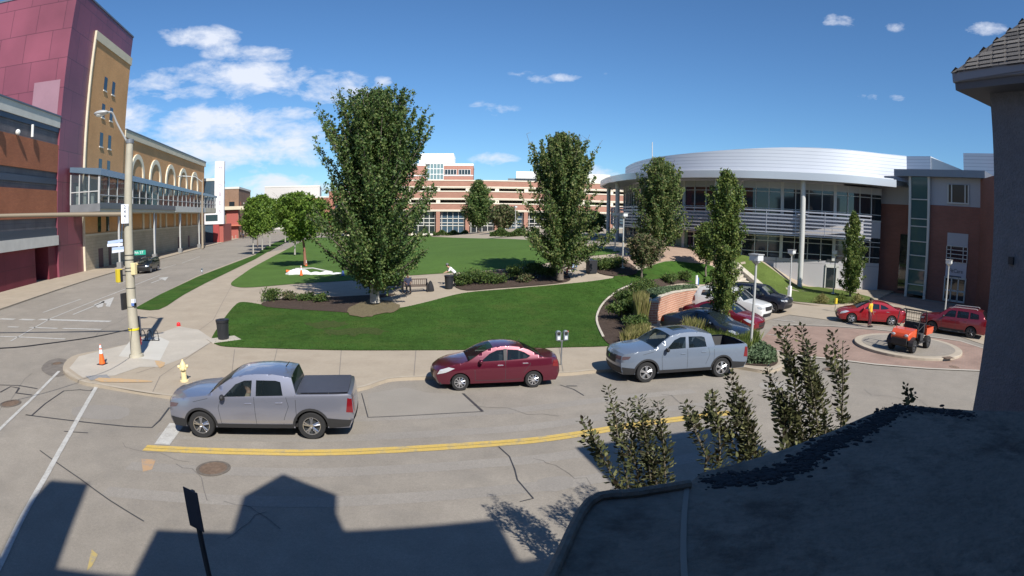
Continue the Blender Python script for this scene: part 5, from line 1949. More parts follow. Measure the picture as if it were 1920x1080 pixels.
for s in (-1, 1):
    mb.tube([(-.62, s * .66, .5), (-.62, s * .66, 1.1), (-.38, s * .64, 1.82), (-.3, s * .63, 1.9), (.45, s * .63, 1.92), (.54, s * .64, 1.86), (.56, s * .66, .75)], .028, 7)
    mb.tube([(.5, s * .65, 1.35), (-.6, s * .66, 1.02)], .022, 6)
for x, z in ((-.34, 1.88), (.5, 1.9), (.55, 1.35), (.1, 1.92)):
    mb.tube([(x, -.63, z), (x, .63, z)], .025, 6)
mb.build('roll_cage', BLK, ut, smooth=True)
mb = MB()
for k in range(9):
    mb.tube([(.555, -.6 + k * .15, .82), (.53, -.6 + k * .15, 1.86)], .009, 5)
for z in (1.0, 1.2, 1.5, 1.7):
    mb.tube([(.55, -.62, z), (.55, .62, z)], .009, 5)
mb.build('rear_screen', BLK, ut)
MB().lathe([(.17, 0), (.19, .01), (.19, .03), (.17, .035), (.17, 0)], 18, (-.32, -.32, 1.08), 'x').build('steering_wheel', BLK, ut)
MB().tube([(.3, .63, 1.9), (.32, .63, 2.35)], .006, 5).build('aerial', BLK, ut)
for x in (-uB, uB):
    for s in (-1, 1):
        wheel(ut, x, s * uW, uR, .26, s, 6, rimc=mat('dark_rim', (.1, .1, .105), .4, .6))
# nearside: wheels at (1710,660) front and (1735,651) rear
a = Vector(GZ(1712, 661, .17)); b2 = Vector(GZ(1734, 653, .17))
d = (b2 - a).normalized()
n = Vector((-d.y, d.x))
fl = Vector(GZ(1682, 652, .17))
if n.dot(fl - a) < 0:
    n = -n
cc = (a + b2) / 2 + n * uW
ut.location = (cc.x, cc.y, .17)
ut.rotation_euler = (0, 0, atan2(d.y, d.x))
# ------------------------------------------------------------------ trees and plants
BARK = mat('bark', (.17, .14, .115), .95, vary=((3, .2), (20, .25)), bump=(18, .8), spec=.15)
BARKP = mat('bark_pale', (.36, .34, .30), .95, vary=((3, .15), (20, .2)), bump=(18, .6), spec=.15)
BARKR = mat('bark_red', (.26, .125, .085), .95, vary=((3, .2), (20, .2)), bump=(18, .6), spec=.15)
LEAF = {
    'maple': mat('maple_leaves', (.06, .1, .03), .55, island=((.040, .088, .022), (.22, .26, .085), (.085, .15, .038)), trans=.36, spec=.35),
    'maple2': mat('maple_leaves_turning', (.06, .1, .03), .55, island=((.058, .115, .03), (.27, .27, .10), (.12, .18, .05)), trans=.38, spec=.35),
    'bright': mat('bright_leaves', (.1, .2, .03), .55, island=((.07, .135, .02), (.21, .30, .05), (.13, .215, .032)), trans=.35, spec=.3),
    'column': mat('column_leaves', (.08, .12, .03), .55, island=((.06, .115, .026), (.23, .26, .07), (.115, .17, .042)), trans=.34, spec=.3),
    'crab': mat('crab_leaves', (.08, .11, .04), .6, island=((.05, .085, .028), (.22, .16, .10), (.11, .135, .048)), trans=.3, spec=.3),
    'shrub': mat('shrub_leaves', (.07, .12, .03), .6, island=((.035, .075, .02), (.15, .19, .05), (.075, .125, .03)), trans=.3, spec=.3),
    'cover': mat('cover_leaves', (.09, .13, .07), .7, island=((.06, .10, .045), (.15, .20, .11), (.10, .145, .075)), trans=.2, spec=.2),
    'straw': mat('straw_blades', (.25, .22, .09), .8, island=((.13, .15, .04), (.42, .36, .17), (.24, .23, .08)), trans=.3, spec=.2),
    'blade': mat('grass_blades', (.12, .17, .04), .8, island=((.07, .12, .025), (.22, .25, .07), (.13, .175, .04)), trans=.3, spec=.2),
    'shoot': mat('shoot_leaves', (.05, .075, .03), .5, island=((.040, .030, .020), (.22, .22, .10), (.08, .095, .04)), trans=.22, spec=.4),
}


def leaves(name, pts, size, m, parent, up=.35, aspect=.62):
    pts = np.asarray(pts, float)
    N = len(pts)
    nrm = rng.normal(size=(N, 3))
    nrm[:, 2] += up
    nrm /= np.linalg.norm(nrm, axis=1)[:, None]
    a = rng.normal(size=(N, 3))
    a -= (a * nrm).sum(1)[:, None] * nrm
    a /= np.linalg.norm(a, axis=1)[:, None]
    b = np.cross(nrm, a)
    sz = (size * rng.uniform(.6, 1.3, N))[:, None]
    v = np.empty((N, 4, 3))
    v[:, 0] = pts + a * sz
    v[:, 1] = pts + b * sz * aspect + nrm * sz * .15
    v[:, 2] = pts - a * sz * .8
    v[:, 3] = pts - b * sz * aspect + nrm * sz * .15
    me = bpy.data.meshes.new(name)
    me.vertices.add(N * 4)
    me.vertices.foreach_set('co', v.reshape(-1))
    me.loops.add(N * 4)
    me.loops.foreach_set('vertex_index', np.arange(N * 4, dtype=np.int32))
    me.polygons.add(N)
    me.polygons.foreach_set('loop_start', np.arange(0, N * 4, 4, dtype=np.int32))
    me.materials.append(m)
    me.update(calc_edges=True)
    me.validate()
    o = bpy.data.objects.new(name, me)
    COL.objects.link(o)
    if parent is not None:
        o.parent = parent
    return o


def tree(label, base, H, prof, t0=.12, leafn=20000, leaf=.16, kind='maple', bark=None, rise=.9, nb=60, tr=.16, lean=(0, 0), clump=.42, name='maple_tree', group=None, zb=0.15, multi=1, seed=1, gap=0.0, cat='tree', spires=0):
    r = random.Random(seed)
    x, y, z = base
    t = thing(name, label, cat, (x, y, z + zb - .02), 0, group)
    bark = bark or BARK
    tk = MB()

    def axis(h):
        q = h / H
        return Vector((lean[0] * q ** 1.3, lean[1] * q ** 1.3, h))
    for mi in range(multi):
        ph = 2 * pi * mi / max(1, multi)
        off = Vector((cos(ph), sin(ph), 0)) * (.0 if multi == 1 else .5)
        pts = [axis(H * k / 8 * .93) + off * (k / 8) * (1 if multi > 1 else 0) + Vector((r.uniform(-.05, .05), r.uniform(-.05, .05), 0)) * (k > 0) for k in range(9)]
        tk.tube(pts, [tr * (1.35 if k == 0 else 1) * (1 - .85 * k / 8) + .012 for k in range(9)], 9)
    P = []
    W_ = []
    ntr = len(tk.f)
    for b in range(nb):
        u = (b + r.random()) / nb
        h0 = H * (t0 + (.93 - t0) * u)
        a = b * 2.399 + r.uniform(-.4, .4)
        R = None
        p0 = axis(h0)
        # march outwards until the crown's profile is met
        el = rise * (.28 + .95 * u) * r.uniform(.8, 1.2) + .12
        d = Vector((cos(a) * cos(el), sin(a) * cos(el), sin(el)))
        lmax = 0
        while lmax < H:
            q = p0 + d * lmax
            rr = hypot(q.x - axis(q.z).x, q.y - axis(q.z).y)
            if q.z > H or rr > interp(prof, q.z / H) * .9 * (1 + .12 * sin(3 * a + q.z)):
                break
            lmax += .1
        ln = max(.5, lmax * r.uniform(.70, 1.14))
        bend = r.uniform(.12, .32)
        seg = [p0 + d * ln * k / 5 + Vector((0, 0, bend * ln * (k / 5) ** 2)) + Vector([r.uniform(-.06, .06) * ln * .3 for _ in range(3)]) * (k > 0) for k in range(6)]
        top_ = max(q.z for q in seg)
        if top_ > H * .99:
            k_ = max(.2, (H * .99 - p0.z) / (top_ - p0.z))
            seg = [p0 + (q - p0) * k_ for q in seg]
        tk.tube(seg, [max(.01, tr * .38 * (1 - u * .6) * (1 - .17 * k)) for k in range(6)], 5, cap=False)
        ncl = max(4, int(ln / .20))
        for c in range(ncl):
            f = .14 + .88 * (c + r.random()) / ncl
            k = min(4, int(f * 5))
            q = seg[k].lerp(seg[k + 1], min(1, f * 5 - k))
            sp_ = clump * (.8 + .4 * r.random()) * (1.15 - .80 * max(0, f - .1))
            if r.random() < gap:
                continue
            P.append((q.x + r.gauss(0, .05), q.y + r.gauss(0, .05), q.z, sp_))
            W_.append(sp_ ** 1.6)
            # a twig off the limb with its own clump, so edges stay ragged
            if r.random() < .22:
                ta = r.uniform(0, 2 * pi)
                tl = r.uniform(.3, .8) * clump * 1.9
                q2 = q + Vector((cos(ta) * tl, sin(ta) * tl, tl * r.uniform(.1, .9)))
                tk.tube([q, q2], [.012, .006], 4, cap=False)
                P.append((q2.x, q2.y, q2.z, sp_ * .7))
                W_.append(sp_ ** 1.6 * .35)
    for b in range(spires):
        a = b * 2.399 + r.random()
        h1 = H * r.uniform(.80, .99)
        R1 = interp(prof, h1 / H) * r.uniform(.35, 1.05)
        q0 = axis(H * r.uniform(.35, .6))
        q1 = axis(h1) + Vector((cos(a) * R1, sin(a) * R1, 0))
        md_ = q0.lerp(q1, .5) + Vector((cos(a), sin(a), 0)) * R1 * .25
        tk.tube([q0, md_, q1], [.05, .03, .01], 5, cap=False)
        for c in range(26):
            f = .35 + .67 * c / 25
            q = q0.lerp(md_, f * 2) if f < .5 else md_.lerp(q1, f * 2 - 1)
            P.append((q.x + r.gauss(0, .12), q.y + r.gauss(0, .12), q.z, clump * (.9 - .68 * f)))
            W_.append((clump * (1.0 - .6 * f)) ** 1.6)
    tk.m = [0 if q < ntr else 1 for q in range(len(tk.f))]
    trunk = tk.build('trunk', [bark, BARK], t, smooth=True, fix=False)
    C = np.array(P)
    W_ = np.array(W_)
    idx = rng.choice(len(C), leafn, p=W_ / W_.sum())
    g = rng.normal(size=(leafn, 3)) * C[idx, 3:4] * np.array([.55, .55, .75])
    pts = C[idx, :3] + g
    qh = np.clip(pts[:, 2] / H, 0, 1)
    axx, axy = lean[0] * qh ** 1.3, lean[1] * qh ** 1.3
    rad = np.hypot(pts[:, 0] - axx, pts[:, 1] - axy)
    env = np.interp(qh, [p_[0] for p_ in prof], [p_[1] for p_ in prof])
    pts = pts[rad < env * (1.24 + .08 * rng.normal(size=len(pts)))]
    pts = pts[(pts[:, 2] > H * t0 * .72) & (pts[:, 2] < H * (1.01 + .012 * rng.normal(size=len(pts))))]
    leaves('crown', pts, leaf, LEAF[kind], t)
    return t


def Hpx(base, px, py):
    return zat(px, py, base[0], base[1]) - base[2] - .1


MAPLES = 'maple trees of the park'
b = G(703, 571, .15)
H = Hpx(b, 700, 170)
tree('largest dark green maple with tall upswept crown on the bare patch of the front lawn', b, H,
     [(0, 1.6), (.06, 3.2), (.12, 4.5), (.2, 4.9), (.32, 4.8), (.42, 4.2), (.54, 3.9), (.62, 4.0), (.75, 3.9), (.86, 3.4), (.94, 2.6), (1, 1.8)], t0=.05, leafn=125000, leaf=.092, kind='maple', spires=34, nb=165, tr=.24, rise=1.0, clump=.32, group=MAPLES, seed=3, gap=.06, bark=BARKP)
b = G(1050, 528, .15)
H = Hpx(b, 1045, 250)
tree('forked maple with two plumes growing in the mulch bed beside the seated reader', b, H,
     [(0, 2.3), (.1, 3.2), (.3, 3.6), (.5, 3.1), (.65, 2.75), (.8, 2.85), (.92, 2.0), (1, .6)], t0=.07, leafn=72000, leaf=.098, kind='maple2', spires=26, nb=125, tr=.2, rise=1.05, clump=.31, group=MAPLES, seed=8, gap=.12, multi=2, lean=(.0, 0))
b = G(897, 437, .15)
H = Hpx(b, 895, 337)
tree('compact maple standing in front of the parking garage', b, H,
     [(0, 2), (.12, 3.9), (.3, 5.4), (.5, 4.9), (.75, 3.1), (.92, 1.4), (1, .5)], t0=.12, leafn=16000, leaf=.26, kind='maple', nb=70, tr=.22, rise=.7, clump=.75, group=MAPLES, seed=5)
b = G(1238, 487, .15)
b = (18.3 * .97, 52.0, 2.2)
d_ = ray(1235, 470)
k_ = 50 / d_.y
b = (d_.x * k_, 50.0, Z(d_.x * k_, 50.0))
H = Hpx(b, 1235, 297)
tree('broad maple in front of the curved building beside the two lamp posts', b, H,
     [(0, 1.8), (.15, 2.6), (.35, 3.1), (.55, 2.8), (.75, 2.2), (.9, 1.8), (1, .6)], t0=.12, leafn=42000, leaf=.102, kind='maple2', spires=22, nb=105, tr=.16, rise=1.0, clump=.36, group=MAPLES, seed=12, gap=.1)
b = (*G(1350, 632, .15)[:2], 0.0)
H = Hpx(b, 1352, 320)
tree('narrow columnar tree with a staked trunk on the grass island', b, H,
     [(0, .5), (.12, .8), (.25, 1.0), (.4, .95), (.55, 1.05), (.7, 1.25), (.85, .95), (1, .25)], t0=.16, leafn=38000, leaf=.066, kind='column', nb=80, tr=.06, rise=1.05, clump=.24, name='columnar_tree', seed=21, bark=BARKP, gap=.1)
b = (*G(1594, 556, .15)[:2], 0.0)
H = Hpx(b, 1604, 398)
tree('slim columnar tree beside the basement door of the curved building', b, H,
     [(0, .5), (.1, 1.2), (.3, 1.45), (.5, 1.3), (.7, .95), (.85, .6), (1, .15)], t0=.05, leafn=20000, leaf=.095, kind='column', nb=60, tr=.07, rise=1.1, clump=.26, name='columnar_tree', seed=22)
b = G(1203, 525, .15)
H = Hpx(b, 1205, 440)
tree('small ornamental tree with pinkish brown leaves left of the brick retaining wall', b, H,
     [(0, .6), (.3, 1.7), (.55, 2.0), (.8, 1.6), (1, .5)], t0=.3, leafn=7500, leaf=.11, kind='crab', nb=36, tr=.07, rise=.55, clump=.33, name='ornamental_tree', seed=31, gap=.15)
b = G(1323, 521, .15)
H = Hpx(b, 1318, 418)
tree('small ornamental tree on the side lawn left of the columnar tree', b, H,
     [(0, .6), (.3, 1.5), (.55, 1.9), (.8, 1.6), (1, .5)], t0=.3, leafn=8000, leaf=.11, kind='column', nb=36, tr=.07, rise=.65, clump=.33, name='ornamental_tree', seed=32, gap=.15)
b = G(573, 499, .15)
H = Hpx(b, 556, 363)
tree('leaning tree with red brown trunk and light green crown on the great lawn edge', b, H,
     [(0, .8), (.3, 2.0), (.42, 3.6), (.65, 4.0), (.85, 3.2), (1, 1.2)], t0=.40, leafn=19000, leaf=.19, kind='bright', nb=60, tr=.17, rise=.45, clump=.55, name='locust_tree', seed=41, lean=(-1.0, 0), bark=BARKR)
ST = 'street trees along the left street verge'
for i, (px, py, ty, w, n, kd, lb) in enumerate([(475, 477, 372, 2.4, 9000, 'bright', 'nearest young street tree with a pale trunk on the left street verge'), (492, 470, 366, 3.2, 9000, 'bright', 'second street tree on the left street verge, bright green'),
                                            (506, 463, 372, 3.4, 7000, 'bright', 'third street tree on the left street verge beside the lawn walk'), (483, 463, 371, 3.2, 7000, 'maple2', 'dark trunked street tree between the pale trunks on the left verge'), (553, 479, 392, 2.0, 5000, 'bright', 'thin young tree on the lawn behind the leaning tree'), (535, 455, 370, 4.0, 8000, 'bright', 'farthest street tree rising behind the leaning tree')]):
    b = G(px, py, .15)
    H = Hpx(b, px, ty)
    tree(lb, b, H, [(0, .5), (.3, w * .7), (.55, w), (.8, w * .8), (1, w * .3)], t0=.34, leafn=n, leaf=.2, kind=kd, nb=44, tr=.11, rise=.6, clump=.55, name='street_tree', seed=50 + i, group=ST, bark=BARKP if i != 3 else BARK)
for i, (px, py, ty, w, lb) in enumerate([(943, 436, 385, 4.0, 'olive green tree against the garage ground floor beside a lamp post'), (636, 447, 392, 5, 'round tree behind the largest maple on its left'), (1105, 443, 398, 3, 'small tree between the forked maple and the curved building')]):
    b = G(px, py, .15)
    H = Hpx(b, px, ty)
    tree(lb, b, H, [(0, 1), (.3, w * .8), (.55, w), (.8, w * .7), (1, w * .3)], t0=.2, leafn=7000, leaf=.3, kind='maple2' if i else 'crab', nb=40, tr=.16, rise=.6, clump=.9, name='broadleaf_tree', seed=70 + i)


def shrub(label, px, py, w, h, n=900, kind='shrub', leaf=.075, name='shrub', group=None, zb=.17, base=None, cat='shrub', squash=.6):
    b = base or G(px, py, zb)
    t = thing(name, label, cat, (b[0], b[1], b[2] - .02), random.random() * 6, group)
    st = MB()
    P = []
    for k in range(9):
        a = random.random() * 6.28
        q = Vector((cos(a) * w * .38 * random.random() ** .5, sin(a) * w * .38 * random.random() ** .5, h * random.uniform(.5, .95)))
        st.tube([(q.x * .15, q.y * .15, 0), q * .6, q], [.015, .01, .005], 4, cap=False)
    st.build('stem', BARK, t, fix=False)
    c = []
    for k in range(16):
        a = random.random() * 6.28
        rr = w * .5 * random.random() ** .5 * .8
        c.append((cos(a) * rr, sin(a) * rr, h * random.uniform(.3, .85) * (1 - .4 * (rr / w)), w * random.uniform(.10, .2)))
    c = np.array(c)
    i = rng.integers(0, len(c), n)
    p = c[i, :3] + rng.normal(size=(n, 3)) * c[i, 3:4] * np.array([1, 1, squash])
    p[:, 2] = np.abs(p[:, 2]) + .02
    leaves('foliage', p, leaf, LEAF[kind], t)
    return t


random.seed(5)
SG = 'shrubs in the mulch beds'
for px, py, w, h, n, lb in [(512, 563, 1.3, .8, 900, 'leafy shrub at the left tip of the mulch strip by the path'), (540, 562, 1.0, .6, 700, 'low brownish shrub second from the left in the mulch strip'), (572, 562, 1.1, .5, 600, 'low shrub in the shade left of the largest maple'), (600, 565, 1.0, .5, 600, 'shaded low shrub just left of the largest maple trunk'),
                             (865, 534, 1.2, .9, 900, 'light green shrub beside the bin where the worker leans'), (885, 531, 1.9, 1.1, 1500, 'wide light green shrub right of the worker'), (912, 530, 1.4, .9, 900, 'shrub third from the worker in the right mulch bed'), (935, 531, 1.1, .7, 700, 'small shrub in the middle of the right mulch bed'),
                             (965, 524, 1.3, 1.1, 900, 'taller shrub left of the forked maple'), (1000, 520, 1.6, 1.2, 1200, 'dark shrub behind the forked maple on its left'), (1028, 520, 1.5, 1.1, 1100, 'dark shrub touching the forked maple trunk'), (985, 528, 1.0, .6, 600, 'low dry shrub at the lawn edge left of the forked maple'),
                             (1125, 505, 1.5, 1.0, 1100, 'shrub right of the square black bin'), (1142, 503, 1.6, 1.0, 1100, 'middle shrub between the square bin and the lamp post'), (1158, 500, 1.3, .9, 900, 'shrub at the foot of the nearer white lamp post')]:
    shrub(lb, px, py, w, h, int(n * 1.3), kind='shrub' if 'dry' not in lb and 'brown' not in lb else 'crab', group=SG)
BG = 'bushes beside the planting bed'
for px, py, w, h, n, lb in [(1165, 600, 1.5, 1.3, 1900, 'bright green bush at the left of the planting bed by the dark mulch'), (1185, 580, 1.5, 1.5, 1900, 'bright green bush in the middle of the planting bed'), (1200, 560, 1.4, 1.3, 1500, 'upper bright green bush behind the straw grasses'),
                             (1190, 620, 1.2, 1.0, 1200, 'lowest bush of the planting bed next to the pavement'), (1215, 543, 1.4, .9, 1200, 'bush behind the brick wall end on the left'), (1165, 572, 1.1, 1.0, 1000, 'round bush half behind the middle bright bush'), (1255, 530, 1.2, .8, 900, 'light bush on the lawn edge above the brick wall'), (1282, 527, 1.1, 1.0, 900, 'bush beside the blue and white sign')]:
    shrub(lb, px, py, w, h, int(n * 1.4), kind='shrub', group=BG, zb=.18, leaf=.07)
for px, py, w, h, lb in [(845, 441, 9, 1.2, 'clipped hedge run at the far edge of the great lawn left of the compact maple'), (965, 443, 8, 1.2, 'clipped hedge run at the far edge of the great lawn right of the compact maple'), (600, 520, .01, .01, '')]:
    if w > 1:
        b = G(px, py, .15)
        t = thing('hedge', lb, 'hedge', b)
        n = 5000
        p = rng.uniform(-.5, .5, (n, 3)) * np.array([w, 1.6, 1]) + np.array([0, 0, .5])
        p[:, 2] *= h * (.8 + .3 * np.sin(p[:, 0] * 2.1))
        leaves('foliage', p, .17, LEAF['shrub'], t)
        st = MB()
        for k in range(8):
            st.tube([(-w / 2 + w * (k + .5) / 8, 0, 0), (-w / 2 + w * (k + .5) / 8, .1, h * .7)], .03, 4)
        st.tube([(-w / 2, 0, .05), (w / 2, 0, .05)], .03, 4)
        st.build('stem', BARK, t)

# ground cover and grasses (uncountable)
def scatter(P, n, hfun=lambda x, y: 0):
    xs = [p[0] for p in P]
    ys = [p[1] for p in P]
    out = []
    while len(out) < n:
        x, y = random.uniform(min(xs), max(xs)), random.uniform(min(ys), max(ys))
        if inpoly(x, y, P):
            out.append((x, y, Z(x, y) + hfun(x, y)))
    return out


# brick retaining wall, top follows a curve from the left pier to the right pier
wallp = [Vector(GZ(px, py, .03)) for px, py in [(1222, 606), (1240, 598), (1262, 588), (1288, 579), (1313, 571)]]
wallc = [Vector(q) for q in smooth_curve([tuple(p) for p in wallp], 6)]
RWB = brickmat('wall_brick', (.46, .215, .14), (.38, .165, .11), (.52, .40, .31), .42, .14, .022, vary=(.9, .10))
rwall = thing('retaining_wall', 'curved red brick retaining wall with pale coping above the light walkway', 'wall', (0, 0, 0))
ztop_ = [zat(px, py, *p) for (px, py), p in zip([(1222, 566), (1240, 556), (1262, 549), (1288, 545), (1313, 543)], wallp)]
ztc = [float(np.interp(i, [0, 6, 12, 18, 24], ztop_)) for i in range(25)]
mb, mc = MB(), MB()
for i in range(24):
    a, b = wallc[i], wallc[i + 1]
    n = Vector((-(b - a).y, (b - a).x)).normalized() * .3
    for (m_, zl0, zl1, zh0, zh1, o) in ((mb, 0, 0, ztc[i], ztc[i + 1], 0), (mc, ztc[i], ztc[i + 1], ztc[i] + .09, ztc[i + 1] + .09, .03)):
        e = n.normalized() * o
        m_.add([(*(a - e), zl0), (*(b - e), zl1), (*(b + n + e), zl1), (*(a + n + e), zl0), (*(a - e), zh0), (*(b - e), zh1), (*(b + n + e), zh1), (*(a + n + e), zh0)],
               [(0, 1, 5, 4), (2, 3, 7, 6), (4, 5, 6, 7), (3, 0, 4, 7), (1, 2, 6, 5)])
mb.build('brick_face', RWB, rwall)
mc.build('coping', STONE, rwall)
for p, zt in ((wallc[0], ztc[0] * .98), (wallc[-1], ztc[-1] + .15)):
    q = MB().box(p.x - .28, p.x + .28, p.y - .1, p.y + .46, 0, zt).build('pier', RWB, rwall)
    MB().box(p.x - .33, p.x + .33, p.y - .15, p.y + .51, zt, zt + .1).build('pier_cap', STONE, rwall)
# steps of brick beside the left pier and the pale kerb that curls down
q = Vector(GZ(1208, 596, .1))
wallend = thing('stepped_pier', 'low stepped brick pier left of the retaining wall end', 'pier', (q.x, q.y, .1), .3)
for k in range(4):
    MB().box(-.5, .3, -.15 + k * .12, .5, k * .22, k * .22 + .22).build('brick_course', RWB, wallend)
MB().box(-.55, .35, .18, .55, .88, .95).build('cap', STONE, wallend)
cp = smooth_curve([GZ(1214, 588, .12), GZ(1209, 606, .12), GZ(1213, 622, .12), GZ(1224, 634, .12)], 4)
mb = MB(); mb.prism(strip(cp, .32, px=False), 0.0, .34); tag(mb.build('kerb', KERB), kind='structure')
mb = MB(); mb.prism(strip(smooth_curve([GZ(1183, 618, .12), GZ(1205, 619, .12), GZ(1224, 619, .12)], 3), .28, px=False), 0.0, .3); tag(mb.build('kerb', KERB), kind='structure')
cp = smooth_curve([G(1186, 533, .15)[:2], G(1160, 545, .15)[:2], G(1138, 562, .15)[:2], G(1124, 580, .15)[:2], G(1119, 602, .15)[:2], G(1131, 632, .15)[:2]], 4)
drape('bed_edging', strip(cp, .12, px=False), STONE, .2, skirt=.1, px=False)
# mound of juniper
mp = [G(1222, 566, 1.0), G(1240, 556, 1.1), G(1262, 549, 1.2), G(1290, 545, 1.3), G(1313, 540, 1.3), G(1305, 530, 1.0), G(1270, 530, .9), G(1235, 540, .8), G(1218, 552, .7)]
cen = Vector((sum(p[0] for p in wallp[:]) / 5, sum(p[1] for p in wallp[:]) / 5))
MP = []
nrm_ = Vector((.12, 1)).normalized()
for i in range(0, 25, 3):
    MP.append(tuple(wallc[i] + nrm_ * .32))
for i in range(24, -1, -3):
    MP.append(tuple(wallc[i] + nrm_ * (4.8 - abs(i - 12) * .08)))


def moundz(x, y):
    dd = min((wallc[i] - Vector((x, y))).length for i in range(0, 25, 2))
    i = min(range(25), key=lambda k: (wallc[k] - Vector((x, y))).length)
    return max(.15, (ztc[i] + .0) * (1 - sst(1.2, 3.6, dd)) + .15 * sst(1.2, 3.6, dd))


mm = MB()
NX, NY = 24, 10
gr = []
for j in range(NY + 1):
    for i in range(NX + 1):
        p = wallc[i] + nrm_ * (.3 + 3.4 * j / NY)
        gr.append((p.x, p.y, max(moundz(p.x, p.y), Z(p.x, p.y) + .16) - .03))
for j in range(NY):
    for i in range(NX):
        a = j * (NX + 1) + i
        mm.add([gr[a], gr[a + 1], gr[a + NX + 2], gr[a + NX + 1]], [(0, 1, 2, 3)])
md = mm.build('mound_soil', mat('mound_green', (.045, .065, .03), .95, vary=((6, .3),)), None, smooth=True)
md['kind'] = 'structure'
pp = []
while len(pp) < 9000:
    i = random.random() * 23.9
    p = wallc[int(i)].lerp(wallc[int(i) + 1], i % 1) + nrm_ * (.3 + 3.3 * random.random())
    pp.append((p.x, p.y, max(moundz(p.x, p.y), Z(p.x, p.y) + .16) + random.random() * .22))
o = leaves('ground_cover', pp, .075, LEAF['cover'], None)
tag(o, 'low grey green ground cover spread over the mound behind the retaining wall', 'ground cover', kind='stuff')
isl = [G(a, b_, .15)[:2] for a, b_ in [(1360, 660), (1425, 650), (1452, 666), (1457, 678), (1440, 684), (1400, 681), (1372, 674)]]
o = leaves('ground_cover', scatter(isl, 7000, lambda x, y: .15 + random.random() * .35), .07, LEAF['cover'], None)
tag(o, 'low ground cover at the rounded tip of the grass island', 'ground cover', kind='stuff')


def blades(name, P, n, h, kind, label, w=.012, lean=.25):
    c = np.array(scatter(P, n))
    ang = rng.uniform(0, 2 * pi, n)
    ln = h * rng.uniform(.6, 1.15, n)
    dx = np.cos(ang) * ln * lean * rng.uniform(.3, 1.6, n)
    dy = np.sin(ang) * ln * lean * rng.uniform(.3, 1.6, n)
    sx_, sy_ = -np.sin(ang) * w, np.cos(ang) * w
    v = np.empty((n, 4, 3))
    v[:, 0] = c + np.stack([-sx_, -sy_, 0 * ln], 1) + [0, 0, .12]
    v[:, 1] = c + np.stack([sx_, sy_, 0 * ln], 1) + [0, 0, .12]
    v[:, 2] = c + np.stack([dx * .45 + sx_, dy * .45 + sy_, ln * .65], 1) + [0, 0, .12]
    v[:, 3] = c + np.stack([dx, dy, ln], 1) + [0, 0, .12]
    me = bpy.data.meshes.new(name)
    me.vertices.add(n * 4)
    me.vertices.foreach_set('co', v.reshape(-1))
    me.loops.add(n * 4)
    me.loops.foreach_set('vertex_index', np.arange(n * 4, dtype=np.int32))
    me.polygons.add(n)
    me.polygons.foreach_set('loop_start', np.arange(0, n * 4, 4, dtype=np.int32))
    me.materials.append(LEAF[kind])
    me.update(calc_edges=True)
    o = bpy.data.objects.new(name, me)
    COL.objects.link(o)
    tag(o, label, 'grass', kind='stuff')
    return o


isg = [G(a, b_, .15)[:2] for a, b_ in [(1285, 628), (1330, 618), (1385, 630), (1425, 648), (1400, 668), (1360, 672), (1300, 662), (1262, 650)]]
blades('ornamental_grass', isg, 9000, .75, 'blade', 'tall feathery grass covering the island behind the blue grey pickup', .014)
blades('ornamental_grass', [G(a, b_, .15)[:2] for a, b_ in [(1283, 628), (1300, 622), (1318, 640), (1290, 650)]], 1500, 1.1, 'straw', 'straw coloured tall grass at the left end of the island', .012)
blades('ornamental_grass', [G(a, b_, .18)[:2] for a, b_ in [(1190, 606), (1207, 598), (1212, 612), (1196, 618)]], 2600, 1.7, 'straw', 'tall straw coloured grass clump beside the brick wall end', .012, .1)
blades('ornamental_grass', [G(a, b_, .18)[:2] for a, b_ in [(1165, 646), (1212, 640), (1215, 624), (1180, 628)]], 2200, .6, 'straw', 'low dry grass between the bushes and the pavement', .012, .3)
for px, lb in ((1541, 'round grass tuft in front of the slim columnar tree on its left'), (1608, 'round grass tuft right of the slim columnar tree'), (1578, 'grass tuft below the slim columnar tree')):
    b = G(px, 568, .15)
    t = thing('grass_tuft', lb, 'grass tuft', b, 0, 'grass tufts at the slope foot')
    n = 1800
    a = rng.uniform(0, 2 * pi, n); r_ = np.abs(rng.normal(0, .35, n))
    p = np.stack([np.cos(a) * r_, np.sin(a) * r_, rng.uniform(0, .8, n) * np.exp(-r_)], 1)
    leaves('blade_clump', p, .09, LEAF['straw' if px != 1578 else 'blade'], t, up=-.2, aspect=.2)
# mown lawn blades near the viewer edge of the front lawn for a ragged outline
LA = [G(a, b_, .15)[:2] for a, b_ in LAWNA]
blades('lawn_grass', LA, 42000, .07, 'blade', 'short mown grass blades of the front lawn', .012, .6).data.materials[0] = mat('lawn_blades', (.06, .13, .025), .8, island=((.027, .063, .011), (.066, .122, .024), (.041, .09, .017)), trans=.2, spec=.1)

# stone steps down the slope
stp = thing('stone_steps', 'wide pale stone steps coming down beside the slope lawn to the parking row', 'steps', (0, 0, 0))
c0, c1 = Vector(G(1372, 551)[:2]), Vector(G(1432, 549)[:2])
t0_, t1_ = Vector(G(1360, 497)[:2]), Vector(G(1378, 498)[:2])
NS_ = 11
mb = MB()
for k in range(NS_):
    f0, f1 = k / NS_, (k + 1) / NS_
    a, b_ = c0.lerp(t0_, f0), c1.lerp(t1_, f0)
    c_, d_ = c0.lerp(t0_, f1), c1.lerp(t1_, f1)
    zz = Z(*((c_ + d_) / 2)) + .2
    z0 = Z(*((a + b_) / 2)) - .1
    MB().prism([tuple(a), tuple(b_), tuple(d_), tuple(c_)], z0, zz).build('step', STONE, stp)
MB().prism(strip([G(1437, 548)[:2], G(1380, 499)[:2]], .5, px=False), lambda x, y: Z(x, y) - .1, lambda x, y: Z(x, y) + .28).build('side_wall', STONE, stp)

# leafy shoots beyond the porch edge
BRK = mat('shoot_stem', (.10, .085, .06), .9)


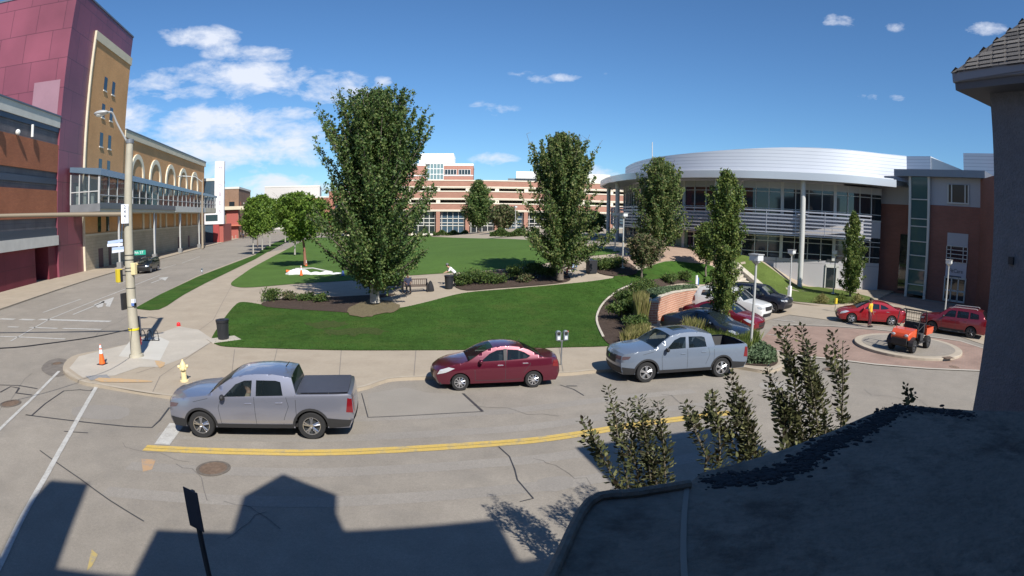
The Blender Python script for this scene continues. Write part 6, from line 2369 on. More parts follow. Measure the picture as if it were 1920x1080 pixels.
def shoots(label, stems, group='leafy shoots beyond the porch edge'):
    bx = ray(stems[0][0], stems[0][1]) * stems[0][4]
    t = thing('leafy_shrub', label, 'shrub', (bx.x, bx.y, .12), 0, group)
    org = Vector((bx.x, bx.y, .12))
    st, lf = MB(), MB()
    extra = []
    for (ax, ay, tx, ty, dist, bushy) in stems:
        for q_ in range(2 if bushy > .8 else 1):
            f_ = random.uniform(.25, .6)
            x_, y_ = ax + (tx - ax) * f_, ay + (ty - ay) * f_
            g_ = random.uniform(.25, .45)
            extra.append((x_, y_, x_ + (tx - ax) * g_ + random.uniform(-26, 26), y_ + (ty - ay) * g_, dist, bushy * .8))
    nst = len(stems)
    for ei_, (ax, ay, tx, ty, dist, bushy) in enumerate(list(stems) + extra):
        A = ray(ax, ay) * dist + Vector((0, 0, CAMH))
        B = ray(tx, ty) * (dist * random.uniform(.98, 1.06)) + Vector((0, 0, CAMH))
        mid = A.lerp(B, .5) + Vector((random.uniform(-.03, .03), random.uniform(-.03, .03), 0))
        foot = Vector((A.x, A.y, .12)) + (A - B) * .2
        foot.z = .12
        if ei_ < nst:
            st.tube([foot - org, A - org, mid - org, B - org], [.03, .018, .012, .004], 5)
        else:
            st.tube([A - org, mid - org, B - org], [.010, .007, .003], 5)
        L = (B - A).length
        d = (B - A).normalized()
        s1 = d.cross(Vector((0, 0, 1)))
        s1 = s1.normalized() if s1.length > .05 else Vector((1, 0, 0))
        s2 = d.cross(s1)
        n = int(L / .0085 * bushy)
        for k in range(-int(n * .35) if ei_ < nst else 0, n):
            f = k / n
            p = (A.lerp(mid, f * 2) if f < .5 else mid.lerp(B, f * 2 - 1)) if f > 0 else A + (A - B) * (-f)
            a = k * 2.4 + random.uniform(-.5, .5)
            o = s1 * cos(a) + s2 * sin(a)
            u = (o + d * random.uniform(.2, .9) + Vector((0, 0, random.uniform(-.2, .3)))).normalized()
            spread = random.uniform(.0, .06) * bushy
            p = p + o * spread
            ln = random.uniform(.075, .13) * (1 - .35 * max(0, f))
            wv = u.cross(d + Vector((random.uniform(-.4, .4),) * 3)).normalized() * ln * .30
            nn = u.cross(wv).normalized() * ln * .1
            q0 = p + u * .015 - org
            lf.add([q0, q0 + u * ln * .3 + wv, q0 + u * ln * .7 + wv * .8 + nn, q0 + u * ln, q0 + u * ln * .7 - wv * .8 + nn, q0 + u * ln * .3 - wv], [(0, 1, 2, 3, 4, 5)])
    st.build('stem', BRK, t, smooth=True, fix=False)
    o = lf.build('leaves', LEAF['shoot'], t, fix=False)
    return t


random.seed(9)
shoots('shaded leafy shrub with five upright shoots rising at the left corner of the porch edge', [(1172, 930, 1092, 785, 8.05, 1.0), (1180, 930, 1140, 726, 8.08, .9), (1200, 920, 1172, 756, 8.06, 1.2), (1222, 915, 1196, 744, 8.08, 1.2), (1248, 905, 1232, 752, 8.08, 1.2), (1232, 915, 1215, 830, 8.06, 1.3)])
shoots('leafy shrub with three shoots crossing the end of the yellow line', [(1325, 855, 1284, 755, 8.11, .9), (1350, 850, 1337, 736, 8.12, 1.0), (1402, 850, 1368, 700, 8.15, 1.3), (1418, 850, 1390, 735, 8.15, 1.3), (1385, 858, 1362, 790, 8.15, 1.3), (1408, 858, 1400, 800, 8.15, 1.2)])
shoots('tallest leafy shrub with dense sunlit shoots in front of the brick roundabout paving', [(1488, 820, 1436, 688, 8.21, 1.1), (1505, 822, 1470, 612, 8.23, 1.0), (1520, 815, 1502, 610, 8.24, 1.1), (1535, 810, 1515, 680, 8.23, 1.4), (1548, 805, 1528, 700, 8.25, 1.4), (1500, 830, 1480, 765, 8.20, 1.3), (1470, 825, 1462, 740, 8.21, 1.2)])
shoots('slender single leafy shoot right of the tallest shrub', [(1582, 800, 1560, 622, 8.29, .75), (1578, 795, 1580, 640, 8.29, .45)])
shoots('small leafy sprig poking up behind the porch edge at the right', [(1704, 768, 1698, 722, 8.43, .4)])
# ------------------------------------------------------------------ street furniture
POLE = mat('painted_pole', (.42, .385, .30), .7, .1, vary=((2, .1),))
ALU = mat('lamp_alu', (.55, .55, .53), .45, .4)
SIGNW = mat('sign_face_white', (.72, .74, .8), .5)
SIGNB = mat('sign_face_blue', (.10, .18, .45), .5)
SIGNG = mat('sign_face_green', (.01, .30, .20), .5)
YEL = mat('signal_yellow', (.62, .48, .03), .5)
ORG = mat('cone_orange', (.80, .14, .02), .6)
CREAM = mat('hydrant_cream', (.72, .60, .33), .55, vary=((6, .08),))
BLKP = mat('black_plastic', (.018, .018, .022), .5)

pb_ = G(256, 669, .12)
up = thing('utility_pole', 'thick tan utility pole with street light, signs and a yellow band on the corner', 'pole', pb_)
zt = zat(232, 267, pb_[0], pb_[1]) - pb_[2]
MB().lathe([(.27, 0), (.25, .6), (.22, 3), (.17, zt - .3), (.165, zt)], 20).build('shaft', POLE, up, smooth=True)
MB().lathe([(.36, 0), (.34, .12), (.27, .14)], 20).build('base_flange', POLE, up, smooth=True)
MB().lathe([(.19, zt - .05), (.19, zt + .12), (.02, zt + .16)], 16).build('cap', GREYM, up)
vdir = Vector((pb_[0], pb_[1])).normalized()
lft = Vector((-vdir.y, vdir.x))


def PL(px, py, o):     # local point on the pole's frame seen at a pixel; o = plan offset vector from pole
    x, y = pb_[0] + o.x, pb_[1] + o.y
    return (o.x, o.y, zat(px, py, x, y) - pb_[2])


def lat(px, py, fwd=0.0):
    """local point in the plane through the pole square to the sight line (moved fwd metres farther)"""
    d = ray(px, py)
    n = vdir
    A = Vector((pb_[0], pb_[1])) + n * fwd
    t = A.dot(n) / Vector((d.x, d.y)).dot(n)
    return Vector((d.x * t - pb_[0], d.y * t - pb_[1], CAMH + d.z * t - pb_[2]))


a = lat(230, 275); h = lat(200, 212, -.5)
arm = [Vector((0, 0, a.z)), a.lerp(h, .35) + Vector((0, 0, .45)), a.lerp(h, .7) + Vector((0, 0, .45)), h]
MB().tube(smooth_curve([tuple(p) for p in arm], 5), .045, 8).build('light_arm', ALU, up, smooth=True)
m = MB(); m.ell((h.x - .25, h.y - .1, h.z + .02), (.42, .22, .12), 14, 8); lh = m.build('light_head', ALU, up, smooth=True)
MB().ell((h.x - .3, h.y - .12, h.z - .06), (.24, .16, .09), 12, 6).build('lens', mat('lamp_lens', (.8, .8, .75), .2), lh, smooth=True)
# mast arm going left across the street
d0 = Vector((-.93, -.36)).normalized()
e = d0 * 15
za = zat(234, 402, pb_[0], pb_[1]) - pb_[2]
q = Vector((pb_[0], pb_[1])) + d0 * 10
MB().tube([(0, 0, za), (d0.x * 7.5, d0.y * 7.5, za + .33), (e.x, e.y, za + .55)], [.105, .09, .07], 10).build('mast_arm', mat('mast_brown', (.23, .185, .13), .6, .2), up, smooth=True)
bn = lat(234, 401, -.3)
M = Matrix.Translation(bn) @ Matrix.Rotation(atan2(lft.y, lft.x), 4, 'Z')
bnr = MB().box(-.17, .17, -.02, .02, -.4, .4, M=M).build('banner', SIGNW, up)
for i, ch in enumerate('2441'):
    text(ch, .2, 'number', DKL, bnr, tuple(bn + Vector((-vdir.x * .03, -vdir.y * .03, .28 - i * .19))), (pi / 2, 0, atan2(-lft.y, -lft.x)), .004)
for (x0, y0, x1, y1, m_) in ((202, 455, 230, 451, mat('sign_face_pale', (.42, .52, .75), .5)), (201, 460, 230, 458, SIGNW), (210, 467, 232, 465, MATS['sign_face_pale']), (210, 472, 232, 469, SIGNW)):
    A_, B_ = lat(x0, y0, -.4), lat(x1, y1, -.25)
    dd = (B_ - A_)
    hh = .06
    mb = MB()
    nn = Vector((dd.y, -dd.x, 0)).normalized() * .01
    mb.add([A_ - nn - Vector((0, 0, hh)), B_ - nn - Vector((0, 0, hh)), B_ - nn + Vector((0, 0, hh)), A_ - nn + Vector((0, 0, hh)), A_ + nn - Vector((0, 0, hh)), B_ + nn - Vector((0, 0, hh)), B_ + nn + Vector((0, 0, hh)), A_ + nn + Vector((0, 0, hh))], [(0, 1, 2, 3), (4, 5, 6, 7), (0, 1, 5, 4), (2, 3, 7, 6), (0, 3, 7, 4), (1, 2, 6, 5)])
    mb.build('sign_plate', m_, up)
A_, B_ = lat(242, 475, .3), lat(271, 473, .3)
c_ = (A_ + B_) / 2
M = Matrix.Translation(c_) @ Matrix.Rotation(atan2(-lft.y, -lft.x), 4, 'Z')
gs = MB().box(-.42, .42, -.012, .012, -.1, .1, M=M).build('street_name_sign', SIGNG, up)
text('N 9th ST', .17, 'street_name', SIGNW, gs, tuple(c_ + Vector((-vdir.x * .016, -vdir.y * .016, 0))), (pi / 2, 0, atan2(-lft.y, -lft.x)), .003)
s_ = lat(223, 517, -.2)
M = Matrix.Translation(s_) @ Matrix.Rotation(atan2(-lft.y, -lft.x) + .5, 4, 'Z')
sg_ = MB().box(-.13, .13, -.12, .12, -.28, .28, M=M).build('traffic_signal', YEL, up, bevel=.02)
MB().box(-.0, .12, -.16, -.125, -.25, .25, M=M).build('lens_panel', BLKP, sg_)
MB().tube([s_, Vector((0, 0, s_.z))], .03, 6).build('signal_bracket', DKM, up)
s_ = lat(251, 504, -.2)
MB().box(-.12, .12, -.1, .1, -.25, .25, M=Matrix.Translation(s_)).build('signal_housing', CREAM, up, bevel=.02)
MB().tube([lat(244, 500, 0), lat(258, 495, -.2)], .05, 6).build('housing_arm', CREAM, up)
s_ = lat(233, 565, -.1)
MB().box(-.05, .05, -.2, .2, -.35, .35, M=Matrix.Translation(s_)).build('side_signal', BLKP, up)
s_ = lat(250, 567, -.2)
MB().box(-.1, .1, -.08, .08, -.14, .14, M=Matrix.Translation(s_)).build('push_button_sign', SIGNW, up)
MB().box(-.1, .1, -.085, .08, -.14, -.02, M=Matrix.Translation(s_)).build('push_button_lower', SIGNB, up)
zy = lat(247, 617).z
MB().lathe([(.232, zy - .05), (.262, zy - .04), (.262, zy + .04), (.23, zy + .05)], 20).build('yellow_band', mat('band_yellow', (.75, .62, .02), .5), up, smooth=True)
for py in (478, 487, 502, 508, 540, 575):
    z_ = lat(240, py).z
    MB().lathe([(.205, z_ - .012), (.235, z_ - .012), (.235, z_ + .012), (.205, z_ + .012)], 16).build('strap', DKM, up)
# cable from the pole to the left
z0_ = zy + pb_[2]
cab = [Vector((pb_[0], pb_[1], z0_ + .02))]
for px, py, dist in ((180, 631, 22.5), (90, 644, 21.0), (0, 653, 20.0), (-200, 655, 19)):
    d = ray(px, py)
    k = dist / hypot(d.x, d.y)
    cab.append(Vector((d.x * k, d.y * k, CAMH + d.z * k)))
one(MB().tube(smooth_curve([tuple(p) for p in cab], 5), .022, 6), 'slack_cable', BLKP, 'black cable slung low from the yellow band of the utility pole to the left', 'cable', smooth=True)

# dark panel, red box and rack behind the pole
q = G(264, 664, .12)
t = thing('pedestrian_post', 'dark narrow post panel with a red box right behind the utility pole', 'post', q)
ht = zat(269, 592, q[0], q[1]) - q[2]
MB().tube([(0, 0, 0), (0, 0, ht * .5)], .04, 8).build('post', DKM, t)
MB().box(-.14, .14, -.05, .05, ht * .5, ht, M=Matrix.Rotation(.5, 4, 'Z')).build('panel', mat('slate_panel', (.06, .07, .10), .5), t, bevel=.01)
MB().box(-.13, .15, -.2, -.06, .45, .82, M=Matrix.Rotation(.2, 4, 'Z')).build('red_box', mat('red_box', (.62, .02, .03), .5), t, bevel=.02)
q = G(279, 640, .12)
t = thing('bike_rack', 'black looped bicycle rack beside the utility pole', 'bike rack', q)
mb = MB()
for k in range(3):
    c = -.35 + k * .35
    mb.tube([(c - .16 + .32 * (1 - cos(u)) / 2, .1 * k, .55 * sin(u) ** .6 if 0 < u < pi else 0) for u in np.linspace(0, pi, 12)], .02, 6)
mb.build('loop', BLKP, t, smooth=True)
MB().tube([(-.5, 0, .03), (.55, .2, .03)], .02, 6).build('rail', BLKP, t)
q = G(335, 611, .12)
one(MB().ell((0, 0, .1), (.12, .12, .11)).box(-.1, .1, -.1, .1, 0, .03), 'marker_ball', mat('marker_red', (.75, .02, .03), .5), 'small red marker lying on the wide walk', 'marker', q, smooth=True)


def cone(px, py, label, h=.72, z=.12, m=None, tilt=None, band=True, g='traffic cones', top=None):
    q = G(px, py, z)
    t = thing('traffic_cone', label, 'traffic cone', q, 0, g)
    MB().box(-.19, .19, -.19, .19, 0, .035).build('base', BLKP if band else (m or ORG), t, bevel=.01)
    MB().lathe([(.15, .03), (.03, h), (.001, h)], 16).build('body', m or ORG, t, smooth=True)
    if band:
        f = lambda zz: .15 - .12 * (zz - .03) / (h - .03) + .004
        MB().lathe([(f(h * .55), h * .55), (f(h * .75), h * .75)], 16).build('band', SIGNW, t, smooth=True)
        MB().lathe([(f(h * .82), h * .82), (f(h * .97), h * .97)], 16).build('band', SIGNW, t, smooth=True)
    if tilt:
        t.rotation_euler = tilt
        t.location.z += .17
    return t


cone(192, 683, 'orange cone with pale bands standing on the pavement corner', .85)
cone(565, 517, 'orange and white cone at the left part of the white tarp', .95, .15)
cone(574, 499, 'cone with a white tip at the foot of the leaning tree', .7, .15)
cone(536, 512, 'orange cone lying on its side at the left end of the white tarp', .75, .15, tilt=(0, 1.5, .4))
cone(643, 517, 'blue and white marker cone in front of the white tarp', .8, .15, m=SIGNB)

# white tarp roll
ta, tb = G(545, 513, .15), G(672, 513, .15)
tp = thing('tarp_roll', 'long low heap of white tarp lying on the great lawn beside orange cones', 'tarp', ta, atan2(tb[1] - ta[1], tb[0] - ta[0]))
TL = hypot(tb[0] - ta[0], tb[1] - ta[1])
mb = MB()
nx, ny = 70, 14
r_ = random.Random(4)
for i in range(nx + 1):
    for j in range(ny + 1):
        u, v_ = i / nx, j / ny * pi
        wv = .55 + .25 * sin(u * 17) * .5 + .1 * r_.random()
        hh = (.42 + .16 * sin(u * 11 + 1) + .1 * sin(u * 37) + .06 * r_.random()) * min(1, u * 8 + .2) * (1 - .45 * u)
        mb.v.append((u * TL, -cos(v_) * wv * 1.3, sin(v_) ** .8 * hh))
for i in range(nx):
    for j in range(ny):
        a = i * (ny + 1) + j
        mb.f.append((a, a + 1, a + ny + 2, a + ny + 1)); mb.m.append(0)
mb.build('tarp_sheet', mat('tarp_white', (.72, .72, .70), .7, vary=((2, .08),)), tp, smooth=True, angle=70)
MB().tube([(.5, .2, .5), (TL * .3, .5, .62), (TL * .6, .4, .4)], .05, 6).build('cord', mat('tarp_cord', (.6, .58, .55), .8), tp, smooth=True)

# hydrant
q = G(346, 715, .12)
t = thing('fire_hydrant', 'cream yellow fire hydrant on the pavement in front of the silver pickup', 'fire hydrant', q, .5)
MB().lathe([(.17, 0), (.17, .05), (.11, .06), (.105, .42), (.15, .44), (.15, .5), (.125, .52), (.12, .62), (.09, .70), (.04, .76), (.035, .82), (.001, .82)], 20).build('barrel', CREAM, t, smooth=True)
mb = MB()
for s in (-1, 1):
    mb.lathe([(.06, 0), (.06, .08 * s), (.045, .085 * s), (.001, .09 * s)], 12, (s * .12, 0, .56), 'x')
mb.lathe([(.075, 0), (.075, -.1), (.05, -.11), (.001, -.115)], 12, (0, -.1, .52), 'y')
mb.build('nozzle', CREAM, t, smooth=True)

# bins
def bin_(px, py, z, r, h, label, square=False, pad=False, g='black park bins'):
    q = G(px, py, z)
    t = thing('litter_bin', label, 'bin', q, .3, g)
    if square:
        MB().box(-r, r, -r, r, .06, h).build('body', BLKP, t, bevel=.02)
        MB().box(-r * 1.06, r * 1.06, -r * 1.06, r * 1.06, h, h + .06).build('rim', BLKP, t, bevel=.01)
        MB().box(-r * .9, r * .9, -r * .9, r * .9, 0, .06).build('foot', DKM, t)
    else:
        b = MB().lathe([(r * .86, .04), (r, h * .86), (r * 1.0, h * .9), (r * .8, h * .9)], 24).build('body', BLKP, t, smooth=True)
        mb = MB()
        for k in range(24):
            a = 2 * pi * k / 24
            mb.tube([(cos(a) * r * .87, sin(a) * r * .87, .06), (cos(a) * r * 1.01, sin(a) * r * 1.01, h * .84)], .011, 4)
        mb.build('slat_ring', DKM, b)
        MB().lathe([(r * 1.12, h * .86), (r * 1.14, h * .98), (r * .9, h), (r * .45, h), (r * .45, h * .92)], 24).build('rim', BLKP, t, smooth=True)
        MB().lathe([(r * .8, 0), (r * .8, .05)], 20).build('foot', DKM, t)
    if pad:
        MB().box(-.75, .75, -.55, .5, -.03, .012, M=Matrix.Rotation(.5, 4, 'Z')).build('pad', CONCL, t)
    return t


bin_(419, 636, .155, .3, .98, 'round black litter bin on a pale pad at the corner of the front lawn', pad=True)
bin_(842, 541, .14, .3, .95, 'round black litter bin the white shirted worker leans over')
bin_(1109, 512, .14, .34, .95, 'square black litter bin on the path right of the forked maple', square=True)
b4 = G(1109, 512, .14)

# parking meters
def meter(px, py, ty, label, z=.12, double=True):
    q = G(px, py, z)
    h = zat(px + 3, ty, q[0], q[1]) - q[2]
    t = thing('parking_meter', label, 'parking meter', q, .25, 'parking meters')
    MB().tube([(0, 0, 0), (0, 0, h - .42)], .03, 10).build('post', GREYM, t)
    for s in ((-1, 1) if double else (0,)):
        m = MB()
        m.box(s * .15 - .09, s * .15 + .09, -.07, .07, h - .42, h - .12)
        m.lathe([(.09, -.07), (.09, .07)], 16, (s * .15, 0, h - .12), 'y')
        hd = m.build('meter_head', mat('meter_grey', (.26, .30, .33), .45, .3), t, bevel=.01)
        MB().box(s * .15 - .06, s * .15 + .06, -.085, -.071, h - .2, h - .08).build('window', CARGL, hd)
        MB().box(s * .15 - .05, s * .15 + .05, -.085, -.071, h - .38, h - .26).build('coin_plate', SIGNW, hd)
    if double:
        MB().box(-.18, .18, -.02, .02, h - .46, h - .42).build('yoke', GREYM, t)
        MB().box(.16, .26, -.04, .04, h - .1, h - .06).build('flag', mat('red_flag', (.6, .05, .03), .5), t)
    return t


meter(1052, 684, 618, 'double headed parking meter on the pavement between the maroon sedan and the blue grey pickup')
meter(379, 514, 502, 'short parking meter on the kerb of the left street verge', double=False)


# campus lamp posts
def lamp(px, py, tx, ty, label, z=.13, banner=False, r=.055, basepl=False):
    q = G(px, py, z)
    h = zat(tx, ty, q[0], q[1]) - q[2]
    t = thing('lamp_post', label, 'lamp post', q, .6, 'campus lamp posts')
    MB().lathe([(r * 1.3, 0), (r * 1.2, .5), (r, h - .5)], 14).build('post', ALU, t, smooth=True)
    MB().lathe([(.2, 0), (.2, .06), (.09, .12)], 16).build('base_plate', CONCL if basepl else ALU, t)
    hd = MB().lathe([(.05, h - .5), (.12, h - .42), (.2, h - .36), (.2, h - .3)], 16).build('neck', ALU, t, smooth=True)
    MB().box(-.24, .24, -.24, .24, h - .3, h - .04).build('head', mat('lamp_box', (.62, .63, .62), .4), t, bevel=.02)
    MB().box(-.27, .27, -.27, .27, h - .04, h).build('lid', ALU, t)
    if banner:
        MB().box(-.12, .12, -.12, .12, .25, 1.25).build('post_cover', mat('cover_white', (.85, .85, .82), .5), t, bevel=.01)
    return t


lamp(1406, 662, 1416, 476, 'tallest looking lamp post on the tip of the grass island')
lamp(1153, 471, 1154, 398, 'farther of the two lamp posts left of the broad maple', basepl=True)
lamp(1167, 503, 1169, 399, 'nearer of the two lamp posts left of the broad maple', basepl=True)
lamp(1562, 551, 1570, 470, 'lamp post beside the basement door and slim columnar tree')
lamp(1479, 567, 1485, 468, 'lamp post with white base cover on the slope lawn', banner=True)
lamp(1771, 592, 1781, 487, 'lamp post in front of the lettered entrance of the brick wing', z=.03)
lamp(966, 437, 966, 386, 'slim lamp post before the garage right of the compact maple')
# pole on the left street
q = G(380, 466, .12)
t = thing('street_light', 'brown street light pole with curved arm further up the left street', 'street light', q)
h = zat(374, 336, q[0], q[1]) - q[2]
MB().tube([(0, 0, 0), (0, 0, h * .55), (0, 0, h)], [.24, .17, .11], 10).build('pole', mat('pole_brown', (.33, .27, .2), .7), t, smooth=True)
MB().tube([(0, 0, h - .6), (-1.2, -1, h + .5), (-3.4, -2.6, h + .7)], .07, 8).build('arm', ALU, t, smooth=True)
MB().ell((-3.9, -2.9, h + .65), (.6, .35, .14)).build('light_head', ALU, t, smooth=True)
q = SW(101, 3.2)
for i in range(5):
    p = SW(84 + i * 6, 3.4)
    one(MB().lathe([(.09, 0), (.09, .9), (.06, 1.0), (.001, 1.02)], 10), 'bollard', POLE, ('nearest', 'second', 'third', 'fourth', 'farthest')[i] + ' of the five short tan bollards outside the white sign tower building', 'bollard', (p[0], p[1], .12), group='bollards on the left street', smooth=True)

# campus sign at the wall end
q = G(1306, 546, .15)
t = thing('campus_sign', 'white and blue upright campus sign at the right end of the retaining wall', 'sign', (q[0], q[1], q[2]), .7)
h = zat(1303, 516, q[0], q[1]) - q[2]
MB().box(-.16, .02, -.05, .05, 0, h).build('white_face', mat('cover_white', (.85, .85, .82), .5), t)
MB().box(.04, .2, -.05, .05, .15, h - .2).build('blue_face', SIGNB, t)
q = G(1566, 584, .03)
t = thing('marker_post', 'short post with a yellow top at the edge of the pale apron', 'post', (q[0], q[1], .03))
MB().tube([(0, 0, 0), (0, 0, .7)], .05, 8).build('post', POLE, t)
MB().box(-.09, .09, -.09, .09, .55, .95).build('yellow_top', YEL, t, bevel=.02)

# foreground sign on the near pavement (seen from behind)
sp_ = ray(361, 985)
k = 6.0 / hypot(sp_.x, sp_.y)
sx_, sy_ = sp_.x * k, sp_.y * k
zs0 = zat(372, 982, sx_, sy_); zs1 = zat(360, 908, sx_, sy_)
t = thing('sign_post', 'dark street sign on a thin post in the foreground, seen from behind', 'sign', (sx_, sy_, .12), -.325)
t.rotation_euler = (0, .045, -.325)
MB().box(-.025, .025, -.02, .02, 0, zs1 - .14).build('post', mat('post_dark', (.03, .033, .04), .6), t)
MB().box(-.12, .12, -.034, -.022, zs0 - .12, zs1 - .12).build('plate', mat('sign_back', (.055, .06, .085), .5, .3, vary=((3, .1),)), t, bevel=.004)


# ------------------------------------------------------------------ benches
def bench(px0, px1, py, label, face):
    a, b = G(px0, py, .13), G(px1, py, .13)
    c = ((a[0] + b[0]) / 2, (a[1] + b[1]) / 2, a[2])
    t = thing('park_bench', label, 'bench', c, face, 'park benches on the path')
    L = 1.75
    WD = mat('bench_wood', (.075, .05, .04), .7, vary=((4, .2),))
    for k in range(4):
        MB().box(-L / 2, L / 2, -.42 + k * .11, -.33 + k * .11, .42, .45).build('seat_slat', WD, t)
    mb = MB()
    for k in range(13):
        x = -L / 2 + .08 + k * (L - .16) / 12
        mb.box(x - .018, x + .018, .05, .075, .48, .88)
    mb.box(-L / 2, L / 2, .04, .085, .86, .93); mb.box(-L / 2, L / 2, .04, .085, .46, .52)
    mb.build('backrest', WD, t)
    for s in (-1, 1):
        mb = MB()
        x = s * (L / 2 - .03)
        mb.box(x - .03, x + .03, -.42, -.36, 0, .66)
        mb.build('front_leg', BLKP, t)
        MB().box(x - .03, x + .03, .03, .09, 0, .92).build('rear_leg', BLKP, t)
        MB().box(x - .035, x + .035, -.44, .06, .64, .68).build('armrest', BLKP, t)
    return t, c


# ------------------------------------------------------------------ people
SKIN = mat('skin', (.50, .30, .21), .6)
SKIND = mat('skin_dark', (.20, .11, .075), .6)


def skinmesh(name, J, E, R, m, parent, root=0, sub=2):
    me = bpy.data.meshes.new(name)
    me.from_pydata([tuple(j) for j in J], E, [])
    o = bpy.data.objects.new(name, me)
    COL.objects.link(o)
    if parent is not None:
        o.parent = parent
    md = o.modifiers.new('skin', 'SKIN')
    md.use_smooth_shade = True
    sv = me.skin_vertices[0].data if me.skin_vertices else None
    if sv is None:
        bm = bmesh.new(); bm.from_mesh(me); bm.verts.layers.skin.verify(); bm.to_mesh(me); bm.free()
        sv = me.skin_vertices[0].data
    for i, r in enumerate(R):
        sv[i].radius = r if isinstance(r, tuple) else (r, r)
        sv[i].use_root = (i == root)
    o.modifiers.new('sub', 'SUBSURF').levels = sub
    o.modifiers['sub'].render_levels = sub
    me.materials.append(m)
    return o


POSES = {
    'stand': dict(pel=(0, 0, .95), ch=(0, 0, 1.36), nk=(0, .0, 1.50), hd=(0, -.02, 1.64), hip=.09, kn=((-.1, -.03, .5), (.11, -.05, .5)), an=((-.11, .02, .09), (.13, -.02, .09)), toe=((-.12, -.15, .04), (.15, -.18, .04)), sh=.185, el=((-.27, .03, 1.14), (.27, .03, 1.14)), wr=((-.26, -.1, .92), (.26, -.1, .92))),
    'lean': dict(pel=(0, .18, .93), ch=(0, -.16, 1.25), nk=(0, -.27, 1.36), hd=(0, -.38, 1.44), hip=.09, kn=((-.1, .14, .5), (.11, .2, .5)), an=((-.11, .2, .09), (.13, .32, .09)), toe=((-.12, .04, .04), (.15, .16, .04)), sh=.185, el=((-.27, -.3, 1.05), (.27, -.32, 1.05)), wr=((-.2, -.48, .98), (.2, -.5, .98))),
    'sit': dict(pel=(0, 0, .54), ch=(0, .03, .96), nk=(0, .0, 1.10), hd=(0, -.03, 1.24), hip=.09, kn=((-.12, -.44, .52), (.12, -.44, .52)), an=((-.13, -.46, .1), (.13, -.46, .1)), toe=((-.14, -.62, .05), (.14, -.62, .05)), sh=.185, el=((-.25, -.06, .74), (.25, -.06, .74)), wr=((-.15, -.3, .68), (.15, -.3, .68))),
}


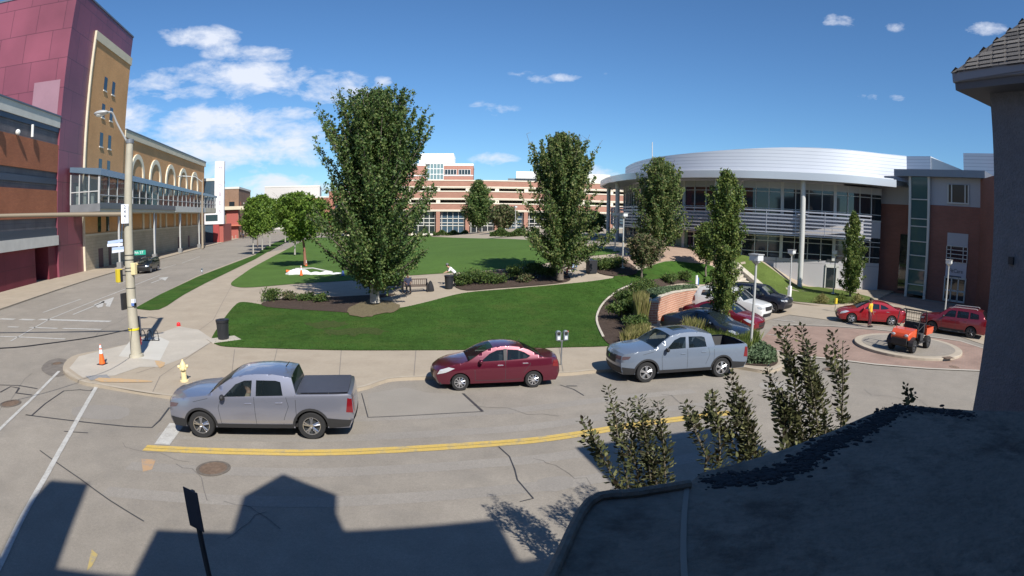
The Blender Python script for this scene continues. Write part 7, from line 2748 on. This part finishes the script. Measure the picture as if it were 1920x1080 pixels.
def person(label, loc, rz, pose, shirt, trousers, hair, skin=SKIN, hat=None, group=None, scale=1.0, legs=True):
    p = POSES[pose] if isinstance(pose, str) else pose
    t = thing('person', label, 'person', loc, rz, group)
    V = Vector
    pel, ch, nk, hd = V(p['pel']), V(p['ch']), V(p['nk']), V(p['hd'])
    J = [pel, pel.lerp(ch, .5), ch, nk, hd + V((0, 0, -.03)), hd + V((0, 0, .08))]
    E = [(0, 1), (1, 2), (2, 3), (3, 4), (4, 5)]
    R = [(.13, .095), (.12, .09), (.14, .095), .055, (.082, .098), (.078, .09)]
    for s in (0, 1):
        sg_ = -1 if s == 0 else 1
        b = len(J)
        if legs:
            J += [pel + V((sg_ * p['hip'], 0, -.06)), V(p['kn'][s]), V(p['an'][s]), V(p['toe'][s])]
            E += [(0, b), (b, b + 1), (b + 1, b + 2), (b + 2, b + 3)]
            R += [.085, .055, .038, .032]
            b = len(J)
        sh = ch + V((sg_ * p['sh'], 0, .04))
        el_, wr = V(p['el'][s]), V(p['wr'][s])
        d = (wr - el_).normalized()
        side = d.cross(V((0, 0, 1)))
        side = side.normalized() if side.length > .1 else V((0, 1, 0))
        J += [sh, el_, wr, wr + d * .06]
        E += [(2, b), (b, b + 1), (b + 1, b + 2), (b + 2, b + 3)]
        R += [.055, .042, .028, (.034, .018)]
        h0 = b + 3
        for f in range(4):
            k = len(J)
            o = side * (-.03 + .02 * f)
            ln = (.07, .085, .08, .065)[f]
            J += [J[h0] + o + d * .03, J[h0] + o + d * (.03 + ln) + V((0, 0, -.02))]
            E += [(h0, k), (k, k + 1)]
            R += [.010, .008]
        k = len(J)
        J += [wr + d * .03 - side * .04, wr + d * .07 - side * .055]
        E += [(b + 2, k), (k, k + 1)]
        R += [.011, .009]
    skinmesh('body', J, E, R, skin, t)
    # shirt
    dn = (pel - ch).normalized()
    J = [pel + dn * .10, pel.lerp(ch, .25), pel.lerp(ch, .6), ch, ch.lerp(nk, .6)]
    E = [(0, 1), (1, 2), (2, 3), (3, 4)]
    R = [(.185, .15), (.18, .14), (.175, .135), (.185, .13), .08]
    for s in (0, 1):
        sg_ = -1 if s == 0 else 1
        b = len(J)
        sh = ch + V((sg_ * p['sh'], 0, .04))
        el_, wr = V(p['el'][s]), V(p['wr'][s])
        J += [sh, sh.lerp(el_, .6), el_.lerp(wr, .05)]
        E += [(3, b), (b, b + 1), (b + 1, b + 2)]
        R += [.082, .07, .06]
    skinmesh('shirt', J, E, R, shirt, t)
    if legs:
        J = [pel.lerp(ch, .22), pel]
        E = [(0, 1)]
        R = [(.165, .13), (.17, .135)]
        for s in (0, 1):
            sg_ = -1 if s == 0 else 1
            b = len(J)
            J += [pel + V((sg_ * p['hip'], 0, -.06)), V(p['kn'][s]), V(p['an'][s]) + V((0, 0, .03))]
            E += [(1, b), (b, b + 1), (b + 1, b + 2)]
            R += [.10, .072, .056]
        skinmesh('trousers', J, E, R, trousers, t, root=1)
        for s in (0, 1):
            a, b = V(p['an'][s]), V(p['toe'][s])
            MB().ell(tuple((a + b) / 2 + V((0, 0, -.015))), (.05, .15, .05)).build('shoe', BLKP, t, smooth=True)
    c = hd + V((0, 0, .03))
    MB().ell((c.x, c.y + .022, c.z + .035), (.102, .118, .112), 14, 10).build('hair', hair, t, smooth=True)
    MB().ell((c.x, c.y - .10, c.z - .02), (.014, .02, .02), 8, 6).build('nose', skin, t, smooth=True)
    for s in (-1, 1):
        MB().ell((c.x + s * .032, c.y - .088, c.z + .012), (.012, .008, .008), 8, 6).build('eye', BLKP, t, smooth=True)
        MB().ell((c.x + s * .088, c.y, c.z - .01), (.012, .02, .03), 8, 6).build('ear', skin, t, smooth=True)
    MB().ell((c.x, c.y - .092, c.z - .055), (.024, .008, .006), 8, 6).build('mouth', mat('lips', (.3, .1, .09), .6), t, smooth=True)
    if hat:
        MB().lathe([(.13, .06), (.125, .075), (.1, .08), (.098, .13), (.06, .17), (.001, .18)], 16, (c.x, c.y, c.z - .01)).build('hat', hat, t, smooth=True)
    t.scale = (scale,) * 3
    return t


CN = mat('cloth_navy', (.03, .035, .07), .9)
CK = mat('cloth_black', (.018, .018, .022), .9)
CW = mat('cloth_white', (.78, .78, .77), .85)
CB = mat('cloth_blue', (.10, .2, .42), .9)
CY = mat('cloth_yellow', (.75, .42, .03), .85)
CRD = mat('cloth_maroon', (.10, .02, .03), .9)
CG = mat('cloth_grey', (.15, .15, .16), .9)
HR = mat('hair_dark', (.02, .016, .013), .8)
HRW = mat('hair_white', (.62, .60, .56), .8)
P1 = atan2(G(1100, 510)[1] - G(745, 540)[1], G(1100, 510)[0] - G(745, 540)[0])
bt, bc = bench(759, 797, 547, 'wooden slatted park bench with a person in black at its left end', P1 + pi)
bt.rotation_euler.z = P1          # faces the viewer's side


def onbench(bc, u, rz):
    return (bc[0] + cos(rz) * u, bc[1] + sin(rz) * u, bc[2])


person('person in dark clothes sitting at the left end of the slatted bench', onbench((bc[0] + sin(P1) * .12, bc[1] - cos(P1) * .12, bc[2] - .02), -.5, P1), P1, 'sit', CN, CK, HR, skin=SKIND)
q = onbench(bc, 1.12, P1)
one(MB().lathe([(.22, 0), (.27, .12), (.22, .4), (.12, .68), (.04, .78), (.001, .8)], 12), 'backpack', CK, 'black bag standing on the path at the right end of the slatted bench', 'bag', (q[0], q[1] - .15, q[2]), smooth=True)
bt2, bc2 = bench(716, 748, 543, 'park bench in the shade of the largest maple covered by a dark blanket', P1 + pi)
MB().box(-.8, .8, .095, .12, .28, .97).build('blanket', mat('blanket_dark', (.03, .035, .035), .95), bt2, bevel=.01)
person('person with white cap and blue shirt sitting behind the blanket covered bench back', onbench((bc2[0] - sin(P1) * .15, bc2[1] + cos(P1) * .15, bc2[2]), .45, P1), P1 + pi, 'sit', CB, CG, HRW, hat=CW)
person('person with pink trousers sitting at the left end of the blanket covered bench', onbench((bc2[0] - sin(P1) * .2, bc2[1] + cos(P1) * .2, bc2[2]), -1.0, P1), P1 + pi - .8, 'sit', mat('cloth_pink', (.6, .35, .32), .9), mat('cloth_rose', (.5, .22, .18), .9), HR)
q = G(851, 536, .14)
person('worker in white shirt and dark hat leaning over the round black bin', (q[0] - .12, q[1] + .12, q[2]), P1 - pi / 2, 'lean', CW, CK, HR, hat=CG)
# chair + reader
q = G(1074, 516, .14)
ch_ = thing('folding_chair', 'thin framed folding chair under the reader beside the forked maple', 'chair', q, -pi / 2 - .3)
FR = mat('chair_frame', (.55, .55, .5), .4, .4)
for s in (-1, 1):
    MB().tube([(s * .24, -.24, 0), (s * .24, .22, .46), (s * .24, .3, .95)], .015, 6).build('leg', FR, ch_)
    MB().tube([(s * .24, .26, 0), (s * .24, -.22, .46)], .015, 6).build('leg', FR, ch_)
MB().box(-.25, .25, -.22, .22, .44, .47).build('seat', CB, ch_)
MB().box(-.25, .25, .25, .28, .62, .95).build('backrest', CB, ch_)
person('reader in blue and white shirt and maroon trousers on the folding chair', q, -pi / 2 - .3, 'sit', mat('cloth_paleblue', (.35, .45, .6), .9, vary=((14, .5),)), CRD, HR, SKIND)
q = G(1629, 613, .03)
person('person in a yellow top and dark trousers standing beside the bright red car', q, .6, 'stand', CY, CRD, HR, SKIND)
q = SW(97, 6.5)
person('distant pedestrian in dark clothes on the left street near the bollards', (q[0], q[1], .12), STREET_RZ + pi / 2, 'stand', CN, CK, HR)
# driver in the silver pickup: left front seat, arm on the wheel
drv = dict(POSES['sit'])
drv['pel'] = (0, 0, .40); drv['ch'] = (0, .06, .80); drv['nk'] = (0, .04, .94); drv['hd'] = (0, .01, 1.06)
drv['kn'] = ((-.12, -.42, .42), (.12, -.42, .42)); drv['an'] = ((-.12, -.62, .12), (.12, -.62, .12)); drv['toe'] = ((-.12, -.75, .1), (.12, -.75, .1))
drv['el'] = ((-.25, -.06, .58), (.25, -.1, .60)); drv['wr'] = ((-.16, -.34, .68), (.16, -.36, .68))
M = Matrix.Rotation(TRUCK1.rotation_euler.z, 4, 'Z')
off = M @ Vector((-.26, 0, 0))
side_ = Vector((-TRUCK1.location.x, -TRUCK1.location.y, 0))
ly = M @ Vector((0, 1, 0))
sgn_ = 1 if ly.dot(side_) > 0 else -1
p_ = TRUCK1.location + off + ly * sgn_ * .45
person('driver in a tan shirt with white hair behind the wheel of the silver pickup', (p_.x, p_.y, .30), TRUCK1.rotation_euler.z - pi / 2, drv, mat('cloth_tan', (.5, .38, .26), .9), CG, HRW)
w_ = TRUCK1.location + (M @ Vector((-.78, 0, 0))) + ly * sgn_ * .45
MB().lathe([(.17, 0), (.195, .01), (.195, .03), (.17, .035), (.17, 0)], 20, (0, 0, 0), 'x').build('steering_wheel', BLK, TRUCK1, smooth=True)
sw_ = [c for c in TRUCK1.children if c.name.startswith('steering_wheel')][0]
sw_.location = (-.80, sgn_ * .45, 1.08)
sw_.rotation_euler = (0, -.4, 0)

# clean-up: no empty meshes
for o in list(bpy.data.objects):
    if o.type == 'MESH' and len(o.data.vertices) == 0:
        bpy.data.objects.remove(o)
